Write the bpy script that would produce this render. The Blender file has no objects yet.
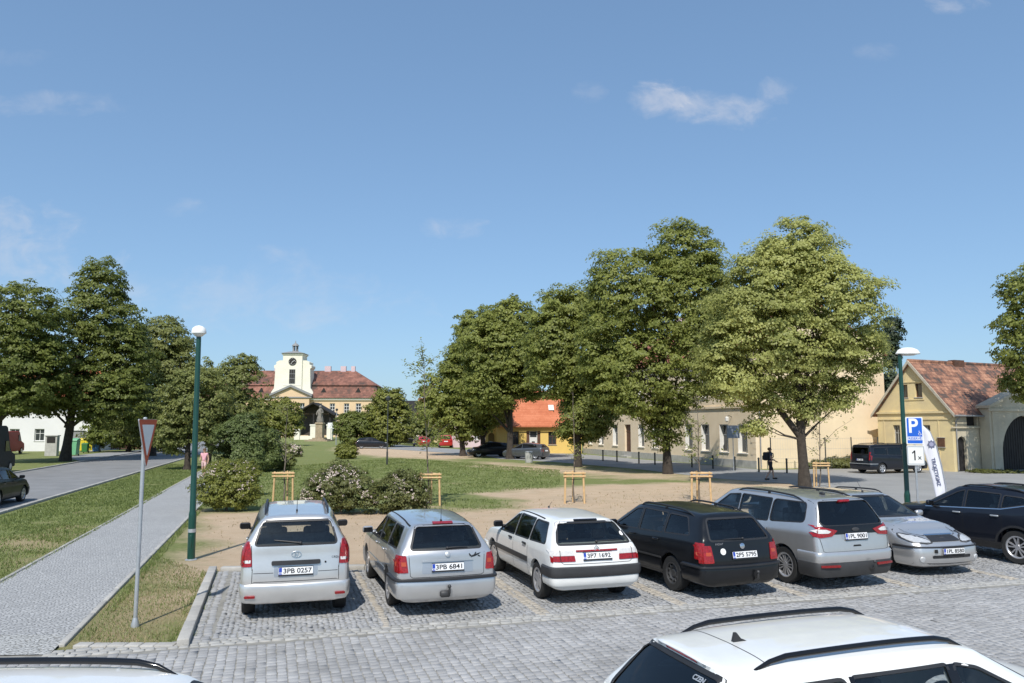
import bpy, bmesh, math, random
import numpy as np
from mathutils import Vector, Matrix, noise
from mathutils.bvhtree import BVHTree
R = math.radians
random.seed(7)
scene = bpy.context.scene
COL = scene.collection

# ------------------------------------------------------------------ camera
CAM_H = 3.05
PITCH = R(6.08)
FPX = 784.0
cam = bpy.data.cameras.new('Camera')
cam.sensor_width = 36.0
cam.lens = FPX / 1024 * 36.0
cam.clip_start = 0.1
cam.clip_end = 8000
camo = bpy.data.objects.new('Camera', cam)
COL.objects.link(camo)
camo.location = (0, 0, CAM_H)
camo.rotation_euler = (math.pi / 2 + PITCH, 0, 0)
scene.camera = camo
scene.render.resolution_x, scene.render.resolution_y = 1024, 683

# ------------------------------------------------------------------ sun and sky
SUN_EL, SUN_AZ = R(50), R(188.5)          # azimuth clockwise from +Y: behind the camera, a little to its left
sun_dir = Vector((math.sin(SUN_AZ) * math.cos(SUN_EL), math.cos(SUN_AZ) * math.cos(SUN_EL), math.sin(SUN_EL)))
sl = bpy.data.lights.new('Sun', 'SUN')
sl.energy = 3.9
sl.angle = R(0.53)
sl.color = (1.0, 0.955, 0.88)
so = bpy.data.objects.new('Sun', sl)
COL.objects.link(so)
so.rotation_euler = (-sun_dir).to_track_quat('-Z', 'Y').to_euler()
so.location = (-5, -30, 40)

world = bpy.data.worlds.new('World')
scene.world = world
world.use_nodes = True
wn, wl = world.node_tree.nodes, world.node_tree.links
wn.clear()
w_out = wn.new('ShaderNodeOutputWorld')
w_bg = wn.new('ShaderNodeBackground')
w_sky = wn.new('ShaderNodeTexSky')
w_sky.sky_type = 'NISHITA'
w_sky.sun_disc = False
w_sky.sun_elevation = SUN_EL
w_sky.sun_rotation = SUN_AZ
w_sky.altitude = 300
w_sky.air_density = 1.0
w_sky.dust_density = 1.0
w_sky.ozone_density = 1.6
w_bg.inputs['Strength'].default_value = 0.105
scene.view_settings.view_transform = 'Standard'
scene.view_settings.look = 'None'
scene.view_settings.gamma = 1
scene.view_settings.exposure = 0.28
scene.cycles.max_bounces = 8
scene.cycles.transparent_max_bounces = 16
scene.cycles.caustics_reflective = False
scene.cycles.caustics_refractive = False


def pix_dir(u, v):
    x = (u - 512) / FPX
    y = (341.5 - v) / FPX
    return Vector((x, math.cos(PITCH) - y * math.sin(PITCH), math.sin(PITCH) + y * math.cos(PITCH)))


# thin summer clouds: soft patches of white at fixed compass directions of the sky
def wmath(op, a, b=None, clamp=False):
    n = wn.new('ShaderNodeMath'); n.operation = op; n.use_clamp = clamp
    for i, q in enumerate((a, b)):
        if q is None: continue
        if isinstance(q, (int, float)): n.inputs[i].default_value = q
        else: wl.new(q, n.inputs[i])
    return n.outputs[0]


w_tc = wn.new('ShaderNodeTexCoord')
w_sep = wn.new('ShaderNodeSeparateXYZ')
wl.new(w_tc.outputs['Generated'], w_sep.inputs[0])
yy = wmath('MAXIMUM', w_sep.outputs[1], 0.05)
gx = wmath('DIVIDE', w_sep.outputs[0], yy)
gz = wmath('DIVIDE', w_sep.outputs[2], yy)
w_comb = wn.new('ShaderNodeCombineXYZ')
wl.new(gx, w_comb.inputs[0]); wl.new(gz, w_comb.inputs[1])
w_n = wn.new('ShaderNodeTexNoise')
w_n.inputs['Scale'].default_value = 17; w_n.inputs['Detail'].default_value = 9; w_n.inputs['Roughness'].default_value = 0.6
w_n.inputs['Distortion'].default_value = 0.35
w_map = wn.new('ShaderNodeMapping'); w_map.inputs['Scale'].default_value = (1, 1.5, 1)
wl.new(w_comb.outputs[0], w_map.inputs[0]); wl.new(w_map.outputs[0], w_n.inputs['Vector'])
w_warp = wmath('MULTIPLY', wmath('SUBTRACT', w_n.outputs['Fac'], 0.5), -3.2)
tot = None
for (u, v, ru, rv, a) in [(660, 99, 40, 24, .9), (737, 112, 40, 19, .72), (700, 107, 60, 20, .7), (776, 90, 24, 16, .5), (18, 232, 70, 36, .6), (50, 104, 85, 14, .28),
                          (453, 227, 34, 13, .42), (958, 3, 36, 14, .5), (880, 52, 26, 12, .18), (10, 58, 55, 10, .12), (240, 300, 190, 34, .35), (285, 262, 45, 18, .3), (590, 92, 18, 14, .25), (185, 208, 26, 11, .3), (0, 275, 120, 45, .5)]:
    d = pix_dir(u, v)
    cx, cz = d.x / d.y, d.z / d.y
    dx = wmath('DIVIDE', wmath('SUBTRACT', gx, cx), ru / FPX)
    dz = wmath('DIVIDE', wmath('SUBTRACT', gz, cz), rv / FPX)
    rr = wmath('ADD', wmath('MULTIPLY', dx, dx), wmath('MULTIPLY', dz, dz))
    rr = wmath('ADD', rr, w_warp)
    m = wmath('MULTIPLY', wmath('SUBTRACT', 1.0, rr, True), a)
    tot = m if tot is None else wmath('MAXIMUM', tot, m)
nz = wmath('SUBTRACT', w_n.outputs['Fac'], 0.34)
cl = wmath('MULTIPLY', wmath('MULTIPLY', tot, wmath('MAXIMUM', nz, 0.0)), 2.6, True)
cl = wmath('MULTIPLY', cl, 0.75)
w_mix = wn.new('ShaderNodeMix'); w_mix.data_type = 'RGBA'
wl.new(cl, w_mix.inputs['Factor'])
w_g0 = wn.new('ShaderNodeGamma'); w_g0.inputs['Gamma'].default_value = 0.58
wl.new(w_sky.outputs[0], w_g0.inputs['Color'])
w_gam = wn.new('ShaderNodeMix'); w_gam.data_type = 'RGBA'; w_gam.blend_type = 'MULTIPLY'; w_gam.inputs['Factor'].default_value = 1.0
w_gam.inputs['B'].default_value = (1.36, 1.81, 2.27, 1)
wl.new(w_g0.outputs[0], w_gam.inputs['A'])
wl.new(w_gam.outputs['Result'], w_mix.inputs['A'])
w_mix.inputs['B'].default_value = (5.6, 5.7, 6.2, 1)
wl.new(w_mix.outputs['Result'], w_bg.inputs['Color'])
wl.new(w_bg.outputs[0], w_out.inputs[0])


def G(u, v, z=0.0):
    d = pix_dir(u, v)
    t = (z - CAM_H) / d.z
    return Vector((d.x * t, d.y * t, z))


def at(u, Y, z=0.0):
    return Vector(((u - 512) / FPX * (Y * math.cos(PITCH)), Y, z))


# ------------------------------------------------------------------ helpers
def tag(o, label=None, cat=None, group=None, kind=None):
    if label: o['label'] = label
    if cat: o['category'] = cat
    if group: o['group'] = group
    if kind: o['kind'] = kind
    return o


def thing(name, label, cat, loc=(0, 0, 0), rotz=0.0, group=None):
    o = bpy.data.objects.new(name, None)
    o.empty_display_size = 0.2
    COL.objects.link(o)
    o.location = loc
    o.rotation_euler = (0, 0, rotz)
    return tag(o, label, cat, group)


def children(o):
    return [c for c in bpy.data.objects if c.parent == o]


def copy_tree(o, parent=None):
    c = o.copy()
    COL.objects.link(c)
    c.parent = parent
    for ch in children(o):
        copy_tree(ch, c)
    return c


def mk(name, me, parent=None, mats=None):
    o = bpy.data.objects.new(name, me)
    COL.objects.link(o)
    if parent: o.parent = parent
    if mats is not None:
        me.materials.clear()
        for m in (mats if isinstance(mats, (list, tuple)) else [mats]):
            me.materials.append(m)
    return o


class MB:
    def __init__(s):
        s.v = []; s.f = []; s.mi = []

    def add(s, V, F, M=None, mi=0):
        n = len(s.v)
        for p in V:
            p = Vector(p)
            s.v.append(tuple(M @ p if M else p))
        for f in F:
            s.f.append(tuple(i + n for i in f)); s.mi.append(mi)
        return s

    def box(s, x0, x1, y0, y1, z0, z1, M=None, mi=0):
        V = [(x0, y0, z0), (x1, y0, z0), (x1, y1, z0), (x0, y1, z0), (x0, y0, z1), (x1, y0, z1), (x1, y1, z1), (x0, y1, z1)]
        F = [(3, 2, 1, 0), (4, 5, 6, 7), (0, 1, 5, 4), (1, 2, 6, 5), (2, 3, 7, 6), (3, 0, 4, 7)]
        return s.add(V, F, M, mi)

    def rbox(s, c, size, r, seg=2, M=None, mi=0):
        bm = bmesh.new()
        bmesh.ops.create_cube(bm, size=1)
        bmesh.ops.scale(bm, vec=size, verts=bm.verts)
        bmesh.ops.bevel(bm, geom=bm.edges[:] + bm.verts[:], offset=min(r, min(size) * .49), segments=seg, profile=.5, affect='EDGES')
        bmesh.ops.translate(bm, vec=c, verts=bm.verts)
        s.addbm(bm, M, mi)
        return s

    def addbm(s, bm, M=None, mi=0):
        bm.verts.index_update()
        s.add([v.co.copy() for v in bm.verts], [[v.index for v in f.verts] for f in bm.faces], M, mi)
        bm.free()
        return s

    def sphere(s, c, r, M=None, u=12, v=8, mi=0):
        bm = bmesh.new()
        bmesh.ops.create_uvsphere(bm, u_segments=u, v_segments=v, radius=1)
        r = (r, r, r) if isinstance(r, (int, float)) else r
        bmesh.ops.scale(bm, vec=r, verts=bm.verts)
        bmesh.ops.translate(bm, vec=c, verts=bm.verts)
        return s.addbm(bm, M, mi)

    def tube(s, pts, rad, n=8, caps=True, M=None, mi=0):
        pts = [Vector(p) for p in pts]
        if isinstance(rad, (int, float)): rad = [rad] * len(pts)
        V = []; F = []
        ref = None
        for i, p in enumerate(pts):
            t = (pts[min(i + 1, len(pts) - 1)] - pts[max(i - 1, 0)])
            t = t.normalized() if t.length > 1e-9 else Vector((0, 0, 1))
            if ref is None:
                ref = Vector((1, 0, 0)) if abs(t.x) < .8 else Vector((0, 1, 0))
            a = (ref - t * ref.dot(t)).normalized()
            ref = a
            b = t.cross(a)
            for k in range(n):
                an = 2 * math.pi * k / n
                V.append(p + (a * math.cos(an) + b * math.sin(an)) * rad[i])
        for i in range(len(pts) - 1):
            for k in range(n):
                k2 = (k + 1) % n
                F.append((i * n + k, i * n + k2, (i + 1) * n + k2, (i + 1) * n + k))
        if caps:
            F.append(tuple(range(n - 1, -1, -1)))
            F.append(tuple((len(pts) - 1) * n + k for k in range(n)))
        return s.add(V, F, M, mi)

    def lathe(s, prof, n=24, M=None, mi=0, axis='z', caps=True):
        # prof: (r, h) from one end to the other
        V = []; F = []
        for (r, h) in prof:
            for k in range(n):
                a = 2 * math.pi * k / n
                if axis == 'z': V.append((r * math.cos(a), r * math.sin(a), h))
                else: V.append((h, r * math.cos(a), r * math.sin(a)))
        for i in range(len(prof) - 1):
            for k in range(n):
                k2 = (k + 1) % n
                F.append((i * n + k, i * n + k2, (i + 1) * n + k2, (i + 1) * n + k))
        if caps:
            F.append(tuple(range(n - 1, -1, -1)))
            F.append(tuple((len(prof) - 1) * n + k for k in range(n)))
        return s.add(V, F, M, mi)

    def prism(s, poly, fn0, fn1, M=None, mi=0):
        n = len(poly)
        V = [fn0(*p) for p in poly] + [fn1(*p) for p in poly]
        F = [tuple(range(n))[::-1], tuple(range(n, 2 * n))]
        for i in range(n):
            j = (i + 1) % n
            F.append((i, j, n + j, n + i))
        return s.add(V, F, M, mi)

    def mesh(s, name='m', fixn=False):
        me = bpy.data.meshes.new(name)
        me.from_pydata(s.v, [], s.f)
        if any(s.mi): me.polygons.foreach_set('material_index', s.mi)
        if fixn:
            bm = bmesh.new(); bm.from_mesh(me)
            bmesh.ops.recalc_face_normals(bm, faces=bm.faces[:])
            bm.to_mesh(me); bm.free()
        me.update()
        return me

    def build(s, name, mat, parent=None, smooth=0, fixn=True, bevel=0):
        me = s.mesh(name, fixn)
        o = mk(name, me, parent, mat)
        if smooth: smooth_angle(me, smooth)
        if bevel:
            m = o.modifiers.new('bevel', 'BEVEL'); m.width = bevel; m.segments = 2; m.limit_method = 'ANGLE'; m.angle_limit = R(40)
        return o


def smooth_angle(me, deg):
    bm = bmesh.new(); bm.from_mesh(me)
    for f in bm.faces: f.smooth = True
    ca = R(deg)
    for e in bm.edges:
        e.smooth = not (len(e.link_faces) != 2 or e.calc_face_angle(0) > ca)
    bm.to_mesh(me); bm.free()


def boolean(me, cutter, op='DIFFERENCE'):
    a = bpy.data.objects.new('tmp_a', me); b = bpy.data.objects.new('tmp_b', cutter)
    COL.objects.link(a); COL.objects.link(b)
    m = a.modifiers.new('b', 'BOOLEAN'); m.operation = op; m.solver = 'EXACT'; m.object = b
    n0 = len(me.vertices); c0 = np.zeros(n0 * 3, np.float32); me.vertices.foreach_get('co', c0); c0 = c0.reshape(-1, 3)
    lo, hi = c0.min(0) - 1e-3, c0.max(0) + 1e-3
    for k in range(6):
        dg = bpy.context.evaluated_depsgraph_get(); dg.update()
        res = bpy.data.meshes.new_from_object(a.evaluated_get(dg), depsgraph=dg)
        c1 = np.zeros(len(res.vertices) * 3, np.float32); res.vertices.foreach_get('co', c1); c1 = c1.reshape(-1, 3)
        if len(c1) and (c1.min(0) > lo).all() and (c1.max(0) < hi).all() and (c1.max(0) - c1.min(0) > .9 * (c0.max(0) - c0.min(0))).all(): break
        b.location = (.0013 * (k + 1), .0017 * (k + 1), -.0011 * (k + 1))        # coincident faces upset the cut: nudge and retry
    bpy.data.objects.remove(a); bpy.data.objects.remove(b)
    return res


def eval_mesh(o):
    dg = bpy.context.evaluated_depsgraph_get(); dg.update()
    return bpy.data.meshes.new_from_object(o.evaluated_get(dg), depsgraph=dg)


def text_mesh(txt, size, depth=0.002, bold=0.0, align='CENTER'):
    cu = bpy.data.curves.new('txt', 'FONT')
    cu.body = txt; cu.size = size; cu.extrude = depth; cu.align_x = align; cu.align_y = 'CENTER'; cu.offset = bold
    o = bpy.data.objects.new('tmp_t', cu); COL.objects.link(o)
    me = eval_mesh(o)
    bpy.data.objects.remove(o); bpy.data.curves.remove(cu)
    return me


def mb_mesh(mb, me, M):
    mb.add([v.co.copy() for v in me.vertices], [list(p.vertices) for p in me.polygons], M)
    bpy.data.meshes.remove(me)


def rpoly(pts, r, seg=4):
    out = []
    n = len(pts)
    for i in range(n):
        p0, p, p1 = Vector(pts[i - 1]), Vector(pts[i]), Vector(pts[(i + 1) % n])
        d0, d1 = (p0 - p), (p1 - p)
        rr = min(r, d0.length * .45, d1.length * .45)
        a, b = p + d0.normalized() * rr, p + d1.normalized() * rr
        for k in range(seg + 1):
            t = k / seg
            q = a * (1 - t) ** 2 + p * 2 * t * (1 - t) + b * t * t
            out.append((q.x, q.y))
    return out


# ------------------------------------------------------------------ materials
def nodes_of(name):
    m = bpy.data.materials.new(name); m.use_nodes = True
    nt = m.node_tree
    b = nt.nodes['Principled BSDF']
    return m, nt.nodes, nt.links, b


def c4(c): return (c[0], c[1], c[2], 1.0)


def pm(name, col, rough=.6, metal=0.0, coat=0.0, var=.12, vs=6.0, bump=0.0, bs=40.0, spec=.5, col2=None, rvar=0.0, coords='Object', island=0.0, stain=0.0):
    m, N, Lk, b = nodes_of(name)
    tc = N.new('ShaderNodeTexCoord')
    n = N.new('ShaderNodeTexNoise'); n.inputs['Scale'].default_value = vs; n.inputs['Detail'].default_value = 5; n.inputs['Roughness'].default_value = .6
    Lk.new(tc.outputs[coords], n.inputs['Vector'])
    mx = N.new('ShaderNodeMix'); mx.data_type = 'RGBA'
    if col2 is None:
        ca = [max(0, c * (1 - var)) for c in col]; cb = [min(1, c * (1 + var)) for c in col]
    else:
        ca, cb = col, col2
    mx.inputs['A'].default_value = c4(ca); mx.inputs['B'].default_value = c4(cb)
    rp = N.new('ShaderNodeMapRange'); rp.inputs['From Min'].default_value = .3; rp.inputs['From Max'].default_value = .7
    Lk.new(n.outputs['Fac'], rp.inputs['Value'])
    fac = rp.outputs[0]
    if island > 0:
        g = N.new('ShaderNodeNewGeometry')
        mm = N.new('ShaderNodeMix'); mm.data_type = 'FLOAT'; mm.inputs['Factor'].default_value = island
        Lk.new(fac, mm.inputs['A']); Lk.new(g.outputs['Random Per Island'], mm.inputs['B'])
        fac = mm.outputs['Result']
    Lk.new(fac, mx.inputs['Factor'])
    Lk.new(mx.outputs['Result'], b.inputs['Base Color'])
    if stain:
        ns = N.new('ShaderNodeTexNoise'); ns.inputs['Scale'].default_value = .55; ns.inputs['Detail'].default_value = 7; ns.inputs['Roughness'].default_value = .7; ns.inputs['Distortion'].default_value = .6
        Lk.new(tc.outputs[coords], ns.inputs['Vector'])
        ms = N.new('ShaderNodeMapRange'); ms.inputs['From Min'].default_value = .50; ms.inputs['From Max'].default_value = .72; ms.inputs['To Max'].default_value = stain
        Lk.new(ns.outputs['Fac'], ms.inputs['Value'])
        m3 = N.new('ShaderNodeMix'); m3.data_type = 'RGBA'; m3.inputs['B'].default_value = (.13, .125, .115, 1)
        Lk.new(ms.outputs[0], m3.inputs['Factor']); Lk.new(mx.outputs['Result'], m3.inputs['A']); Lk.new(m3.outputs['Result'], b.inputs['Base Color'])
    b.inputs['Roughness'].default_value = rough; b.inputs['Metallic'].default_value = metal
    b.inputs['Coat Weight'].default_value = coat; b.inputs['Coat Roughness'].default_value = .03
    b.inputs['Specular IOR Level'].default_value = spec
    if rvar:
        mr = N.new('ShaderNodeMapRange'); mr.inputs['To Min'].default_value = max(0, rough - rvar); mr.inputs['To Max'].default_value = min(1, rough + rvar)
        Lk.new(n.outputs['Fac'], mr.inputs['Value']); Lk.new(mr.outputs[0], b.inputs['Roughness'])
    if bump:
        n2 = N.new('ShaderNodeTexNoise'); n2.inputs['Scale'].default_value = bs; n2.inputs['Detail'].default_value = 4
        Lk.new(tc.outputs[coords], n2.inputs['Vector'])
        bp = N.new('ShaderNodeBump'); bp.inputs['Strength'].default_value = bump; bp.inputs['Distance'].default_value = .02
        Lk.new(n2.outputs['Fac'], bp.inputs['Height']); Lk.new(bp.outputs[0], b.inputs['Normal'])
    return m


def glass_mat(name, tint, rough=.01):
    m, N, Lk, b = nodes_of(name)
    N.remove(b)
    out = N['Material Output']
    tr = N.new('ShaderNodeBsdfTransparent'); tr.inputs[0].default_value = c4(tint)
    gl = N.new('ShaderNodeBsdfGlossy'); gl.inputs['Roughness'].default_value = rough
    fr = N.new('ShaderNodeFresnel'); fr.inputs['IOR'].default_value = 1.7
    mx = N.new('ShaderNodeMixShader')
    Lk.new(fr.outputs[0], mx.inputs[0]); Lk.new(tr.outputs[0], mx.inputs[1]); Lk.new(gl.outputs[0], mx.inputs[2])
    Lk.new(mx.outputs[0], out.inputs[0])
    return m


def leaf_mat(name, ca, cb, trans=.3, vs=.5):
    m, N, Lk, b = nodes_of(name)
    out = N['Material Output']
    g = N.new('ShaderNodeNewGeometry')
    tc = N.new('ShaderNodeTexCoord')
    n = N.new('ShaderNodeTexNoise'); n.inputs['Scale'].default_value = vs; n.inputs['Detail'].default_value = 3
    Lk.new(tc.outputs['Object'], n.inputs['Vector'])
    a = N.new('ShaderNodeMath'); a.operation = 'MULTIPLY_ADD'; a.inputs[1].default_value = .55
    Lk.new(g.outputs['Random Per Island'], a.inputs[0])
    mr = N.new('ShaderNodeMapRange'); mr.inputs['From Min'].default_value = .3; mr.inputs['From Max'].default_value = .7; mr.inputs['To Max'].default_value = .45
    Lk.new(n.outputs['Fac'], mr.inputs['Value']); Lk.new(mr.outputs[0], a.inputs[2])
    mx = N.new('ShaderNodeMix'); mx.data_type = 'RGBA'
    mx.inputs['A'].default_value = c4(ca); mx.inputs['B'].default_value = c4(cb)
    Lk.new(a.outputs[0], mx.inputs['Factor'])
    Lk.new(mx.outputs['Result'], b.inputs['Base Color'])
    b.inputs['Roughness'].default_value = .5; b.inputs['Specular IOR Level'].default_value = .35
    t = N.new('ShaderNodeBsdfTranslucent')
    hs = N.new('ShaderNodeHueSaturation'); hs.inputs['Value'].default_value = 1.25; hs.inputs['Hue'].default_value = .49
    Lk.new(mx.outputs['Result'], hs.inputs['Color']); Lk.new(hs.outputs[0], t.inputs['Color'])
    ms = N.new('ShaderNodeMixShader'); ms.inputs[0].default_value = trans
    Lk.new(b.outputs[0], ms.inputs[1]); Lk.new(t.outputs[0], ms.inputs[2]); Lk.new(ms.outputs[0], out.inputs[0])
    return m


def tile_mat(name, c1, c2, c3, axis=0, row=.19, colw=.2, big=.35, rough=.8):
    # roof tiles: courses stepping in z, patchy colour; axis = local horizontal axis the eaves run along
    m, N, Lk, b = nodes_of(name)
    tc = N.new('ShaderNodeTexCoord'); sp = N.new('ShaderNodeSeparateXYZ'); Lk.new(tc.outputs['Object'], sp.inputs[0])
    cb = N.new('ShaderNodeCombineXYZ'); Lk.new(sp.outputs[axis], cb.inputs[0]); Lk.new(sp.outputs[2], cb.inputs[1])
    br = N.new('ShaderNodeTexBrick'); br.inputs['Scale'].default_value = 1.0; br.inputs['Mortar Size'].default_value = .012
    br.inputs['Brick Width'].default_value = colw; br.inputs['Row Height'].default_value = row
    br.inputs['Color1'].default_value = c4((.2, .2, .2)); br.inputs['Color2'].default_value = c4((.9, .9, .9)); br.inputs['Mortar'].default_value = c4((0, 0, 0))
    Lk.new(cb.outputs[0], br.inputs['Vector'])
    n = N.new('ShaderNodeTexNoise'); n.inputs['Scale'].default_value = big; n.inputs['Detail'].default_value = 6; n.inputs['Roughness'].default_value = .65
    st = N.new('ShaderNodeMapping'); st.inputs['Scale'].default_value = (1, 1, 2.2)
    Lk.new(tc.outputs['Object'], st.inputs[0]); Lk.new(st.outputs[0], n.inputs['Vector'])
    rp = N.new('ShaderNodeValToRGB'); rp.color_ramp.elements[0].position = .36; rp.color_ramp.elements[0].color = c4(c1)
    rp.color_ramp.elements[1].position = .66; rp.color_ramp.elements[1].color = c4(c3)
    e = rp.color_ramp.elements.new(.5); e.color = c4(c2)
    ad = N.new('ShaderNodeMath'); ad.operation = 'MULTIPLY_ADD'; ad.inputs[1].default_value = .22
    Lk.new(br.outputs['Color'], ad.inputs[0])
    sb = N.new('ShaderNodeMath'); sb.operation = 'SUBTRACT'; sb.inputs[1].default_value = .11
    Lk.new(n.outputs['Fac'], sb.inputs[0]); Lk.new(sb.outputs[0], ad.inputs[2])
    Lk.new(ad.outputs[0], rp.inputs[0])
    Lk.new(rp.outputs[0], b.inputs['Base Color'])
    b.inputs['Roughness'].default_value = rough
    # saw-tooth course height
    md = N.new('ShaderNodeMath'); md.operation = 'FRACT'
    dv = N.new('ShaderNodeMath'); dv.operation = 'DIVIDE'; dv.inputs[1].default_value = row
    Lk.new(sp.outputs[2], dv.inputs[0]); Lk.new(dv.outputs[0], md.inputs[0])
    wv = N.new('ShaderNodeMath'); wv.operation = 'MULTIPLY'; wv.inputs[1].default_value = -1
    Lk.new(md.outputs[0], wv.inputs[0])
    bp = N.new('ShaderNodeBump'); bp.inputs['Strength'].default_value = .8; bp.inputs['Distance'].default_value = .06
    Lk.new(wv.outputs[0], bp.inputs['Height']); Lk.new(bp.outputs[0], b.inputs['Normal'])
    return m


def sett_tex_mat(name, ca, cb, joint, scale=14.0, rot=R(17), w=.05, bumpd=.015, big=.6):
    # small stone setts as a surface pattern
    m, N, Lk, b = nodes_of(name)
    tc = N.new('ShaderNodeTexCoord'); mp = N.new('ShaderNodeMapping'); mp.inputs['Rotation'].default_value = (0, 0, rot)
    Lk.new(tc.outputs['Object'], mp.inputs[0])
    vo = N.new('ShaderNodeTexVoronoi'); vo.inputs['Scale'].default_value = scale; vo.inputs['Randomness'].default_value = .55
    ve = N.new('ShaderNodeTexVoronoi'); ve.feature = 'DISTANCE_TO_EDGE'; ve.inputs['Scale'].default_value = scale; ve.inputs['Randomness'].default_value = .55
    Lk.new(mp.outputs[0], vo.inputs['Vector']); Lk.new(mp.outputs[0], ve.inputs['Vector'])
    sp = N.new('ShaderNodeSeparateColor'); Lk.new(vo.outputs['Color'], sp.inputs[0])
    n = N.new('ShaderNodeTexNoise'); n.inputs['Scale'].default_value = big; n.inputs['Detail'].default_value = 5
    Lk.new(tc.outputs['Object'], n.inputs['Vector'])
    av = N.new('ShaderNodeMath'); av.operation = 'MULTIPLY_ADD'; av.inputs[1].default_value = .5
    Lk.new(sp.outputs[0], av.inputs[0])
    hf = N.new('ShaderNodeMath'); hf.operation = 'MULTIPLY'; hf.inputs[1].default_value = .5; Lk.new(n.outputs['Fac'], hf.inputs[0]); Lk.new(hf.outputs[0], av.inputs[2])
    mx = N.new('ShaderNodeMix'); mx.data_type = 'RGBA'; mx.inputs['A'].default_value = c4(ca); mx.inputs['B'].default_value = c4(cb)
    Lk.new(av.outputs[0], mx.inputs['Factor'])
    mr = N.new('ShaderNodeMapRange'); mr.inputs['From Min'].default_value = w * .3; mr.inputs['From Max'].default_value = w * 2
    Lk.new(ve.outputs['Distance'], mr.inputs['Value'])
    m2 = N.new('ShaderNodeMix'); m2.data_type = 'RGBA'; m2.inputs['A'].default_value = c4(joint)
    Lk.new(mx.outputs['Result'], m2.inputs['B']); Lk.new(mr.outputs[0], m2.inputs['Factor'])
    Lk.new(m2.outputs['Result'], b.inputs['Base Color'])
    b.inputs['Roughness'].default_value = .8
    bp = N.new('ShaderNodeBump'); bp.inputs['Strength'].default_value = .7; bp.inputs['Distance'].default_value = bumpd
    Lk.new(mr.outputs[0], bp.inputs['Height']); Lk.new(bp.outputs[0], b.inputs['Normal'])
    return m


MT = {}
MT['rubber'] = pm('rubber', (.018, .018, .018), .75, var=.2, vs=20)
MT['blackplastic'] = pm('black_plastic', (.022, .022, .024), .5, var=.15)
MT['gloss_black'] = pm('gloss_black', (.008, .008, .009), .12, var=.1)
MT['seam'] = pm('seam', (.01, .01, .01), .8)
MT['seat'] = pm('seat_cloth', (.17, .17, .18), .9, var=.25, vs=12)
MT['cabin'] = pm('cabin_trim', (.10, .10, .105), .8, var=.2)
MT['alloy'] = pm('alloy', (.55, .55, .57), .35, metal=.7, var=.06)
MT['steel'] = pm('dark_steel', (.06, .06, .062), .55, metal=.4)
MT['chrome'] = pm('chrome', (.7, .7, .72), .15, metal=1.0, var=.03)
MT['galv'] = pm('galvanised', (.48, .5, .52), .45, metal=.55, var=.1, vs=10)
MT['glass'] = glass_mat('car_glass', (.70, .76, .74))
MT['tglass'] = glass_mat('tinted_glass', (.13, .145, .15))
MT['red_lens'] = pm('red_lens', (.27, .008, .010), .18, coat=.5, var=.45, vs=38)
MT['white_lens'] = pm('white_lens', (.62, .6, .58), .12, coat=.6, var=.12, vs=30)
MT['amber'] = pm('amber_lens', (.40, .055, .012), .15, coat=.6)
MT['headlamp'] = pm('headlamp', (.50, .51, .52), .25, metal=.1, coat=1.0, var=.22, vs=22)
MT['plate_white'] = pm('plate_white', (.78, .78, .78), .45, var=.04)
MT['plate_blue'] = pm('plate_blue', (.02, .06, .38), .4)
MT['ink'] = pm('ink', (.012, .012, .014), .5)
MT['white_paint'] = pm('white_paint', (.8, .8, .78), .5, var=.04)
MT['silver'] = pm('silver_paint', (.72, .705, .68), .32, metal=.7, coat=.9, var=.03)
MT['silver2'] = pm('silver_paint_cool', (.50, .515, .54), .32, metal=.7, coat=.9, var=.03)
MT['silver3'] = pm('silver_paint_blue', (.585, .58, .575), .32, metal=.7, coat=.9, var=.03)
MT['carwhite'] = pm('car_white', (.76, .76, .74), .35, coat=.8, var=.03)
MT['carblack'] = pm('car_black', (.007, .0075, .009), .3, coat=.45, var=.1, spec=.3)
MT['cardark'] = pm('car_anthracite', (.009, .011, .018), .3, metal=.1, coat=.6, var=.1, spec=.35)
MT['cargrey'] = pm('car_grey', (.10, .105, .115), .35, metal=.5, coat=.9)
MT['carred'] = pm('car_red', (.42, .02, .02), .3, coat=.9)
MT['darkgreen_car'] = pm('car_deep_green', (.006, .010, .010), .4, coat=.15, spec=.25)
MT['vanblack'] = pm('van_black', (.008, .009, .011), .5, spec=.2)
MT['vanred'] = pm('van_red', (.30, .012, .012), .5, spec=.2)
# ------------------------------------------------------------------ the town's street grid
GR = R(17)
E1 = Vector((math.cos(GR), math.sin(GR), 0))       # along the parking row, to the right
E2 = Vector((-math.sin(GR), math.cos(GR), 0))      # along the bays, away from the viewer
ORG = Vector((-4.56, 11.2, 0))


def W(a, b, z=0.0):
    p = ORG + E1 * a + E2 * b
    return Vector((p.x, p.y, z))


def inpoly(P, poly):
    x, y = P[:, 0], P[:, 1]
    r = np.zeros(len(P), bool)
    n = len(poly)
    for i in range(n):
        x0, y0 = poly[i][0], poly[i][1]; x1, y1 = poly[(i + 1) % n][0], poly[(i + 1) % n][1]
        c = ((y0 > y) != (y1 > y)) & (x < (x1 - x0) * (y - y0) / ((y1 - y0) if y1 != y0 else 1e-9) + x0)
        r ^= c
    return r


def polydist(P, poly):
    d = np.full(len(P), 1e9)
    n = len(poly)
    for i in range(n):
        a = np.array(poly[i][:2]); b = np.array(poly[(i + 1) % n][:2])
        ab = b - a
        t = np.clip(((P - a) @ ab) / max(ab @ ab, 1e-9), 0, 1)
        q = a + t[:, None] * ab
        d = np.minimum(d, np.linalg.norm(P - q, axis=1))
    return np.where(inpoly(P, poly), d, -d)


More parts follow.
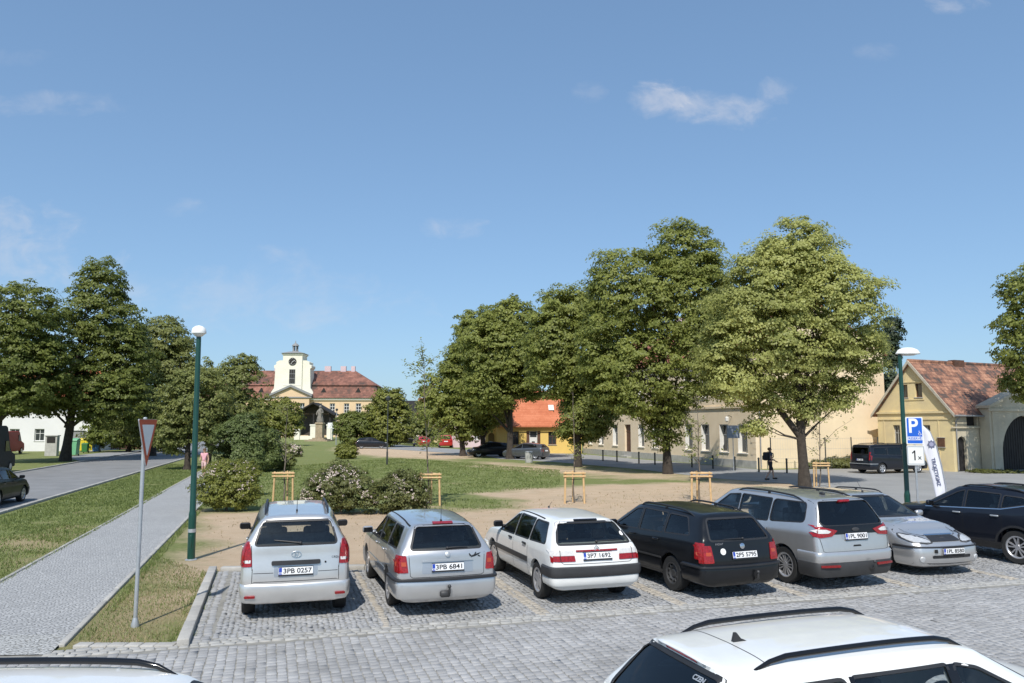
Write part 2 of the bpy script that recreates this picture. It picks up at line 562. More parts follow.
def np_mesh(name, V, F):
    # V (n,3), F (m,k) all faces k-gons
    me = bpy.data.meshes.new(name)
    V = np.ascontiguousarray(V, np.float32); F = np.ascontiguousarray(F, np.int32)
    me.vertices.add(len(V)); me.vertices.foreach_set('co', V.ravel())
    m, k = F.shape
    me.loops.add(m * k); me.loops.foreach_set('vertex_index', F.ravel())
    me.polygons.add(m); me.polygons.foreach_set('loop_start', np.arange(0, m * k, k, dtype=np.int32))
    me.update(calc_edges=True)
    return me


# ---- ground: one sheet to the horizon
def axis_pts(dense0, dense1, step, far):
    core = np.arange(dense0, dense1 + 1e-6, step)
    out = [core]
    s = step; a = dense1; right = []
    while a < far:
        s *= 1.35; a += s; right.append(a)
    s = step; a = dense0; left = []
    while a > -far:
        s *= 1.35; a -= s; left.append(a)
    return np.concatenate([np.array(left[::-1]), core, np.array(right)])


gxs = axis_pts(-40, 40, .5, 4000); gys = axis_pts(4, 110, .5, 4000)
GX, GY = np.meshgrid(gxs, gys)
P2 = np.stack([GX.ravel(), GY.ravel()], 1)
gv = np.concatenate([P2, np.zeros((len(P2), 1))], 1)
ny, nx = GX.shape
ii = (np.arange(ny - 1)[:, None] * nx + np.arange(nx - 1)[None, :]).ravel()
gf = np.stack([ii, ii + 1, ii + nx + 1, ii + nx], 1)
gme = np_mesh('ground', gv, gf)


def pxpoly(pts): return [tuple(G(u, v))[:2] for u, v in pts]


sand_main = pxpoly([(192, 511), (300, 512), (380, 511), (450, 507), (520, 501), (470, 494), (520, 489), (590, 485), (690, 482), (720, 479), (790, 482), (850, 492), (840, 600), (190, 600), (172, 571), (186, 556)])
sand_hole = pxpoly([(420, 499), (505, 500), (514, 508), (420, 512)])
sand_far = pxpoly([(338, 447), (400, 447.5), (480, 451), (495, 455), (455, 460), (400, 458), (365, 456), (340, 452)])
sand_mid = pxpoly([(480, 462), (560, 466), (640, 473), (700, 476), (700, 480), (620, 478), (560, 473), (490, 467)])
dry_near = pxpoly([(60, 660), (130, 575), (205, 560), (215, 572), (180, 660)])
dry_left = pxpoly([(0, 600), (0, 540), (60, 527), (85, 530), (40, 565)])
sand = np.maximum(polydist(P2, sand_main), np.maximum(polydist(P2, sand_far) * .5, polydist(P2, sand_mid) * .35))
sand = np.minimum(sand, np.where(polydist(P2, sand_hole) > -1, -polydist(P2, sand_hole), 10))
sand = np.clip(sand / 2.4, -1, 1) * .5 + .5
dry = np.clip(np.maximum(polydist(P2, dry_near), polydist(P2, dry_left)) / 1.2, -1, 1) * .5 + .5
at1 = gme.attributes.new('sand', 'FLOAT', 'POINT'); at1.data.foreach_set('value', sand.astype(np.float32))
at2 = gme.attributes.new('dry', 'FLOAT', 'POINT'); at2.data.foreach_set('value', dry.astype(np.float32))


def ground_mat():
    m, N, Lk, b = nodes_of('ground')
    tc = N.new('ShaderNodeTexCoord')

    def noise(sc, det=6, ro=.6, dist=0):
        n = N.new('ShaderNodeTexNoise'); n.inputs['Scale'].default_value = sc; n.inputs['Detail'].default_value = det; n.inputs['Roughness'].default_value = ro
        n.inputs['Distortion'].default_value = dist
        Lk.new(tc.outputs['Object'], n.inputs['Vector']); return n.outputs['Fac']

    def mrange(x, a, bb, c=0., d=1.):
        n = N.new('ShaderNodeMapRange'); n.inputs['From Min'].default_value = a; n.inputs['From Max'].default_value = bb
        n.inputs['To Min'].default_value = c; n.inputs['To Max'].default_value = d
        Lk.new(x, n.inputs['Value']); return n.outputs[0]

    def mixc(f, A, B):
        n = N.new('ShaderNodeMix'); n.data_type = 'RGBA'
        Lk.new(f, n.inputs['Factor'])
        for k, q in (('A', A), ('B', B)):
            if isinstance(q, tuple): n.inputs[k].default_value = c4(q)
            else: Lk.new(q, n.inputs[k])
        return n.outputs['Result']

    def madd(a, k, c):
        n = N.new('ShaderNodeMath'); n.operation = 'MULTIPLY_ADD'; n.inputs[1].default_value = k
        Lk.new(a, n.inputs[0])
        if isinstance(c, (int, float)): n.inputs[2].default_value = c
        else: Lk.new(c, n.inputs[2])
        return n.outputs[0]
    fine = noise(35, 5, .7)
    tuft = noise(6, 6, .7)
    med = noise(.45, 5, .6, .4)
    big = noise(.09, 4)
    a_s = N.new('ShaderNodeAttribute'); a_s.attribute_name = 'sand'
    a_d = N.new('ShaderNodeAttribute'); a_d.attribute_name = 'dry'
    green = mixc(mrange(tuft, .35, .65), (.115, .155, .042), (.215, .25, .082))
    green = mixc(mrange(fine, .3, .7, 0, .6), green, (.27, .262, .125))
    straw = mixc(mrange(fine, .3, .7), (.30, .24, .13), (.44, .36, .21))
    dryf = mrange(madd(med, 1.0, madd(big, .5, madd(a_d.outputs['Fac'], .42, -.22))), .62, .90)
    grass = mixc(dryf, green, straw)
    snd = mixc(mrange(noise(1.2, 6, .65), .3, .7), (.565, .415, .28), (.68, .53, .38))
    snd = mixc(mrange(noise(60, 4, .7), .35, .65, 0, .6), snd, (.38, .28, .18))
    snd = mixc(mrange(noise(.35, 6, .7, .6), .45, .75, 0, .45), snd, (.40, .33, .23))
    snd = mixc(mrange(noise(150, 2, .5), .62, .7, 0, .8), snd, (.24, .19, .13))
    sf = mrange(madd(med, .75, madd(tuft, .30, madd(a_s.outputs['Fac'], 1.0, -.525))), .36, .66)
    col = mixc(sf, grass, snd)
    Lk.new(col, b.inputs['Base Color'])
    b.inputs['Roughness'].default_value = .95; b.inputs['Specular IOR Level'].default_value = .15
    bp = N.new('ShaderNodeBump'); bp.inputs['Strength'].default_value = .9; bp.inputs['Distance'].default_value = .05
    Lk.new(madd(tuft, .6, fine), bp.inputs['Height']); Lk.new(bp.outputs[0], b.inputs['Normal'])
    return m


tag(mk('ground', gme, None, ground_mat()), kind='structure')


def sheet(name, pts, z, mat, kind='structure'):
    me = bpy.data.meshes.new(name)
    me.from_pydata([(p[0], p[1], z) for p in pts], [], [tuple(range(len(pts)))])
    if me.polygons[0].normal.z < 0: me.flip_normals()
    o = mk(name, me, None, mat)
    if kind: tag(o, kind=kind)
    return o


M_joint = pm('joint_dirt', (.25, .24, .215), .95, var=.3, vs=3)
M_asph = pm('asphalt', (.215, .215, .215), .85, var=.16, vs=.6, bump=.4, bs=120)
M_lane = pm('worn_lane_surface', (.27, .27, .265), .85, var=.14, vs=.35, bump=.4, bs=60)
M_pave = sett_tex_mat('pavement_setts', (.32, .32, .32), (.50, .498, .49), (.15, .15, .145), scale=13.5, w=.07)
M_pave2 = sett_tex_mat('pavement_edge_setts', (.36, .36, .35), (.50, .50, .485), (.2, .195, .18), scale=15, w=.07)
M_kerb = pm('granite_kerb', (.40, .385, .355), .85, var=.18, vs=7, bump=.5, bs=60, island=.5)
M_set = pm('granite_setts', (.25, .245, .24), .75, col2=(.43, .425, .42), vs=.7, bump=.35, bs=90, island=.5, stain=.42)
M_setb = pm('granite_setts_bay', (.245, .243, .242), .75, col2=(.41, .41, .41), vs=.9, bump=.35, bs=90, island=.5, stain=.38)
M_setd = pm('brown_setts', (.30, .27, .225), .8, col2=(.44, .40, .34), vs=2.0, bump=.35, bs=90, island=.6)
M_setl = pm('sandy_setts', (.285, .28, .265), .8, col2=(.43, .42, .395), vs=2.0, bump=.35, bs=90, island=.6)

# bay outline: the back kerb runs a little flatter than the row
BK = [W(0, 5.75), W(0, 5.75) + Vector((math.cos(R(4)), math.sin(R(4)), 0)) * 14.5]
bay_poly = [W(0.02, 0), W(0.02, 5.75), tuple(BK[1]), W(24, 9.5), W(24, 0)]
right_poly = [tuple(BK[1]), G(835, 500), G(790, 484), G(715, 478.5), G(640, 469.5), G(560, 462.5), G(500, 459), G(480, 455), G(380, 448.5), G(350, 447),
              G(350, 445), G(400, 445), G(480, 451), (6.4, 84.5), (7.2, 83.5), (17.2, 54), (60, 66), (60, 20), W(24, 5)]
sheet('side_street', [tuple(p) for p in right_poly], .012, M_lane)
sheet('square_joints', [(-60, -12), (-60, 11.1), (-6.3, 11.1), W(-1.7, 0.0), W(0, 0), W(62, 0), (60, -12)], .021, M_joint)
sheet('bay_joints', bay_poly, .0235, M_joint)
sheet('square_paving_right', [W(24, 0.1), W(62, .1), W(62, 9.0), W(24, 9.0)], .028, M_pave2)


def setts(name, frame, a0, a1, b0, b1, la, lb, mat, poly=None, jit=.12, gap=.011, z=.03, hv=.004, seed=1, bev=.014, bowa=0.0, tilt=.008, gapb=None):
    """stones laid in rows; a = across rows (courses), b = along a course"""
    rg = np.random.default_rng(seed)
    O, A, B = [np.array(q[:2], float) for q in frame]
    C = []
    nr = int((a1 - a0) / la)
    rows_a, rows_b, rl, rw = [], [], [], []
    for i in range(nr):
        n = int((b1 - b0) / lb) + 2
        ln = lb * (1 + rg.uniform(-.28, .28, n))
        e = b0 + np.cumsum(ln) - ln / 2 - rg.uniform(0, lb)
        ac = a0 + (i + .5) * la + rg.normal(0, la * jit * .25, n) + bowa * np.sin(e * .35)
        rows_a.append(ac); rows_b.append(e); rl.append(ln); rw.append(np.full(n, la) * (1 + rg.uniform(-.08, .08, n)))
    a = np.concatenate(rows_a); bq = np.concatenate(rows_b); ln = np.concatenate(rl); wd = np.concatenate(rw)
    c = O + a[:, None] * A + bq[:, None] * B
    keep = np.ones(len(c), bool)
    if poly is not None: keep &= inpoly(c, [tuple(q)[:2] for q in poly])
    a, bq, ln, wd, c = a[keep], bq[keep], ln[keep], wd[keep], c[keep]
    n = len(c)
    ha, hb = (wd - gap) / 2, (ln - (gap if gapb is None else gapb)) / 2
    th = rg.normal(0, jit * .35, n)
    ca, sa = np.cos(th), np.sin(th)
    h = z + rg.normal(0, hv, n)
    ta, tb = rg.normal(0, tilt, n), rg.normal(0, tilt, n)
    V = np.zeros((n, 12, 3))
    k = 0
    for (lvl, ins) in ((0, -.002), (1, .0), (2, bev)):
        for (sx, sy) in ((-1, -1), (1, -1), (1, 1), (-1, 1)):
            ja = rg.normal(0, jit * .03, n) if lvl == 2 else 0
            da = sx * (ha - ins) + ja; db = sy * (hb - ins)
            ra, rb = da * ca - db * sa, da * sa + db * ca
            p = c + ra[:, None] * A + rb[:, None] * B
            V[:, k, 0] = p[:, 0]; V[:, k, 1] = p[:, 1]
            V[:, k, 2] = 0 if lvl == 0 else (h + ta * ra + tb * rb - (bev * .8 if lvl == 1 else 0))
            k += 1
    base = np.array([(0, 1, 5, 4), (1, 2, 6, 5), (2, 3, 7, 6), (3, 0, 4, 7), (4, 5, 9, 8), (5, 6, 10, 9), (6, 7, 11, 10), (7, 4, 8, 11), (8, 9, 10, 11)])
    F = (np.arange(n)[:, None, None] * 12 + base[None]).reshape(-1, 4)
    me = np_mesh(name, V.reshape(-1, 3), F)
    return tag(mk(name, me, None, mat), kind='structure')


WF = (ORG, E1, E2)
WF2 = (ORG, E2, E1)
road_poly = [(-14, 5), W(-9.0, -.25), W(-1.8, -.25), W(62, -.25), (60, 5)]
setts('cobbled_road', WF, -11, 42, -8, 0, .125, .12, M_set, road_poly, jit=.12, gap=.012, gapb=.006, seed=3, hv=.002, bev=.005)
setts('cobbled_bays', WF, .38, 23, .25, 9.3, .082, .082, M_setb, [W(.38, .2), W(.38, 5.6), tuple(BK[1] + Vector((-.2, -.2, 0))), W(23, 9), W(23, .2)], jit=.42, gap=.010, seed=5, hv=.003, bowa=.05, bev=.005, tilt=.016)
# pale edge course between the bays and the carriageway, and the dividers between bays
setts('border_course', WF2, -.14, .22, -1.7, 40, .12, .16, M_setl, jit=.3, gap=.014, z=.034, seed=8)
for k in range(6):
    setts('bay_divider', WF, 2.9 + 2.45 * k - .09, 2.9 + 2.45 * k + .15, .25, 5.5 if k < 5 else 6, .12, .13, M_setd, jit=.3, gap=.014, z=.041, seed=20 + k)
setts('bay_side_course', WF, .10, .36, .2, 5.6, .125, .13, M_setb, jit=.3, gap=.014, z=.034, seed=33)


def kerb(name, p0, p1, w, h, mat, length=1.0, seed=1, z0=-.05):
    rg = random.Random(seed)
    p0, p1 = Vector(p0), Vector(p1)
    d = (p1 - p0); L = d.length; d.normalize(); nrm = Vector((-d.y, d.x, 0))
    mb = MB(); t = 0
    while t < L - .02:
        l = min(length * rg.uniform(.9, 1.1), L - t)
        if L - t - l < .2: l = L - t
        M = Matrix.Translation(p0 + d * (t + l / 2) + Vector((0, 0, rg.uniform(-.004, .004)))) @ Matrix(((d.x, nrm.x, 0), (d.y, nrm.y, 0), (0, 0, 1))).to_4x4() @ Matrix.Rotation(rg.gauss(0, .004), 4, 'Z')
        mb.rbox((0, 0, (h + z0) / 2), (l - .008, w * rg.uniform(.97, 1.03), h - z0), .015, 2, M)
        t += l
    return tag(mb.build(name, mat, None, smooth=50), kind='structure')


kerb('kerb', W(.02, -.05), W(.02, 5.85), .16, .12, M_kerb, 1.0, 2)
kerb('kerb', BK[0] + Vector((.15, .14, 0)), BK[1] + Vector((0, .14, 0)), .2, .10, M_kerb, 1.0, 4)
# left pavement with its two edging strips
PL0, PL1 = Vector((-9.97, 15.68, 0)), Vector((-22.2, 58, 0))
PR0, PR1 = Vector((-6.22, 11.2, 0)), Vector((-20.2, 58.6, 0))
ex = (PL1 - PL0).normalized()
PLn = PL0 - ex * 4.6
sheet('pavement', [PLn + Vector((.0, -.2, 0)), PR0, PR1, PL1], .022, M_pave)
sheet('pavement_ramp', [Vector((-16, 10.2, 0)), PR0 + Vector((.1, -.45, 0)), PR0 + Vector((-.2, .55, 0)), Vector((-16.0, 11.4, 0))], .034, M_pave2)
kerb('kerb', PR0 + Vector((.2, .0, 0)), W(-.08, .02), .18, .05, M_kerb, .22, 5)
kerb('pavement_edging', PLn, PL1, .08, .045, M_kerb, 1.0, 6)
kerb('pavement_edging', PR0, PR1, .09, .045, M_kerb, 1.0, 7)
# left carriageway
n2 = Vector((-E2.y, E2.x, 0))
RD0 = Vector((-17.65, 27.5, 0)); rdir = Vector((-.262, .965, 0)).normalized(); rn = Vector((-rdir.y, rdir.x, 0))
sheet('asphalt_road', [RD0 - rdir * 24, RD0 + rdir * 140, RD0 + rdir * 140 + rn * 7.3, RD0 - rdir * 24 + rn * 7.3], .014, M_asph)
kerb('road_kerb', RD0 - rdir * 12, RD0 + rdir * 60, .16, .09, M_kerb, 1.0, 9)
kerb('road_kerb', RD0 + rn * 7.4 - rdir * 2, RD0 + rn * 7.4 + rdir * 70, .16, .10, M_kerb, 1.0, 10)
sheet('driveway', [G(66, 456.5), G(88, 464), G(150, 458), G(190, 450), G(140, 450), G(100, 453)], .010, M_lane)


# ---- short grass on the verges and the nearer lawn
def grass(name, polys, dens, hmin, hmax, wid, mat, seed):
    rg = np.random.default_rng(seed)
    pts = []
    for poly in polys:
        q = np.array([tuple(p)[:2] for p in poly])
        lo, hi = q.min(0), q.max(0)
        n = int((hi - lo).prod() * dens)
        c = rg.uniform(lo, hi, (n, 2))
        c = c[inpoly(c, [tuple(x) for x in q])]
        nz = np.array([noise.noise(Vector((x * .9, y * .9, seed))) for x, y in c])
        c = c[rg.uniform(-.65, .35, len(c)) < nz]
        pts.append(c)
    c = np.concatenate(pts); n = len(c)
    d = np.hypot(c[:, 0], c[:, 1])
    h = rg.uniform(hmin, hmax, n); an = rg.uniform(0, 2 * np.pi, n); w = wid * np.clip(d / 14, 1, 3)
    lean = rg.uniform(.2, .9, n) * h; la = rg.uniform(0, 2 * np.pi, n)
    V = np.zeros((n, 3, 3))
    V[:, 0, 0] = c[:, 0] - np.cos(an) * w; V[:, 0, 1] = c[:, 1] - np.sin(an) * w
    V[:, 1, 0] = c[:, 0] + np.cos(an) * w; V[:, 1, 1] = c[:, 1] + np.sin(an) * w
    V[:, 2, 0] = c[:, 0] + np.cos(la) * lean; V[:, 2, 1] = c[:, 1] + np.sin(la) * lean; V[:, 2, 2] = h
    me = np_mesh(name, V.reshape(-1, 3), np.arange(n * 3).reshape(-1, 3))
    o = mk(name, me, None, mat)
    return tag(o, kind='stuff')


M_grass = leaf_mat('grass_green', (.105, .15, .04), (.25, .285, .095), .25, .6)
M_straw = leaf_mat('grass_straw', (.26, .21, .11), (.42, .34, .19), .25, .6)
v_near = [W(-.12, .2), W(-.12, 5.9), PR0 + (PR1 - PR0) * .16 + Vector((.15, 0, 0)), PR0 + Vector((.2, .3, 0))]
v_lawn = [PL0 - ex * 2.5 + Vector((-.15, 0, 0)), PL1 + Vector((-.2, 0, 0)), RD0 + rdir * 36 - rn * .3, RD0 - rdir * 8 - rn * .3]
v_park = [G(205, 500), G(262, 508), G(470, 494), G(560, 487), G(560, 470), G(400, 458), G(262, 468), G(215, 478)]
g1 = grass('grass', [v_near], 620, .02, .055, .006, M_grass, 3)
tag(g1, 'short green grass on the verge beside the parking bays', 'grass')
g2 = grass('dry_grass', [v_near], 260, .02, .06, .006, M_straw, 9)
tag(g2, 'dry straw coloured grass scattered over the verges', 'grass')
g3 = grass('lawn_grass', [v_lawn], 520, .03, .08, .008, M_grass, 5)
tag(g3, 'green mown grass strip between pavement and asphalt road', 'grass')
g4 = grass('park_grass', [v_park, pxpoly([(420, 499), (505, 500), (514, 508), (420, 512)])], 90, .03, .09, .010, M_grass, 6)
tag(g4, 'green lawn of the park behind the parked cars', 'grass')


# weeds along the kerbs and edgings, and fallen leaves on the bare ground
def edge_strip(a, b, w): 
    a, b = Vector(a), Vector(b); n = (b - a).normalized(); n = Vector((-n.y, n.x, 0)) * w
    return [a - n, b - n, b + n, a + n]


g5 = grass('edge_weeds', [edge_strip(PR0 + Vector((.12, .3, 0)), PR0.lerp(PR1, .5) + Vector((.12, 0, 0)), .09), edge_strip(PLn, PL0.lerp(PL1, .5), .10), edge_strip(W(-.13, .1), W(-.13, 5.8), .07),
                          edge_strip(PR0 + Vector((.2, .12, 0)), W(-.15, .14), .07), edge_strip(W(.12, .3), W(.12, 5.6), .04), edge_strip(BK[0] + Vector((0, .27, 0)), BK[1] + Vector((0, .27, 0)), .06)], 900, .03, .10, .006, M_grass, 14)
tag(g5, 'weeds and grass tufts growing along the kerbs and path edges', 'weeds')
g6 = grass('sand_tufts', [pxpoly([(195, 520), (240, 514), (480, 512), (560, 495), (700, 486), (820, 492), (820, 520), (500, 552), (195, 556)])], 10, .02, .07, .009, M_straw, 15)
tag(g6, 'sparse dry tufts on the bare sandy ground', 'weeds')
# ------------------------------------------------------------------ vehicles
def pchip(P, t, tq):
    P = np.asarray(P, float); t = np.asarray(t, float)
    sh = P.shape[1:]; P = P.reshape(len(P), -1)
    h = np.diff(t)[:, None]; d = np.diff(P, axis=0) / h
    m = np.zeros_like(P)
    w1 = 2 * h[1:] + h[:-1]; w2 = h[1:] + 2 * h[:-1]
    with np.errstate(divide='ignore', invalid='ignore'):
        hm = (w1 + w2) / (w1 / d[:-1] + w2 / d[1:])
    m[1:-1] = np.where(d[:-1] * d[1:] > 0, hm, 0)
    m[0] = d[0]; m[-1] = d[-1]
    i = np.clip(np.searchsorted(t, tq, side='right') - 1, 0, len(t) - 2)
    hh = (t[i + 1] - t[i]); s = ((tq - t[i]) / hh)[:, None]; hh = hh[:, None]
    r = P[i] * (1 + 2 * s) * (1 - s) ** 2 + hh * m[i] * s * (1 - s) ** 2 + P[i + 1] * s * s * (3 - 2 * s) + hh * m[i + 1] * s * s * (s - 1)
    return r.reshape((len(tq),) + sh)


def lerp(a, b, t): return a + (b - a) * t


def loft(rows, M, N, bulge0=.04, bulge1=.05, K=10):
    """rows: (stations, ring points, 3) right half, closed to a solid symmetrical body"""
    Pn = np.array(rows, float)
    ts = np.concatenate([[0], np.cumsum(np.maximum(np.linalg.norm(np.diff(Pn, axis=0), axis=2).mean(1), .02))])
    tq = np.unique(np.concatenate([np.linspace(0, ts[-1], M), ts]))
    D = pchip(Pn, ts, tq)
    rs = np.concatenate([[0], np.cumsum(np.linalg.norm(np.diff(Pn[len(Pn) // 2], axis=0), axis=1) + 1e-3)])
    rq = np.unique(np.concatenate([np.linspace(0, rs[-1], N), rs]))
    D = pchip(D.transpose(1, 0, 2), rs, rq).transpose(1, 0, 2)
    m, n = D.shape[:2]
    V = []; idx = np.zeros((m, 2 * n - 2), int)
    for i in range(m):
        for j in range(n):
            x, y, z = D[i, j]
            if j in (0, n - 1): x = 0
            idx[i, j] = len(V); V.append((x, y, z))
        for j in range(n - 2, 0, -1):
            x, y, z = D[i, j]
            idx[i, 2 * n - 2 - j] = len(V); V.append((-x, y, z))
    F = []
    nn = 2 * n - 2
    for i in range(m - 1):
        for j in range(nn):
            k = (j + 1) % nn
            F.append((idx[i, j], idx[i + 1, j], idx[i + 1, k], idx[i, k]))
    for (i, sg, bl) in ((0, -1, bulge0), (m - 1, 1, bulge1)):
        prev = None
        for j in range(n):
            r = idx[i, j]; l = idx[i, (nn - j) % nn]
            if r == l: row = [r] * (K + 1)
            else:
                row = [l]
                x, y, z = D[i, j]
                for c in range(1, K):
                    s = -1 + 2 * c / K
                    zr = D[i, :, 2]; zz = (z - zr.min()) / (zr.max() - zr.min())
                    fz = min(1, 6 * zz) * min(1, 6 * (1 - zz))
                    row.append(len(V)); V.append((x * s, y + sg * bl * (1 - s * s) * fz, z))
                row.append(r)
            if prev is not None:
                for c in range(K):
                    q = [prev[c], prev[c + 1], row[c + 1], row[c]]
                    q2 = []
                    for a in q:
                        if a not in q2: q2.append(a)
                    if len(q2) >= 3: F.append(tuple(q2 if sg > 0 else q2[::-1]))
            prev = row
    me = bpy.data.meshes.new('loft'); me.from_pydata([tuple(map(float, p)) for p in V], [], [tuple(int(i) for i in f) for f in F])
    bm = bmesh.new(); bm.from_mesh(me)
    bmesh.ops.remove_doubles(bm, verts=bm.verts, dist=1e-5)
    bmesh.ops.recalc_face_normals(bm, faces=bm.faces[:])
    bm.to_mesh(me); bm.free()
    me.update()
    return me


class Car:
    def __init__(s, name, label, loc, rotz, paint, cat='car', group=None, det=1, **sp):
        s.sp = sp; s.det = det; s.paint = paint
        s.L, s.W, s.H = sp['L'], sp['W'], sp['H']
        s.hw = s.W / 2; s.yr = -s.L / 2; s.yf = s.L / 2
        s.fo = sp.get('fo', .88); s.wb = sp['wb']
        s.yaf = s.yf - s.fo; s.yar = s.yaf - s.wb
        s.wr = sp.get('wr', .31)
        s.root = thing(name, label, cat, loc, rotz, group)
        s.make_body()
        if sp.get('wheels', True): s.make_wheels()

    def dyr(s, z):
        pr = s.sp['rear']
        return float(np.interp(z, [p[0] for p in pr], [p[1] for p in pr]))

    def dyf(s, z):
        pr = s.sp.get('nose', [(.2, .12), (.4, 0), (.6, 0), (.75, .10), (.95, .35)])
        return float(np.interp(z, [p[0] for p in pr], [p[1] for p in pr]))

    def table(s):
        sp = s.sp; hw, yr, yf = s.hw, s.yr, s.yf
        H = s.H; Hr = sp.get('Hr', H - .06); br, bc = sp['br'], sp['bc']
        tw = sp.get('tw', .17); we = hw - tw; wer = we - sp.get('rtaper', .05)
        yh, yc = sp['yh'], sp['yc']; zc = sp['zc']; zh = sp['zh']
        ed = sp.get('edge', .075)
        y1 = yr + .12; yR = sp.get('yR', -.35)
        rows = [
            (yr, 1, 0, sp.get('r0', .87), br, Hr - ed - .018, Hr - .045, wer * .92),
            (yr + .03, 1, 0, .94, br, Hr - ed - .006, Hr - .018, wer * .965),
            (yr + .12, 1, 0, .985, br, Hr - ed, Hr - .004, wer * .99),
            (yr + .34, .92, 0, 1, br, Hr - ed + .005, Hr + .004, wer),
            (yr + .85, .5, 0, 1, lerp(br, bc, .25), lerp(Hr, H, .55) - ed, lerp(Hr, H, .55), lerp(wer, we, .6)),
            (yR, 0, 0, 1, lerp(br, bc, .6), H - ed, H, we),
            (yh - .25, 0, 0, 1, bc, H - ed - .012, H - .008, we),
            (yh, 0, 0, 1, bc, H - ed - .05, H - .045, we - .01),
        ]
        wc = hw - .13
        for t in (.08, .5, .9):
            rows.append((lerp(yh, yc, t), 0, 0, 1, bc - .01 * t, lerp(H - ed - .05, zc - .05, t), lerp(H - .045, zc + .0, t), lerp(we - .01, wc, t)))
        rows.append((yc + .02, 0, 0, 1, zc - .075, zc - .035, zc - .005, wc))
        ym = lerp(yc, yf, .5)
        zm = lerp(zc, zh, .42) + .02
        rows.append((ym, 0, .3, .995, zm - .085, zm - .035, zm, hw - .17))
        rows.append((yf - .30, 0, 1, .97, zh - .09, zh - .04, zh, hw - .20))
        rows.append((yf - .12, 0, 1, .92, zh - .13, zh - .085, zh - .05, hw * .76))
        rows.append((yf, 0, 1, .80, zh - .20, zh - .17, zh - .15, hw * .68))
        return rows

    def rings(s, rows, inset=0, floor=None):
        sp = s.sp; hw = s.hw; zb = sp.get('zb', .2); zm = sp.get('zm', .62)
        out = []
        for (y, lr, lf, wf, zbelt, ze, zt, we) in rows:
            wm = hw * wf - inset; wb_ = (hw - sp.get('shoulder', .035)) * wf - inset; wl = hw * .945 * wf - inset
            we_ = we - inset * .9; zt_ = zt - inset * .9; ze_ = ze - inset * .7
            b0 = zb if floor is None else floor
            zmm = min(zm, zbelt - .16) if floor is None else b0 + .08
            zs = [b0, b0, b0 + .07, zmm, zbelt - .10, zbelt, lerp(zbelt, ze_, .5), lerp(zbelt, ze_, .82), ze_, lerp(ze_, zt_, .62), lerp(ze_, zt_, .92), zt_]
            xs = [0, wl * .86, wl, wm, wm - .006, wb_, lerp(wb_, we_, .5) + .012, lerp(wb_, we_, .82) + .012, we_, we_ * .88, we_ * .5, 0]
            ring = []
            for x, z in zip(xs, zs):
                ring.append((x, y + lr * s.dyr(z) - lf * s.dyf(z), z))
            out.append(ring)
        return out

    def make_body(s):
        sp = s.sp
        tb = s.table()
        M, N = (90, 52) if s.det else (36, 26)
        me0 = loft(s.rings(tb), M, N, sp.get('bulge', .045), sp.get('bulgef', .09), 12 if s.det else 6)
        bm = bmesh.new(); bm.from_mesh(me0)
        s.bvh = BVHTree.FromBMesh(bm)
        bm.faces.ensure_lookup_table(); bm.normal_update()
        s.wins = sp.get('wins')
        if not s.det:
            bm.free()
            me0.polygons.foreach_set('use_smooth', [True] * len(me0.polygons))
            s.body = mk('body', me0, s.root, [s.paint])
        else:
            inner = [list(r) for r in tb[1:13]]
            inner = [(r[0] + (.10 if i < 2 else 0), *r[1:]) for i, r in enumerate(inner)]
            fl = min(sp['br'], sp['bc']) - .42
            cav = loft(s.rings(inner, .05, fl), 40, 26, 0, 0, 6)
            res = boolean(me0, cav)
            cut = MB()
            for poly in sp['side_wins']:
                cut.prism(poly, lambda a, b: (-2, a, b), lambda a, b: (2, a, b))
            res2 = boolean(res, cut.mesh('c', True)); bpy.data.meshes.remove(res); res = res2
            cut = MB()
            yi = s.yr + .75
            cut.prism(sp['rear_win'], lambda a, b: (a, s.yr - 1, b), lambda a, b: (a, yi, b))
            cut.prism(sp['wind'], lambda a, b: (a, sp['yh'] - .30, b), lambda a, b: (a, s.yf + 1, b))
            res2 = boolean(res, cut.mesh('c', True)); bpy.data.meshes.remove(res); res = res2
            cut = MB()
            for y in (s.yaf, s.yar):
                for sx in (-1, 1):
                    n = 28; r = s.wr + .055
                    poly = [(y + r * math.cos(2 * math.pi * k / n), s.wr + r * math.sin(2 * math.pi * k / n)) for k in range(n)]
                    cut.prism(poly, lambda a, b, sx=sx: (sx * (s.hw - .30), a, b), lambda a, b, sx=sx: (sx * (s.hw + .2), a, b))
            res2 = boolean(res, cut.mesh('c', True)); bpy.data.meshes.remove(res); res = res2
            # shading normals from the uncut body; cut faces and the underside are dark
            nrm = {v.index: v.normal.copy() for v in bm.verts}
            mats = []; ext = []
            for p in res.polygons:
                loc, nn, fi, d = s.bvh.find_nearest(p.center)
                e = d < .0015 and nn.dot(p.normal) > .9 if len(p.vertices) < 5 else (d < .004 and nn.dot(p.normal) > .85)
                ext.append(e)
                mats.append(0 if (e and not (p.normal.z < -.75 and p.center.z < .5)) else 1)
            res.polygons.foreach_set('use_smooth', [True] * len(res.polygons))
            res.polygons.foreach_set('material_index', mats)
            ln = [None] * len(res.loops)
            for p in res.polygons:
                for li in p.loop_indices:
                    if ext[p.index]:
                        co = res.vertices[res.loops[li].vertex_index].co
                        loc, nn, fi, d = s.bvh.find_nearest(co)
                        acc = Vector((0, 0, 0))
                        for v in bm.faces[fi].verts:
                            acc += nrm[v.index] / ((v.co - loc).length + 1e-4)
                        ln[li] = acc.normalized()
                    else:
                        ln[li] = p.normal.copy()
            s.body = mk('body', res, s.root, [s.paint, MT['cabin']])
            res.normals_split_custom_set([tuple(q) for q in ln])
            bm.free()
        # glazing
        gm = sp.get('glass', MT['glass']); gr = sp.get('rglass', gm)
        go = -.008 if s.det else .006
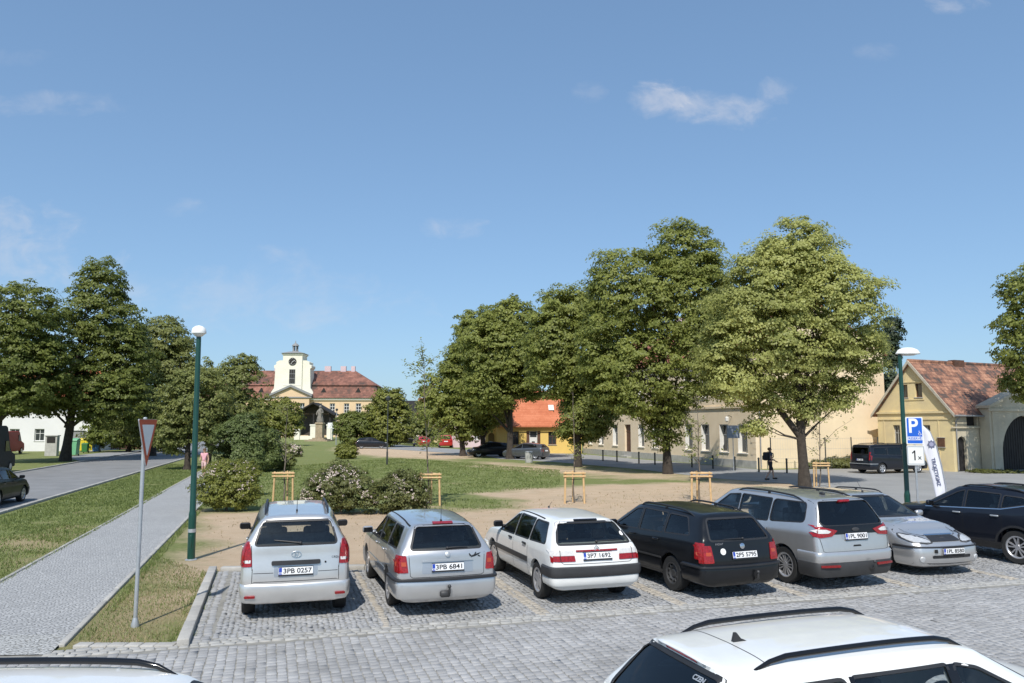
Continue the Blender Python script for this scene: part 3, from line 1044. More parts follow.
        if not s.det: gm = gr = MT['gloss_black']
        for sx in (-1, 1):
            for poly in sp['side_wins']:
                s.panel('side_window', poly, 'L' if sx < 0 else 'R', go, .004, gm, grow=.006)
        s.panel('rear_window', sp['rear_win'], 'B', go, .004, gr, grow=.006)
        s.panel('windscreen', sp['wind'], 'F', go, .004, gm, grow=.006)
        if s.det:
            for sx in (-1, 1):
                mb = MB()
                for poly in sp['side_wins']: s.ring_into(mb, poly, 'L' if sx < 0 else 'R', .018, .002)
                mb.build('window_seal', MT['blackplastic'], s.root, 40)
            mb = MB(); s.ring_into(mb, sp['rear_win'], 'B', .03, .002); mb.build('window_seal', MT['blackplastic'], s.root, 40)
            mb = MB(); s.ring_into(mb, sp['wind'], 'F', .03, .002); mb.build('window_seal', MT['blackplastic'], s.root, 40)
            if sp.get('seats', True):
                yh = sp['yh']
                for x in (-.37, .37): s.seat(x, yh - .62, .46)
                s.seat(0, yh - 1.5, 1.15, bench=True)

    def seat(s, x, y, w, bench=False):
        z = min(s.sp['br'], s.sp['bc']) - .36
        mb = MB()
        top = s.H - .42
        mb.rbox((x, y + .1, z + .06), (w, .5, .14), .05)
        mb.rbox((x, y - .17, (z + top) / 2), (w, .13, top - z), .05, M=None)
        for hx in ((x - .36, x + .36) if bench else (x,)):
            mb.rbox((hx, y - .2, top + .09), (.25, .09, .17), .04)
        mb.build('rear_bench' if bench else 'seat', MT['seat'], s.root, 50)

    # --- projecting onto the body
    def cast(s, side, u, v):
        if side == 'L': o, d = Vector((-3, u, v)), Vector((1, 0, 0))
        elif side == 'R': o, d = Vector((3, u, v)), Vector((-1, 0, 0))
        elif side == 'B': o, d = Vector((u, s.yr - 2, v)), Vector((0, 1, 0))
        elif side == 'F': o, d = Vector((u, s.yf + 2, v)), Vector((0, -1, 0))
        else: o, d = Vector((u, v, 4)), Vector((0, 0, -1))
        loc, n, i, dist = s.bvh.ray_cast(o, d)
        if loc is None or n is None:
            loc, n, i, dist = s.bvh.find_nearest(Vector(o) + d * (3 - s.hw if side in 'LR' else 2))
        if n.dot(d) > 0: n = -n
        return loc, n

    def panel_into(s, mb, poly, side, off, thick, cell=.09, grow=0, mi=0):
        if grow:
            c = Vector((sum(p[0] for p in poly) / len(poly), sum(p[1] for p in poly) / len(poly)))
            poly = [tuple(c + (Vector(p) - c) * (1 + grow / max((Vector(p) - c).length, .05))) for p in poly]
        bm = bmesh.new()
        f = bm.faces.new([bm.verts.new((p[0], p[1], 0)) for p in poly])
        if f.calc_area() < 1e-8: bm.free(); return
        us = [p[0] for p in poly]; vs = [p[1] for p in poly]
        if s.det == 0: cell = .3
        for ax, lo, hi in ((0, min(us), max(us)), (1, min(vs), max(vs))):
            k = int((hi - lo) / cell)
            for i in range(1, k + 1):
                c = lo + (hi - lo) * i / (k + 1)
                co = [0, 0, 0]; no = [0, 0, 0]; co[ax] = c; no[ax] = 1
                bmesh.ops.bisect_plane(bm, geom=bm.verts[:] + bm.edges[:] + bm.faces[:], plane_co=co, plane_no=no, dist=1e-5)
        V = []; F = []
        bm.verts.index_update()
        pr = []
        for v in bm.verts:
            l, n = s.cast(side, v.co.x, v.co.y); pr.append((l, n))
            V.append(l + n * off)
        for f in bm.faces: F.append([v.index for v in f.verts])
        if thick:
            mp = {}
            for e in bm.edges:
                if len(e.link_faces) == 1:
                    a, b = e.verts
                    for q in (a, b):
                        if q.index not in mp:
                            mp[q.index] = len(V); V.append(pr[q.index][0] + pr[q.index][1] * (off - thick))
                    F.append([a.index, b.index, mp[b.index], mp[a.index]])
        bm.free()
        mb.add(V, F, None, mi)

    def panel(s, name, poly, side, off, thick, mat, parent=None, grow=0, cell=.09):
        mb = MB(); s.panel_into(mb, poly, side, off, thick, cell, grow)
        if not mb.f: return None
        return mb.build(name, mat, parent or s.root, 45)

    def ring_into(s, mb, poly, side, w, off):
        n = len(poly)
        area = sum(poly[i - 1][0] * poly[i][1] - poly[i][0] * poly[i - 1][1] for i in range(n))
        sg = 1 if area > 0 else -1
        outp = []
        P_ = []
        for i in range(n):
            a, b = Vector(poly[i]), Vector(poly[(i + 1) % n])
            k = max(1, int((b - a).length / .08))
            for j in range(k): P_.append(a + (b - a) * j / k)
        n = len(P_)
        V = []; F = []
        for i in range(n):
            t = (P_[(i + 1) % n] - P_[i - 1]); t.normalize()
            nr = Vector((t.y, -t.x)) * sg
            for q, o in ((P_[i] - nr * .012, off - .006), (P_[i] - nr * .010, off), (P_[i] + nr * w * .7, off), (P_[i] + nr * w * .75, off - .004)):
                l, nn = s.cast(side, q.x, q.y)
                V.append(l + nn * o)
        for i in range(n):
            j = (i + 1) % n
            for k in range(3):
                F.append((i * 4 + k, i * 4 + k + 1, j * 4 + k + 1, j * 4 + k))
        mb.add(V, F)

    def line_into(s, mb, pts, side, w=.009, off=.0015):
        P_ = []
        for i in range(len(pts) - 1):
            a, b = Vector(pts[i]), Vector(pts[i + 1])
            k = max(1, int((b - a).length / .06))
            for j in range(k): P_.append(a + (b - a) * j / k)
        P_.append(Vector(pts[-1]))
        V = []; F = []
        for i in range(len(P_)):
            t = (P_[min(i + 1, len(P_) - 1)] - P_[max(i - 1, 0)]); t.normalize()
            nr = Vector((t.y, -t.x))
            for k in (-.5, .5):
                l, n = s.cast(side, *(P_[i] + nr * w * k)); V.append(l + n * off)
        for i in range(len(P_) - 1): F.append((2 * i, 2 * i + 1, 2 * i + 3, 2 * i + 2))
        mb.add(V, F)

    def seams(s, lines, name='panel_gaps'):
        for side, pts in lines:
            mb = MB(); s.line_into(mb, pts, side)
            mb.build('panel_gap', MT['seam'], s.root)

    def sweep(s, name, end, z0, z1, off, mat, amax=95, thick_top=.02, ylim=None):
        """bumper wrapped round one end; a soft-cornered section following the body"""
        sg = -1 if end == 'B' else 1
        y0 = (s.yr + .75) if end == 'B' else (s.yf - .75)
        zc = (z0 + z1) / 2
        if ylim is None:
            ylim = (s.yar - s.wr - .06) if end == 'B' else (s.yaf + s.wr + .06)
        h = z1 - z0
        prof = [(-.03, z0 + .01), (off * .55, z0), (off * .95, z0 + .2 * h), (off, z0 + .55 * h), (off * .92, z1 - .12 * h), (off * .6, z1 - .01), (off * .2, z1), (-.01, z1 - .004)]
        V = []; F = []; cnt = 0
        for k in range(-40, 41):
            a = R(amax) * k / 40
            d = Vector((math.sin(a), sg * math.cos(a), 0))
            o = Vector((0, y0, zc)) + d * 3
            l, n, i, dd = s.bvh.ray_cast(o, -d)
            if l is None: continue
            if (end == 'B' and l.y > ylim) or (end == 'F' and l.y < ylim): continue
            for (of, z) in prof:
                l2, n2, i2, dd2 = s.bvh.ray_cast(Vector((0, y0, z)) + d * 3, -d)
                l2 = l2 if l2 is not None else l
                q = l * .6 + l2 * .4 + d * of
                V.append(Vector((q.x, q.y, z)))
            cnt += 1
        m = len(prof)
        for i in range(cnt - 1):
            for j in range(m - 1):
                F.append((i * m + j, (i + 1) * m + j, (i + 1) * m + j + 1, i * m + j + 1))
        for e in (0, cnt - 1): F.append(tuple(e * m + j for j in range(m)))
        mb = MB(); mb.add(V, F)
        return mb.build(name, mat, s.root, 40)

    # --- wheels and small parts
    def make_wheels(s):
        r = s.wr; tw = s.sp.get('tyre_w', .2)
        sp = s.sp
        rimr = r * sp.get('rimk', .66)
        seg = 36 if s.det else 14
        tyre = MB()
        prof = [(rimr, -tw * .42), (rimr + .01, -tw * .48), (r * .93, -tw * .5), (r * .985, -tw * .42), (r, -tw * .25), (r, tw * .25), (r * .985, tw * .42), (r * .93, tw * .5), (rimr + .01, tw * .48), (rimr, tw * .42)]
        tyre.lathe(prof, seg, axis='x', caps=False)
        tme = tyre.mesh('tyre', True)
        smooth_angle(tme, 40)
        tme.materials.append(MT['rubber'])
        rim = MB()
        # outer face looks toward -x (left side); barrel, lip, spokes
        rim.lathe([(rimr - .012, tw * .2), (rimr + .008, -tw * .44), (rimr + .006, -tw * .485), (rimr - .014, -tw * .485), (rimr - .028, -tw * .42), (rimr - .03, tw * .1)], seg, axis='x', caps=False)
        n = sp.get('spokes', 5); sw = sp.get('spoke_w', .065)
        back = MB()
        back.lathe([(.01, -tw * .18), (rimr - .03, -tw * .15), (rimr - .03, -tw * .05), (.01, -tw * .05)], seg, axis='x')
        style = sp.get('rim', 'alloy')
        if s.det:
            if style == 'steel':
                rim.lathe([(.01, -tw * .30), (.06, -tw * .32), (.09, -tw * .22), (rimr * .62, -tw * .36), (rimr * .8, -tw * .28), (rimr - .02, -tw * .2)], seg, axis='x')
                for k in range(10):
                    a = 2 * math.pi * k / 10
                    Mx = Matrix.Rotation(a, 4, 'X')
                    back.rbox((-tw * .34, 0, rimr * .72), (.02, .035, .05), .008, 1, Mx)
            else:
                rim.lathe([(.01, -tw * .40), (.05, -tw * .40), (.065, -tw * .33), (.07, -tw * .1)], 16, axis='x')
                for k in range(n):
                    Mx = Matrix.Rotation(2 * math.pi * k / n, 4, 'X')
                    if sp.get('twin'):
                        for q in (-1, 1):
                            rim.prism([(.05, q * .012 - sw * .28), (.05, q * .012 + sw * .28), (rimr - .02, q * sw * 1.0 + sw * .30), (rimr - .02, q * sw * 1.0 - sw * .30)],
                                      lambda a, b: (-tw * (.38 + .06 * (a / rimr)), b, a), lambda a, b: (-tw * .16, b, a), Mx)
                    else:
                        rim.prism([(.04, -sw * .5), (.04, sw * .5), (rimr - .02, sw * .62), (rimr - .02, -sw * .62)],
                                  lambda a, b: (-tw * (.38 + .06 * (a / rimr)), b, a), lambda a, b: (-tw * .16, b, a), Mx)
        rm = MT['steel'] if style == 'steel' else MT['alloy']
        nr = len(rim.f)
        rim.add(back.v, back.f, None, 1)
        rme = rim.mesh('rim', True); smooth_angle(rme, 35)
        rme.materials.append(rm); rme.materials.append(MT['steel'] if style == 'steel' else MT['rubber'])
        if not s.det and style != 'steel': rme.materials[1] = rm
        xo = s.hw - tw / 2 - sp.get('wheel_in', .025)
        for y, st in ((s.yaf, sp.get('steer', 0)), (s.yar, 0)):
            for sx in (-1, 1):
                w = mk('wheel', tme, s.root)
                w.location = (sx * xo, y, r)
                w.rotation_euler = (random.uniform(0, 2), 0, (0 if sx < 0 else math.pi) + st)
                if sx > 0: w.rotation_euler = (random.uniform(0, 2), 0, math.pi + st)
                rr_ = mk('rim', rme, w)

    def mirror(s, mat=None, y=None, z=None, body_mat=None):
        y = y if y is not None else s.sp['yc'] - .42
        z = z if z is not None else s.sp['bc'] + .06
        for sx in (-1, 1):
            mb = MB()
            l, n = s.cast('L' if sx < 0 else 'R', y, z - .04)
            x = l.x
            mb.rbox((x + sx * .14, y, z), (.20, .10, .125), .045, 3)
            mb.rbox((x + sx * .02, y + .02, z - .05), (.1, .06, .05), .015, 1)
            o = mb.build('mirror', mat or s.paint, s.root, 50)
            g = MB(); g.rbox((x + sx * .145, y - .056, z), (.155, .006, .09), .002, 1)
            g.build('mirror_glass', MT['gloss_black'], o)

    def handles(s, ys, z, mat=None):
        for sx, sd in ((-1, 'L'), (1, 'R')):
            for y in ys:
                mb = MB()
                l, n = s.cast(sd, y, z)
                mb.rbox((l.x + sx * .022, y, z), (.03, .19, .035), .012, 2)
                mb.build('door_handle', mat or s.paint, s.root, 50)

    def side_seams(s, doors, zlo=.28, extra=()):
        """doors: list of y positions of the vertical gaps"""
        L = []
        for sd in 'LR':
            for y in doors: L.append((sd, [(y, zlo), (y, s.sp['bc'] - .02)]))
            if len(doors) > 1: L.append((sd, [(min(doors), zlo), (max(doors), zlo)]))
            for e in extra: L.append((sd, e))
        return L

    def rails(s, y0, y1, x, mat, h=.045, r=.016, flat=False, x1=None):
        x1 = x1 or x
        for sx in (-1, 1):
            mb = MB(); pts = []; n = 14
            for i in range(n + 1):
                t = i / n; y = lerp(y0, y1, t); xx = lerp(x, x1, t)
                l, nn = s.cast('T', sx * xx, y)
                e = min(1, min(t, 1 - t) * 7)
                e = math.sin(e * math.pi / 2)
                pts.append((l.x, y, l.z - .012 + (h + .012) * e))
            rad = [r * (.55 + .45 * min(1, min(i / n, 1 - i / n) * 9)) for i in range(n + 1)]
            mb.tube(pts, rad, 8)
            if not flat:
                for t in (.5,):
                    y = lerp(y0, y1, t); l, nn = s.cast('T', sx * x, y)
                    mb.rbox((l.x, y, l.z + h * .4), (.03, .07, h), .01, 1)
            mb.build('roof_rail', mat, s.root, 60)

    def gutters(s, x, y0, y1, mat=None):
        for sx in (-1, 1):
            mb = MB(); s.line_into(mb, [(sx * x, y0), (sx * x, y1)], 'T', .022, .003)
            mb.build('roof_strip', mat or MT['seam'], s.root)

    def antenna(s, x, y, h=.4, tilt=.35):
        l, n = s.cast('T', x, y)
        mb = MB(); mb.rbox((l.x, l.y, l.z + .015), (.03, .06, .04), .01, 1)
        mb.tube([(l.x, l.y, l.z + .02), (l.x, l.y - h * math.sin(tilt), l.z + h * math.cos(tilt))], [.005, .003], 6)
        mb.build('antenna', MT['blackplastic'], s.root, 40)

    def fin(s, y):
        l, n = s.cast('T', 0, y)
        mb = MB()
        mb.prism([(-.07, 0), (.07, 0), (.0, .028), (-.035, .075), (-.055, .075)], lambda a, b: (-.018 * (1 - b * 6), y + a, l.z - .008 + b), lambda a, b: (.018 * (1 - b * 6), y + a, l.z - .008 + b))
        mb.build('antenna', MT['blackplastic'], s.root, 40)

    def plate(s, txt, end, z, x=0, frame=True, tilt=None, poff=.016):
        l, n = s.cast('B' if end == 'B' else 'F', x, z)
        sg = -1 if end == 'B' else 1
        off = poff
        M = Matrix.Translation((x, l.y + sg * off, z))
        if end == 'F': M = M @ Matrix.Rotation(math.pi, 4, 'Z')
        ang = math.atan2(n.z, abs(n.y)) if tilt is None else tilt
        M = M @ Matrix.Rotation(-ang, 4, 'X')
        mb = MB(); mb.rbox((0, 0, 0), (.52, .012, .112), .004, 1, M)
        p = mb.build('number_plate', MT['plate_white'], s.root)
        fb = MB()
        fb.rbox((0, .003, -.062), (.53, .02, .028), .004, 1, M); fb.rbox((0, .003, .06), (.53, .018, .012), .004, 1, M)
        fb.build('plate_frame', MT['blackplastic'], p)
        bb = MB(); bb.box(-.257, -.212, -.0085, -.0066, -.053, .053, M)
        bb.build('blue_band', MT['plate_blue'], p)
        M2 = M @ Matrix.Translation((.022, -.0066, -.002)) @ Matrix.Rotation(math.pi / 2, 4, 'X')
        tb = MB(); me = text_mesh(txt, .118, .001, .0025)
        xs = [v.co.x for v in me.vertices]; w = max(xs) - min(xs)
        mb_mesh(tb, me, M2 @ Matrix.Diagonal((.43 / w, .85, 1, 1)))
        tb.build('lettering', MT['ink'], p)
        t2 = MB(); me = text_mesh('CZ', .035, .001, .001)
        mb_mesh(t2, me, M @ Matrix.Translation((-.234, -.0086, -.03)) @ Matrix.Rotation(math.pi / 2, 4, 'X'))
        t2.build('lettering', MT['plate_white'], p)
        return p

    def emblem(s, end, z, kind='ring', r=.05, mat=None):
        l, n = s.cast(end, 0, z)
        sg = -1 if end == 'B' else 1
        mb = MB()
        Mx = Matrix.Translation((0, l.y + sg * .012, z)) @ n.to_track_quat('Z', 'Y').to_matrix().to_4x4()
        if kind == 'ring':
            pts = [Vector((1.45 * r * math.cos(2 * math.pi * k / 20), r * .9 * math.sin(2 * math.pi * k / 20), 0)) for k in range(21)]
            mb.tube(pts, .007, 6, M=Mx); mb.tube([(-.45 * r, -.6 * r, 0), (-.35 * r, .6 * r, 0)], .007, 6, M=Mx); mb.tube([(.35 * r, -.6 * r, 0), (.45 * r, .6 * r, 0)], .007, 6, M=Mx)
            mb.tube([(-.4 * r, -.1 * r, 0), (.4 * r, .1 * r, 0)], .006, 6, M=Mx)
        elif kind == 'disc':
            mb.lathe([(r, -.012), (r, .004), (r * .85, .008), (.001, .01)], 20, Mx)
        elif kind == 'oval':
            mb.lathe([(r, -.012), (r, .004), (r * .85, .008), (.001, .01)], 20, Mx @ Matrix.Diagonal((1.9, .8, 1, 1)))
        elif kind == 'chevron':
            for dz in (0, -.04):
                mb.tube([(-.045, -.02 + dz, 0), (0, .03 + dz, 0), (.045, -.02 + dz, 0)], .008, 6, M=Mx)
        mb.build('emblem', mat or MT['chrome'], s.root, 40)

    def wiper(s, x0, x1, z, arm=.0):
        l, n = s.cast('B', x0, z); l2, n2 = s.cast('B', x1, z + arm)
        mb = MB()
        mb.tube([l + n * .02, (l + l2) / 2 + n * .03, l2 + n * .015], [.014, .010, .007], 6)
        mb.sphere(l + n * .015, .025, u=10, v=6)
        mb.build('wiper', MT['blackplastic'], s.root, 50)

    def towbar(s, x=0, z=.42, y=-.1, big=False):
        mb = MB()
        mb.tube([(x, s.yr + .2, z - .1), (x, s.yr - .06, z - .1), (x, s.yr - .13, z - .04), (x, s.yr - .13, z + .04)], [.02, .022, .02, .016], 8)
        mb.sphere((x, s.yr - .13, z + .06), .03, u=10, v=8)
        if big: mb.rbox((x - .06, s.yr - .07, z - .06), (.16, .1, .1), .02, 1)
        mb.build('tow_hitch', MT['steel'], s.root, 50)


Z0 = .034     # wheels stand on top of the setts


def mir(poly): return [(-a, b) for a, b in poly[::-1]]


def trap(xb, xt, z0, z1, r=.06): return rpoly([(-xb, z0), (xb, z0), (xt, z1), (-xt, z1)], r)


def wheel_place(px_u, px_v, rotz, wx, wy):
    """car origin such that the wheel contact at local (wx, wy) stands on the ground seen at a pixel"""
    g = G(px_u, px_v, Z0)
    c, s_ = math.cos(rotz), math.sin(rotz)
    return (g.x - (c * wx - s_ * wy), g.y - (s_ * wx + c * wy), 0)

def rowcar(u, v, rotz, sp):
    hw = sp['W'] / 2; yar = sp['L'] / 2 - sp.get('fo', .88) - sp['wb']
    p = wheel_place(u, v, rotz, -(hw - .10), yar - .05)
    return (p[0], p[1], Z0)


GRP = 'cars parked in the cobbled bays'
# ---------- silver compact people carrier, seen square from behind
sp = dict(L=4.03, W=1.68, H=1.62, wb=2.6, fo=.80, wr=.31, br=1.10, bc=.98, zc=1.08, zh=.92, yh=.62, yc=1.36, Hr=1.58, tw=.24, rtaper=.04, zb=.24,
          rear=[(.2, .10), (.33, .03), (.5, 0), (.66, 0), (.75, .03), (1.2, .06), (1.58, .25), (1.7, .30)], yR=-.5,
          side_wins=[rpoly([(-1.72, 1.20), (-.98, 1.13), (-.98, 1.48), (-1.62, 1.475)], .05), rpoly([(-.92, 1.13), (-.02, 1.07), (-.02, 1.495), (-.92, 1.485)], .04), rpoly([(.04, 1.065), (1.12, 1.04), (.55, 1.46), (.04, 1.495)], .05)],
          rear_win=trap(.625, .525, 1.14, 1.485, .05), wind=trap(.66, .54, 1.14, 1.49, .06), rim='alloy', spokes=5)
rz = R(16)
c1 = Car('parked_car', 'silver compact people carrier seen square from behind, leftmost in the parking row', rowcar(246.5, 613.5, rz, sp), rz, MT['silver'], group=GRP, **sp)
c1.sweep('bumper', 'B', .27, .56, .04, MT['silver'])
c1.sweep('bumper', 'F', .24, .58, .04, MT['silver'])
for sg in (-1, 1):
    mb = MB()
    P = [(sg * x, z) for x, z in [(.665, .82), (.80, .815), (.85, .86), (.845, 1.02), (.80, 1.20), (.705, 1.20), (.675, 1.02)]]
    c1.panel_into(mb, rpoly(P, .02), 'B', .014, .02, .05)
    sd = 'R' if sg > 0 else 'L'
    c1.panel_into(mb, [(-1.97, .84), (-1.80, .90), (-1.78, 1.05), (-1.80, 1.20), (-1.93, 1.18)], sd, .012, .02, .05)
    tl = mb.build('tail_light', MT['red_lens'], c1.root, 40)
    c1.panel('lens', [(sg * x, z) for x, z in [(.685, 0.875), (.835, 0.87), (.838, 0.915), (.68, 0.92)]], 'B', .018, .008, MT['white_lens'], tl)
    c1.panel('reflector', rpoly([(sg * .60, .365), (sg * .74, .365), (sg * .74, .40), (sg * .60, .40)], .015), 'B', .062, .03, MT['red_lens'])
c1.seams([('B', [(-.655, 0.785), (-.66, 0.575), (-.62, .59), (.62, .59), (.66, 0.575), (.655, 0.785)]), ('B', [(-.68, 1.135), (-.66, 0.765)]), ('B', [(.68, 1.135), (.66, 0.765)]), ('B', [(-.64, 0.72), (-.34, 0.72)]), ('B', [(.34, 0.72), (.64, 0.72)])] + c1.side_seams([1.05, .0, -.95]))
c1.panel('handle_bar', rpoly([(-.37, 0.83), (.37, 0.83), (.37, 0.9), (-.37, 0.9)], .025), 'B', .03, .04, MT['blackplastic'])
c1.panel('plate_recess', rpoly([(-.33, 0.66), (.33, 0.66), (.33, 0.83), (-.33, 0.83)], .02), 'B', .004, .004, MT['silver2'])
c1.plate('3PB 0257', 'B', 0.745)
c1.emblem('B', 0.990, 'ring', .05)
mb = MB(); l, n = c1.cast('B', .45, .855); mb.sphere(l + n * .004, .016, u=8, v=6); mb.build('tailgate_lock', MT['seam'], c1.root)
t = text_mesh('CRDi', .05, .001); mb = MB(); l, n = c1.cast('B', .60, .92); mb_mesh(mb, t, Matrix.Translation(l + n * .006) @ Matrix.Rotation(math.pi / 2, 4, 'X')); mb.build('badge', MT['steel'], c1.root)
c1.wiper(.06, -.34, 1.16, .05)
c1.rails(-1.45, .45, .50, MT['blackplastic'], .06, .022)
c1.antenna(0, -1.35, .28, .15)
c1.mirror(MT['blackplastic'], .98, 1.10)
c1.handles([-.12 - .75, .12], .98)

# ---------- silver estate with tow hitch
sp = dict(L=4.48, W=1.63, H=1.45, wb=2.51, fo=.90, wr=.31, br=.95, bc=.91, zc=.98, zh=.83, yh=.30, yc=1.05, Hr=1.42, tw=.22, rtaper=.06, zb=.22, r0=.80,
          rear=[(.2, .10), (.32, .02), (.5, 0), (.6, .02), (.95, .06), (1.0, .08), (1.42, .40), (1.5, .46)],
          side_wins=[rpoly([(-1.80, 1.02), (-.98, .985), (-.98, 1.325), (-1.50, 1.315)], .05), rpoly([(-.93, .982), (-.09, .955), (-.09, 1.34), (-.93, 1.33)], .03), rpoly([(-.05, .953), (.88, .935), (.22, 1.30), (-.05, 1.34)], .04)],
          rear_win=trap(.58, .46, 1.035, 1.365, .05), wind=trap(.68, .55, 1.03, 1.35, .06), spokes=7)
rz = R(18)
c2 = Car('parked_car', 'silver estate car with grey tow ball and a black lizard sticker on its tailgate', rowcar(392, 605, rz, sp), rz, MT['silver3'], group=GRP, **sp)
c2.sweep('bumper', 'B', .29, .585, .05, MT['silver3'])
c2.sweep('bumper_strip', 'B', .555, .605, .066, MT['blackplastic'])
c2.sweep('bumper', 'F', .22, .55, .04, MT['silver3'])
for sg in (-1, 1):
    mb = MB()
    c2.panel_into(mb, rpoly([(sg * x, z) for x, z in [(.63, .69), (.85, .69), (.85, .95), (.66, .95)]], .02), 'B', .014, .02, .05)
    sd = 'R' if sg > 0 else 'L'
    c2.panel_into(mb, rpoly([(-2.16, .70), (-1.98, .70), (-1.96, .95), (-2.14, .95)], .02), sd, .012, .02, .05)
    tl = mb.build('tail_light', MT['red_lens'], c2.root, 40)
    c2.panel('lens', rpoly([(sg * x, z) for x, z in [(.66, .79), (.80, .79), (.80, .855), (.665, .855)]], .01), 'B', .018, .008, MT['amber'], tl)
c2.seams([('B', [(-.62, .96), (-.60, .64), (-.56, .615), (.56, .615), (.60, .64), (.62, .96)])] + c2.side_seams([.9, -.07, -.95]))
c2.panel('plate_recess', rpoly([(-.42, .67), (.42, .67), (.40, .86), (-.40, .86)], .03), 'B', .004, .004, MT['silver2'])
c2.panel('trim_bar', rpoly([(-.42, .845), (.42, .845), (.41, .875), (-.41, .875)], .01), 'B', .022, .03, MT['silver3'])
c2.plate('3PB 6841', 'B', .765)
c2.emblem('B', .955, 'disc', .042, MT['galv'])
c2.panel('brake_light', rpoly([(-.17, 1.385), (.17, 1.385), (.17, 1.408), (-.17, 1.408)], .008), 'B', .02, .03, MT['red_lens'])
mb = MB()
for P in ([(.38, .885), (.46, .90), (.53, .93), (.56, .955), (.51, .945), (.45, .93), (.40, .915)], [(.44, .93), (.47, .965), (.485, .96), (.465, .925)], [(.50, .90), (.545, .885), (.55, .90), (.515, .92)], [(.37, .90), (.35, .945), (.365, .95), (.40, .91)]):
    c2.panel_into(mb, P, 'B', .004, 0)
mb.build('sticker', MT['ink'], c2.root)
c2.wiper(0, .34, 1.04, .0)
c2.gutters(.52, -1.75, .2)
c2.antenna(0, -1.72, .42, .05)
c2.mirror(None, .72, 1.02)
c2.handles([-.78, .06], .88, MT['silver3'])
c2.towbar(0, .42, big=True)
for sd in 'LR': c2.panel('side_strip', [(-1.0, .55), (.95, .53), (.95, .57), (-1.0, .59)], sd, .014, .016, MT['silver2'])

# ---------- white estate with dark bumper band
sp = dict(L=4.5, W=1.655, H=1.40, wb=2.74, fo=.95, wr=.31, br=.93, bc=.90, zc=.96, zh=.80, yh=.22, yc=1.10, Hr=1.38, tw=.21, rtaper=.05, zb=.25,
          rear=[(.2, .12), (.35, .03), (.5, 0), (.72, .0), (.78, .03), (.95, .08), (1.38, .56), (1.5, .66)],
          side_wins=[rpoly([(-1.80, .975), (-.97, .945), (-.97, 1.30), (-1.50, 1.285)], .05), rpoly([(-.93, .943), (-.12, .925), (-.12, 1.315), (-.93, 1.305)], .03), rpoly([(-.08, .923), (.90, .905), (.14, 1.27), (-.08, 1.315)], .04)],
          rear_win=trap(.67, .54, 1.0, 1.31, .05), wind=trap(.66, .53, 1.0, 1.29, .06), spokes=4, spoke_w=.11)
rz = R(17.5)
c3 = Car('parked_car', 'white estate car with wide dark bumper band and half white half red rear lights', rowcar(542, 598, rz, sp), rz, MT['carwhite'], group=GRP, **sp)
c3.sweep('bumper', 'B', .33, .48, .035, MT['carwhite'])
c3.sweep('bumper_band', 'B', .475, .65, .05, MT['steel'])
c3.sweep('bumper', 'F', .25, .56, .04, MT['carwhite'])
for sg in (-1, 1):
    mb = MB()
    c3.panel_into(mb, rpoly([(sg * x, z) for x, z in [(.40, 0.73), (.85, 0.73), (.85, 0.82), (.41, 0.82)]], .012), 'B', .014, .02, .05)
    tl = mb.build('tail_light', MT['red_lens'], c3.root, 40)
    mb = MB()
    c3.panel_into(mb, rpoly([(sg * x, z) for x, z in [(.41, 0.823), (.85, 0.823), (.84, 0.905), (.43, 0.905)]], .012), 'B', .014, .02, .05)
    mb.build('lens', MT['white_lens'], tl, 40)
    c3.panel('light_gap', [(sg * .655, 0.73), (sg * .665, 0.73), (sg * .665, 0.905), (sg * .655, 0.905)], 'B', .0185, .004, MT['seam'], tl)
c3.seams([('B', [(-.66, 0.995), (-.64, 0.715), (-.6, 0.69), (.6, 0.69), (.64, 0.715), (.66, 0.995)])] + c3.side_seams([.95, -.10, -.96]))
c3.plate('3P7 1692', 'B', 0.813)
c3.panel('plate_lamp_bar', rpoly([(-.38, 0.88), (.38, 0.88), (.38, 0.907), (-.38, 0.907)], .008), 'B', .02, .03, MT['red_lens'])
c3.emblem('B', 0.950, 'chevron', mat=MT['galv'])
t = text_mesh('XANTIA', .05, .001); mb = MB(); l, n = c3.cast('B', .62, 1.0); mb_mesh(mb, t, Matrix.Translation(l + n * .006) @ Matrix.Rotation(math.pi / 2, 4, 'X')); mb.build('badge', MT['steel'], c3.root)
c3.panel('spoiler_lamp', rpoly([(-.22, 1.33), (.22, 1.33), (.22, 1.35), (-.22, 1.35)], .006), 'B', .02, .03, MT['gloss_black'])
c3.panel('sticker', [(.58 + .035 * math.cos(k * .6283), 1.13 + .035 * math.sin(k * .6283)) for k in range(10)], 'B', -.002, 0, MT['white_paint'])
c3.wiper(.03, .52, 1.02, .0)
c3.gutters(.57, -1.25, .1)
c3.antenna(0, .12, .22, .9)
c3.mirror(MT['blackplastic'], .74, 1.03)
c3.handles([-.80, .06], .86, MT['blackplastic'])
for sd in 'LR': c3.panel('side_strip', [(-.98, .55), (1.05, .53), (1.05, .62), (-.98, .64)], sd, .014, .016, MT['steel'])

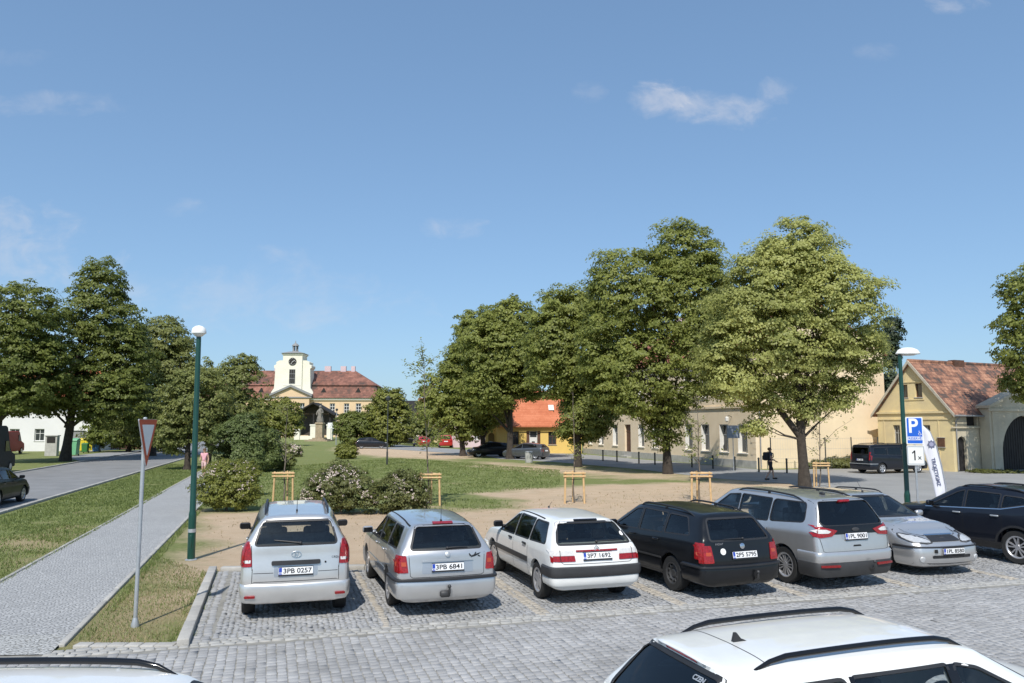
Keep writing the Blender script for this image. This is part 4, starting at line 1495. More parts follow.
# ---------- black estate on steel wheels
sp = dict(L=4.62, W=1.66, H=1.48, wb=2.70, fo=.90, wr=.315, br=1.0, bc=.93, zc=.99, zh=.82, yh=.25, yc=1.08, Hr=1.45, tw=.22, rtaper=.05, zb=.22, r0=.82,
          rear=[(.2, .10), (.32, .02), (.5, 0), (.6, .01), (1.0, .08), (1.45, .42), (1.55, .5)],
          side_wins=[rpoly([(-1.82, 1.06), (-1.02, 1.02), (-1.02, 1.365), (-1.56, 1.35)], .05), rpoly([(-.96, 1.015), (-.14, .98), (-.14, 1.38), (-.96, 1.37)], .03), rpoly([(-.08, .978), (.86, .955), (.18, 1.34), (-.08, 1.38)], .04)],
          rear_win=trap(.63, .51, 1.005, 1.345, .06), wind=trap(.66, .53, 1.03, 1.37, .06), rim='steel', rimk=.62)
rz = R(22)
c4_ = Car('parked_car', 'black estate car on bare steel wheels with a round white sticker beside its plate', rowcar(677, 591, rz, sp), rz, MT['carblack'], group=GRP, **sp)
c4_.sweep('bumper', 'B', .30, .60, .05, MT['carblack'])
c4_.sweep('bumper_strip', 'B', .545, .59, .064, MT['blackplastic'])
c4_.sweep('bumper', 'F', .22, .55, .04, MT['carblack'])
for sg in (-1, 1):
    mb = MB()
    c4_.panel_into(mb, rpoly([(sg * x, z) for x, z in [(.60, 0.635), (.86, 0.635), (.86, 0.925), (.63, 0.925)]], .025), 'B', .014, .02, .05)
    sd = 'R' if sg > 0 else 'L'
    c4_.panel_into(mb, rpoly([(-2.24, .69), (-2.06, .69), (-2.05, .97), (-2.22, .97)], .02), sd, .012, .02, .05)
    tl = mb.build('tail_light', MT['red_lens'], c4_.root, 40)
    c4_.panel('lens', rpoly([(sg * x, z) for x, z in [(.64, 0.755), (.82, 0.755), (.82, 0.815), (.645, 0.815)]], .01), 'B', .018, .008, MT['amber'], tl)
c4_.seams([('B', [(-.63, 0.935), (-.6, 0.575), (.6, 0.575), (.63, 0.935)])] + c4_.side_seams([.93, -.11, -.98]))
c4_.plate('2P5 5795', 'B', 0.755, x=.03)
c4_.emblem('B', 0.900, 'disc', .05, MT['chrome'])
c4_.panel('sticker', [(-.40 + .055 * math.cos(k * .5236), .82 + .055 * math.sin(k * .5236)) for k in range(12)], 'B', .004, 0, MT['white_paint'])
t = text_mesh('PASSAT', .05, .001); mb = MB(); l, n = c4_.cast('B', -.46, .945); mb_mesh(mb, t, Matrix.Translation(l + n * .006) @ Matrix.Rotation(math.pi / 2, 4, 'X')); mb.build('badge', MT['chrome'], c4_.root)
c4_.wiper(.03, -.36, 1.02, .0)
c4_.rails(-1.72, .12, .56, MT['blackplastic'], .05, .018)
c4_.mirror(None, .70, 1.02)
c4_.handles([-.82, .05], .88, MT['carblack'])
c4_.towbar(.22, .40)
for sd in 'LR':
    c4_.panel('side_strip', [(-.98, .545), (.98, .525), (.98, .555), (-.98, .575)], sd, .014, .016, MT['steel'])
    c4_.panel('sill_strip', [(-.98, .30), (.98, .29), (.98, .325), (-.98, .335)], sd, .012, .014, MT['steel'])

# ---------- large silver people carrier with tinted glass
sp = dict(L=4.75, W=1.79, H=1.69, wb=2.85, fo=.95, wr=.345, br=1.08, bc=1.02, zc=1.12, zh=.95, yh=.55, yc=1.45, Hr=1.64, tw=.24, rtaper=.04, zb=.23,
          rear=[(.2, .10), (.36, .02), (.55, 0), (.71, .0), (.76, .02), (1.15, .06), (1.66, .34), (1.75, .40)], yR=-.5,
          side_wins=[rpoly([(-1.95, 1.20), (-.98, 1.13), (-.98, 1.55), (-1.85, 1.545)], .09), rpoly([(-.93, 1.125), (.02, 1.085), (.02, 1.57), (-.93, 1.555)], .04), rpoly([(.07, 1.08), (1.22, 1.06), (.48, 1.53), (.07, 1.57)], .05)],
          rear_win=rpoly([(-.66, 1.16), (.66, 1.16), (.74, 1.22), (.58, 1.585), (-.58, 1.585), (-.74, 1.22)], .05), wind=trap(.72, .6, 1.18, 1.60, .06), glass=MT['glass'], rglass=MT['tglass'], spokes=7, twin=True, spoke_w=.035)
rz = R(21)
c5 = Car('parked_car', 'big silver people carrier with tinted rear glass and wedge shaped red lights', rowcar(790, 583, rz, sp), rz, MT['silver3'], group=GRP, **sp)
c5.sweep('bumper', 'B', .51, .70, .03, MT['silver3'])
c5.sweep('bumper_lower', 'B', .24, .53, .045, MT['steel'])
c5.sweep('bumper', 'F', .24, .60, .04, MT['silver3'])
c5.panel('tailgate_black', rpoly([(-.58, 1.005), (.58, 1.005), (.78, 1.125), (.72, 1.155), (-.72, 1.155), (-.78, 1.125)], .03), 'B', .006, .006, MT['gloss_black'])
for sg in (-1, 1):
    mb = MB()
    c5.panel_into(mb, rpoly([(sg * x, z) for x, z in [(.42, 1.075), (.55, 0.975), (.80, 0.95), (.925, 0.995), (.855, 1.125), (.835, 1.175), (.70, 1.135)]], .02), 'B', .016, .022, .05)
    sd = 'R' if sg > 0 else 'L'
    0 and c5.panel_into(mb, rpoly([(-2.34, .98), (-2.22, 1.0), (-2.15, 1.12), (-2.30, 1.17)], .02), sd, .012, .02, .05)
    tl = mb.build('tail_light', MT['red_lens'], c5.root, 40)
    c5.panel('lens', rpoly([(sg * x, z) for x, z in [(.56, 1.06), (.62, 1.03), (.82, 1.03), (.86, 1.065), (.82, 1.1), (.66, 1.095)]], .01), 'B', .021, .008, MT['white_lens'], tl)
    c5.panel('reflector', rpoly([(sg * .44, .44), (sg * .82, .445), (sg * .82, .475), (sg * .44, .47)], .01), 'B', .062, .03, MT['red_lens'])
c5.seams([('B', [(-.80, 0.94), (-.76, 0.715), (-.70, 0.7), (.70, 0.7), (.76, 0.715), (.80, 0.94)])] + c5.side_seams([1.1, .045, -.96]))
c5.panel('plate_recess', rpoly([(-.33, 0.92), (.33, 0.92), (.33, 1.015), (-.33, 1.015)], .02), 'B', .004, .004, MT['silver2'])
c5.plate('1PL 9001', 'B', 0.965, x=.0)
c5.emblem('B', 1.085, 'oval', .045, MT['steel'])
c5.panel('handle_recess', rpoly([(-.10, 0.78), (.10, 0.78), (.08, 0.81), (-.08, 0.81)], .012), 'B', .003, .003, MT['seam'])
c5.panel('brake_light', rpoly([(-.13, 1.555), (.13, 1.555), (.14, 1.587), (-.14, 1.587)], .012), 'B', .03, .04, MT['red_lens'])
c5.rails(-1.75, .25, .62, MT['blackplastic'], .05, .018)
mb = MB(); l, n = c5.cast('T', 0, -1.55); mb.rbox((0, -1.55, l.z + .02), (.06, .12, .05), .02, 2); mb.build('antenna', MT['blackplastic'], c5.root, 50)
c5.mirror(None, 1.02, 1.13)
c5.handles([-.82, .18], .97, MT['silver3'])
for sx in (-1, 1):
    mb = MB(); l, n = c5.cast('L', -.82, 1.0)
    mb.rbox((sx * (abs(l.x) + .035), -.84, .985), (.02, .2, .014), .006, 1); mb.build('handle_trim', MT['chrome'], c5.root)
c5.towbar(.30, .44)

# ---------- silver estate facing us
sp = dict(L=4.80, W=1.70, H=1.48, wb=2.75, fo=.95, wr=.325, br=1.0, bc=.95, zc=1.01, zh=.84, yh=.22, yc=1.14, Hr=1.44, tw=.22, rtaper=.06, zb=.20,
          rear=[(.2, .10), (.32, .02), (.5, 0), (.6, .01), (1.0, .08), (1.45, .45), (1.55, .5)],
          nose=[(.18, .10), (.32, .0), (.52, 0), (.62, .03), (.72, .10), (.84, .26), (1.0, .5)],
          side_wins=[rpoly([(-1.85, 1.07), (-1.02, 1.03), (-1.02, 1.365), (-1.6, 1.35)], .05), rpoly([(-.96, 1.025), (-.14, .995), (-.14, 1.38), (-.96, 1.37)], .03), rpoly([(-.08, .992), (.90, .975), (.15, 1.34), (-.08, 1.38)], .04)],
          rear_win=trap(.65, .52, 1.05, 1.39, .06), wind=trap(.70, .56, 1.04, 1.40, .06), spokes=9, spoke_w=.04)
rz = R(180 + 17)
hw = sp['W'] / 2; yaf = sp['L'] / 2 - sp['fo']
p = wheel_place(884, 569, rz, hw - .1, yaf)
c6 = Car('parked_car', 'silver estate car with its bonnet, clear headlamps and number plate toward us', (p[0], p[1], Z0), rz, MT['silver3'], group=GRP, **sp)
c6.sweep('bumper', 'F', .20, .60, .045, MT['silver3'])
c6.sweep('bumper_strip', 'F', .555, .60, .058, MT['blackplastic'])
c6.sweep('bumper', 'B', .26, .60, .045, MT['silver3'])
for sg in (-1, 1):
    mb = MB()
    c6.panel_into(mb, rpoly([(sg * x, z) for x, z in [(.36, .655), (.50, .64), (.76, .665), (.80, .73), (.78, .785), (.70, .785), (.48, .735)]], .02), 'F', .012, .02, .05)
    sd = 'R' if sg > 0 else 'L'
    0 and c6.panel_into(mb, rpoly([(2.02, .70), (2.17, .69), (2.16, .78), (1.92, .82)], .02), sd, .010, .02, .05)
    hl = mb.build('headlight', MT['headlamp'], c6.root, 40)
    mb = MB(); c6.ring_into(mb, rpoly([(sg * x, z) for x, z in [(.36, .655), (.50, .64), (.76, .665), (.80, .73), (.78, .785), (.70, .785), (.48, .735)]], .02), 'F', .016, .013); mb.build('lamp_surround', MT['steel'], hl)
    0 and c6.panel('reflector', [(sg * .66 + .065 * math.cos(k * .5236), .725 + .042 * math.sin(k * .5236)) for k in range(12)], 'F', .016, .006, MT['chrome'], hl)
    fl = MB(); l, n = c6.cast('F', sg * .66, .35)
    fl.lathe([(.058, -.03), (.062, .0), (.05, .012), (.001, .016)], 16, Matrix.Translation(l + n * .045) @ n.to_track_quat('Z', 'Y').to_matrix().to_4x4()); fl.build('fog_light', MT['headlamp'], c6.root, 40)
c6.panel('grille', rpoly([(-.36, .665), (.36, .665), (.33, .755), (-.33, .755)], .03), 'F', .014, .02, MT['blackplastic'])
c6.panel('grille_rim', rpoly([(-.36, .755), (.36, .755), (.345, .775), (-.345, .775)], .006), 'F', .022, .02, MT['chrome'])
c6.panel('air_intake', rpoly([(-.46, .37), (.46, .37), (.46, .425), (-.46, .425)], .02), 'F', .052, .03, MT['blackplastic'])
c6.panel('lower_lip', rpoly([(-.72, .215), (.72, .215), (.74, .29), (-.74, .29)], .02), 'F', .052, .05, MT['steel'])
c6.plate('1PL 8580', 'F', .50, poff=.062, tilt=0)
c6.emblem('F', .725, 'oval', .034, MT['steel'])
c6.panel('tow_cover', rpoly([(.36, .47), (.42, .47), (.42, .53), (.36, .53)], .01), 'F', .06, .01, MT['seam'])
c6.seams([('F', [(-.70, .985), (-.56, .80), (-.40, .765), (.40, .765), (.56, .80), (.70, .985)])] + [(sd, [(1.25, .93), (2.0, .83)]) for sd in 'LR'] + c6.side_seams([1.0, -.11, -.98]))
c6.rails(-1.72, .08, .56, MT['blackplastic'], .05, .018)
c6.antenna(0, .05, .3, .6)
c6.mirror(None, .74, 1.04)
c6.handles([-.82, .05], .90, MT['silver3'])

# ---------- dark crossover at the right edge
sp = dict(L=4.48, W=1.80, H=1.63, wb=2.67, fo=.88, wr=.36, br=1.16, bc=1.06, zc=1.12, zh=.98, yh=.15, yc=.98, Hr=1.56, tw=.25, rtaper=.06, zb=.26,
          rear=[(.2, .12), (.38, .02), (.6, 0), (.8, .02), (1.15, .10), (1.56, .48), (1.7, .6)],
          side_wins=[rpoly([(-1.55, 1.29), (-1.0, 1.17), (-1.0, 1.45), (-1.42, 1.42)], .05), rpoly([(-.94, 1.16), (-.17, 1.12), (-.17, 1.51), (-.94, 1.47)], .03), rpoly([(-.11, 1.115), (.76, 1.085), (.08, 1.45), (-.11, 1.51)], .04)],
          rear_win=trap(.60, .5, 1.22, 1.50, .06), wind=trap(.70, .58, 1.16, 1.52, .06), spokes=5, twin=True, spoke_w=.05, glass=MT['glass'], rglass=MT['tglass'])
rz = R(28)
hw = sp['W'] / 2; yar = sp['L'] / 2 - sp['fo'] - sp['wb']
p = wheel_place(1020, 564, rz, -(hw - .1), yar)
c7 = Car('parked_car', 'dark blue crossover with its side to us at the right end of the row', (p[0], p[1], Z0), rz, MT['cardark'], group=GRP, **sp)
for e in 'BF': c7.sweep('bumper', e, .26, .66, .04, MT['cardark'])
for sx, sd in ((-1, 'L'), (1, 'R')):
    c7.panel('sill_cladding', [(-.98, .28), (1.0, .27), (1.0, .40), (-.98, .42)], sd, .012, .02, MT['blackplastic'])
    c7.panel('window_trim', [(-1.55, 1.255), (-1.0, 1.14), (.80, 1.055), (.80, 1.075), (-1.0, 1.16), (-1.55, 1.275)], sd, .008, .008, MT['chrome'])
    for y in (c7.yaf, c7.yar):
        mb = MB(); r = c7.wr + .055
        P = [(y + (r + .05) * math.cos(a), c7.wr + (r + .05) * math.sin(a)) for a in np.linspace(-.1, math.pi + .1, 25)] + [(y + (r + .004) * math.cos(a), c7.wr + (r + .004) * math.sin(a)) for a in np.linspace(math.pi + .1, -.1, 25)]
        c7.panel_into(mb, P, sd, .010, .012, .2); mb.build('arch_cladding', MT['blackplastic'], c7.root)
    mb = MB(); c7.panel_into(mb, rpoly([(2.02, .82), (2.18, .80), (2.14, .90), (1.85, .94)], .02), sd, .01, .02); c7.panel_into(mb, rpoly([(sx * .5, .84), (sx * .88, .84), (sx * .86, .92), (sx * .52, .90)], .02), 'F', .01, .02)
    mb.build('headlight', MT['headlamp'], c7.root, 40)
    c7.panel('tail_light', rpoly([(sx * .45, .98), (sx * .88, .98), (sx * .86, 1.12), (sx * .47, 1.10)], .02), 'B', .014, .02, MT['red_lens'])
c7.seams(c7.side_seams([.86, -.14, -1.02], .42))
c7.rails(-1.5, .05, .58, MT['blackplastic'], .03, .02)
c7.mirror(None, .62, 1.17)
c7.handles([-.88, .0], 1.0, MT['galv'])

# ---------- foreground: white estate with black roof rails, only its roof and glass in view
sp = dict(L=4.56, W=1.80, H=1.485, wb=2.63, fo=.88, wr=.32, br=.99, bc=.94, zc=1.0, zh=.84, yh=.30, yc=1.10, Hr=1.455, tw=.235, rtaper=.09, zb=.2, edge=.09,
          rear=[(.2, .10), (.32, .02), (.5, 0), (.62, .02), (1.0, .10), (1.40, .42), (1.43, .36), (1.47, .35)],
          side_wins=[rpoly([(-1.72, 1.10), (-.98, 1.03), (-.98, 1.34), (-1.45, 1.32)], .05), rpoly([(-.92, 1.025), (-.08, .985), (-.08, 1.36), (-.92, 1.345)], .03), rpoly([(-.02, .982), (.88, .965), (.20, 1.315), (-.02, 1.36)], .04)],
          rear_win=trap(.64, .54, 1.03, 1.375, .06), wind=trap(.70, .56, 1.04, 1.37, .06), spokes=5, rglass=MT['tglass'])
SP_FG = sp
rz = R(-90 + 18)
p = G(825, 630, 1.5)
c8 = Car('foreground_car', 'white estate car with black roof rails cut off by the lower edge at right', (p.x + .66, p.y + .44, 0), rz, MT['carwhite'], **sp)
def fg_details(c):
    c.sweep('bumper', 'B', .26, .62, .045, MT['carwhite']); c.sweep('bumper', 'F', .22, .58, .045, MT['carwhite'])
    c.rails(-1.60, .25, .515, MT['gloss_black'], .045, .023, flat=True)
    c.fin(-1.37)
    c.panel('brake_light', rpoly([(-.22, 1.405), (.22, 1.405), (.22, 1.425), (-.22, 1.425)], .006), 'B', .006, .012, MT['red_lens'])
    c.seams([('T', [(-.52, -1.48), (.52, -1.48)])] + c.side_seams([.92, -.05, -.95]))
    c.mirror(None, .72, 1.03); c.handles([-.80, .05], .90, MT['carwhite'])
    for sg in (-1, 1):
        c.panel('tail_light', rpoly([(sg * .50, .80), (sg * .87, .80), (sg * .86, .97), (sg * .52, .95)], .02), 'B', .012, .02, MT['red_lens'])
        mb = MB(); c.panel_into(mb, rpoly([(sg * .42, .66), (sg * .82, .68), (sg * .86, .78), (sg * .5, .74)], .02), 'F', .012, .02); mb.build('headlight', MT['headlamp'], c.root, 40)
        c.panel('window_pillar', [(-.945 + .0, 1.02), (-.905, 1.02), (-.905, 1.35), (-.945, 1.35)], 'R' if sg > 0 else 'L', .003, 0, MT['gloss_black'])
        c.panel('window_pillar', [(-.095, .98), (-.005, .98), (-.005, 1.36), (-.095, 1.36)], 'R' if sg > 0 else 'L', .003, 0, MT['gloss_black'])
fg_details(c8)
c8.root.scale = (.97, 1, .965)
t = text_mesh('CZEN', .055, .0006, .002)
mb = MB(); l, n = c8.cast('B', .33, 1.33)
mb_mesh(mb, t, Matrix.Translation(l + n * .001) @ n.to_track_quat('Z', 'Y').to_matrix().to_4x4()); mb.build('glass_sticker', MT['galv'], c8.root)
sp = dict(SP_FG)
p = G(70, 668, 1.5)
c9 = Car('foreground_car', 'white car roof with one black rail at the lower left corner', (p.x + .38, p.y - .40, 0), R(-90 - 2), MT['carwhite'], **sp)
fg_details(c9)

# ---------- dark van by the yellow house
sp = dict(L=4.85, W=1.80, H=1.86, wb=3.0, fo=.92, wr=.33, br=1.14, bc=1.06, zc=1.16, zh=1.0, yh=.75, yc=1.55, Hr=1.82, tw=.16, rtaper=.02, zb=.24, r0=.93, bulge=.02,
          rear=[(.2, .06), (.4, .0), (.6, 0), (.8, .02), (1.2, .04), (1.82, .12), (1.9, .14)], yR=-.6,
          side_wins=[rpoly([(-2.1, 1.22), (-1.02, 1.18), (-1.02, 1.62), (-2.05, 1.62)], .05), rpoly([(-.96, 1.18), (.14, 1.14), (.14, 1.65), (-.96, 1.64)], .05), rpoly([(.2, 1.14), (1.3, 1.12), (.72, 1.60), (.2, 1.65)], .05)],
          rear_win=trap(.66, .62, 1.22, 1.64, .05), wind=trap(.70, .62, 1.22, 1.68, .06), spokes=6, glass=MT['tglass'], rglass=MT['tglass'])
rz = R(-90 + 21)
p = wheel_place(882, 473.5, rz, sp['W'] / 2 - .1, sp['L'] / 2 - sp['fo'] - sp['wb'])
c10 = Car('parked_van', 'dark grey passenger van parked in front of the yellow gabled house', (p[0], p[1], .012), rz, MT['cardark'], cat='van', **sp)
for e in 'BF': c10.sweep('bumper', e, .26, .62, .05, MT['cardark'])
c10.sweep('bumper_strip', 'B', .60, .64, .06, MT['galv'])
c10.plate('4P1 2380', 'B', .86)
c10.rails(-2.0, .5, .66, MT['blackplastic'], .05, .02)
c10.mirror(None, 1.1, 1.2); c10.handles([-.85, .3], 1.0)
for sg in (-1, 1): c10.panel('tail_light', rpoly([(sg * .72, .85), (sg * .87, .85), (sg * .86, 1.35), (sg * .74, 1.35)], .02), 'B', .012, .02, MT['red_lens'])

# ---------- dark car passing on the left road
sp = dict(L=4.2, W=1.75, H=1.46, wb=2.58, fo=.85, wr=.31, br=.99, bc=.93, zc=.99, zh=.82, yh=.22, yc=1.0, Hr=1.38, tw=.23, rtaper=.06, zb=.2,
          rear=[(.2, .10), (.35, .0), (.6, 0), (1.0, .12), (1.42, .6), (1.5, .7)],
          side_wins=[rpoly([(-1.4, 1.06), (-.98, 1.02), (-.98, 1.32), (-1.2, 1.30)], .04), rpoly([(-.93, 1.01), (-.13, .98), (-.13, 1.34), (-.93, 1.33)], .03), rpoly([(-.08, .978), (.80, .96), (.12, 1.29), (-.08, 1.34)], .04)],
          rear_win=trap(.60, .48, 1.08, 1.32, .06), wind=trap(.68, .54, 1.03, 1.33, .06), spokes=5)
rz = R(14)
p = wheel_place(21, 501, rz, sp['W'] / 2 - .1, sp['L'] / 2 - sp['fo'])
c11 = Car('road_car', 'dark green car cut by the left edge on the asphalt road', (p[0], p[1], .014), rz, MT['darkgreen_car'], **sp)
for e in 'BF': c11.sweep('bumper', e, .22, .56, .045, MT['darkgreen_car'])
c11.mirror(None, .66, 1.02); c11.seams(c11.side_seams([.88, -.1, -.96])); c11.handles([-.8, .05], .9)

# ---------- far cars: one hatchback and one off-roader, recoloured copies
def small_car(name, label, p, rz, paint, hatch=True, cat='car', group=None):
    if hatch:
        sp = dict(L=4.1, W=1.74, H=1.46, wb=2.55, fo=.85, wr=.31, br=1.0, bc=.93, zc=.99, zh=.82, yh=.18, yc=.98, Hr=1.36, tw=.23, rtaper=.06, zb=.22,
                  rear=[(.2, .10), (.35, .0), (.6, 0), (1.0, .10), (1.42, .5), (1.5, .6)],
                  side_wins=[[(-1.5, 1.06), (-.05, .98), (-.05, 1.34), (-1.25, 1.31)], [(.02, .978), (.80, .96), (.12, 1.29), (.02, 1.34)]],
                  rear_win=trap(.60, .48, 1.05, 1.32, .06), wind=trap(.68, .54, 1.03, 1.33, .06))
    else:
        sp = dict(L=4.5, W=1.85, H=1.75, wb=2.65, fo=.88, wr=.35, br=1.1, bc=1.04, zc=1.1, zh=.95, yh=.3, yc=1.0, Hr=1.7, tw=.2, rtaper=.04, zb=.26,
                  rear=[(.2, .10), (.35, .0), (.6, 0), (1.1, .04), (1.7, .2), (1.8, .25)], yR=-.5,
                  side_wins=[[(-1.9, 1.2), (-.05, 1.1), (-.05, 1.6), (-1.75, 1.57)], [(.02, 1.1), (.82, 1.08), (.3, 1.55), (.02, 1.6)]],
                  rear_win=trap(.66, .56, 1.16, 1.58, .06), wind=trap(.70, .58, 1.14, 1.6, .06))
    c = Car(name, label, p, rz, paint, cat=cat, group=group, det=0, **sp)
    h = 1.0 if not hatch else .9
    for sg in (-1, 1):
        c.panel('tail_light', [(sg * .58, h - .22), (sg * .84, h - .22), (sg * .84, h), (sg * .6, h)], 'B', .02, .03, MT['red_lens'])
        c.panel('headlight', [(sg * .45, .66), (sg * .80, .68), (sg * .82, .78), (sg * .5, .75)], 'F', .02, .03, MT['headlamp'])
    c.panel('number_plate', [(-.26, h - .2), (.26, h - .2), (.26, h - .08), (-.26, h - .08)], 'B', .02, .02, MT['plate_white'])
    return c


def gz(u, v, z=.013):
    q = G(u, v); return (q.x, q.y, z)


h1 = small_car('far_car', 'black hatchback under the trees in front of the yellow house, left of the grey one', gz(489, 457), R(105), MT['carblack'])
h2 = small_car('far_car', 'grey hatchback parked in front of the yellow house beside a tree trunk', gz(526, 459), R(62), MT['cargrey'])
h3 = small_car('far_car', 'dark blue car beside the dark bush in front of the long manor house', gz(372, 448.5), R(-80), MT['cardark'])
h4 = small_car('far_car', 'silver car at the white house on the far left behind the vans', gz(33, 448.5), R(-115), MT['silver'])
o1 = small_car('far_car', 'bright red off-roader with its tail to us beyond the row of trees', gz(445, 447.5), R(8), MT['carred'], hatch=False)
o2 = small_car('far_car', 'dark red car half hidden behind the young tree beyond the park', gz(421, 446.5), R(20), MT['carred'])
o3 = small_car('far_car', 'black car parked near the white parasol in the distance', gz(407, 444.5), R(-85), MT['carblack'])
o4 = small_car('far_car', 'black car half hidden by shrubs left of the stone gateway', gz(266, 443), R(90), MT['carblack'])

# tall panel vans on the far kerb
def tall_van(label, p, rz, paint, H=2.55):
    r = thing('panel_van', label, 'van', p, rz)
    mb = MB()
    prof = [(-2.6, .3), (-2.62, .9), (-2.55, H - .12), (-2.4, H), (1.0, H), (1.25, H - .1), (1.75, 1.35), (2.55, 1.1), (2.65, .7), (2.6, .3)]
    mb.prism(prof, lambda a, b: (-.98 + max(0, b - 1.2) * .05, a, b), lambda a, b: (.98 - max(0, b - 1.2) * .05, a, b))
    mb.build('body', paint, r, bevel=.06)
    for sx in (-1, 1):
        g = MB(); g.prism([(.75, 1.35), (1.55, 1.35), (1.22, 2.0), (.75, 2.0)], lambda a, b: (sx * .90, a, b), lambda a, b: (sx * .985, a, b)); g.build('side_window', MT['gloss_black'], r)
        l = MB(); l.rbox((sx * .86, -2.62, 1.1), (.14, .06, .5), .02, 1); l.build('tail_light', MT['red_lens'], r)
        for y in (-1.5, 1.75):
            w = MB(); w.lathe([(.2, -.1), (.33, -.1), (.34, 0), (.33, .1), (.2, .1)], 18, Matrix.Translation((sx * .9, y, .34)), axis='x'); wo = w.build('wheel', MT['rubber'], r, 40)
            w = MB(); w.lathe([(.01, -.11), (.2, -.105), (.2, .105), (.01, .11)], 18, Matrix.Translation((sx * .9, y, .34)), axis='x'); w.build('rim', MT['alloy'], wo, 40)
    g = MB(); g.prism([(-.78, 1.4), (.78, 1.4), (.7, 1.98), (-.7, 1.98)], lambda a, b: (a, 1.9 - (b - 1.4) * .45 - .25, b), lambda a, b: (a, 1.9 - (b - 1.4) * .72, b)); g.build('windscreen', MT['gloss_black'], r)
    for sx in (-1, 1):
        g = MB(); g.rbox((sx * .42, -2.6, 1.75), (.62, .03, .5), .03, 1); g.build('rear_window', MT['gloss_black'], r)
    g = MB(); g.rbox((0, -2.63, .42), (1.9, .14, .2), .04, 1); g.build('bumper', MT['blackplastic'], r)
    return r


pv = G(2, 475); tall_van('black panel van cut by the left edge, standing on the far kerb', (pv.x - 2.3, pv.y + 1.6, .012), R(14), MT['vanblack'], 3.0)
pv = G(18, 455); tall_van('red van right behind the black panel van at the far left', (pv.x - 2.35, pv.y + 1.5, .012), R(14), MT['vanred'], 2.4)
# ------------------------------------------------------------------ buildings
M_plaster_beige = pm('plaster_beige', (.88, .73, .53), .9, col2=(.76, .62, .43), vs=.7, bump=.25, bs=30)
M_plaster_apricot = pm('plaster_apricot', (.80, .65, .44), .9, var=.07, vs=.5, bump=.2, bs=25)
M_plaster_old = pm('plaster_old_yellow', (.78, .63, .33), .9, col2=(.60, .49, .30), vs=.9, bump=.4, bs=18)
M_plaster_white = pm('plaster_offwhite', (.66, .58, .43), .9, col2=(.47, .41, .30), vs=.8, bump=.4, bs=14)
M_plaster_yellow = pm('plaster_bright_yellow', (.74, .52, .16), .9, var=.06, vs=.8)
M_cream = pm('plaster_cream', (.80, .76, .64), .85, var=.06, vs=.5)
M_manor = pm('plaster_manor', (.70, .51, .32), .9, var=.08, vs=.4)
M_stone = pm('sandstone', (.34, .27, .18), .9, var=.25, vs=2.5, bump=.5, bs=12)
M_white = pm('white_wall', (.72, .71, .69), .9, var=.05, vs=.4)
M_pink = pm('pink_wall', (.62, .48, .50), .9, var=.06, vs=.4)
M_wframe = pm('window_frame_white', (.74, .73, .70), .5, var=.06)
M_wbrown = pm('wood_brown', (.11, .052, .03), .6, var=.3, vs=4)
M_wdark = pm('wood_dark', (.018, .015, .013), .75, var=.4, vs=3)
M_pane = pm('window_pane', (.03, .035, .04), .08, var=.3, vs=1.5, spec=.8)
M_roof_red = tile_mat('tiles_red', (.20, .075, .045), (.33, .11, .065), (.42, .16, .09), 1)
M_roof_orange = tile_mat('tiles_orange', (.46, .135, .06), (.52, .165, .075), (.58, .20, .10), 0, big=.3)
M_roof_manor = tile_mat('tiles_manor', (.075, .05, .04), (.18, .078, .054), (.30, .135, .095), 0, row=.5, colw=.6, big=.16)
M_roof_old = tile_mat('tiles_old', (.075, .058, .05), (.25, .115, .072), (.44, .23, .145), 0, row=.27, colw=.22, big=.95)
M_lead = pm('lead_grey', (.25, .25, .25), .6, var=.15)
M_conc = pm('concrete', (.42, .41, .38), .9, var=.15, vs=3, bump=.3)
M_iron = pm('dark_iron', (.035, .04, .038), .5, var=.2)
M_lampgreen = pm('lamp_green', (.004, .048, .033), .38, var=.1, coat=.3)


def wall(name, poly, th, holes, mat, parent, M=None):
    mb = MB(); mb.prism(poly, lambda a, b: (a, 0, b), lambda a, b: (a, th, b))
    me = mb.mesh('w', True)
    if holes:
        c = MB()
        for h in holes: c.prism(h, lambda a, b: (a, -1, b), lambda a, b: (a, th + 1, b))
        r = boolean(me, c.mesh('c', True)); bpy.data.meshes.remove(me); me = r
    if M is not None: me.transform(M)
    return mk(name, me, parent, mat)


def rect(u0, u1, z0, z1): return [(u0, z0), (u1, z0), (u1, z1), (u0, z1)]


def arch(u0, u1, z0, z1, n=12):
    r = (u1 - u0) / 2; c = (u0 + u1) / 2
    return [(u0, z0), (u1, z0)] + [(c + r * math.cos(math.pi * k / n), z1 - r + r * math.sin(math.pi * k / n)) for k in range(n + 1)]


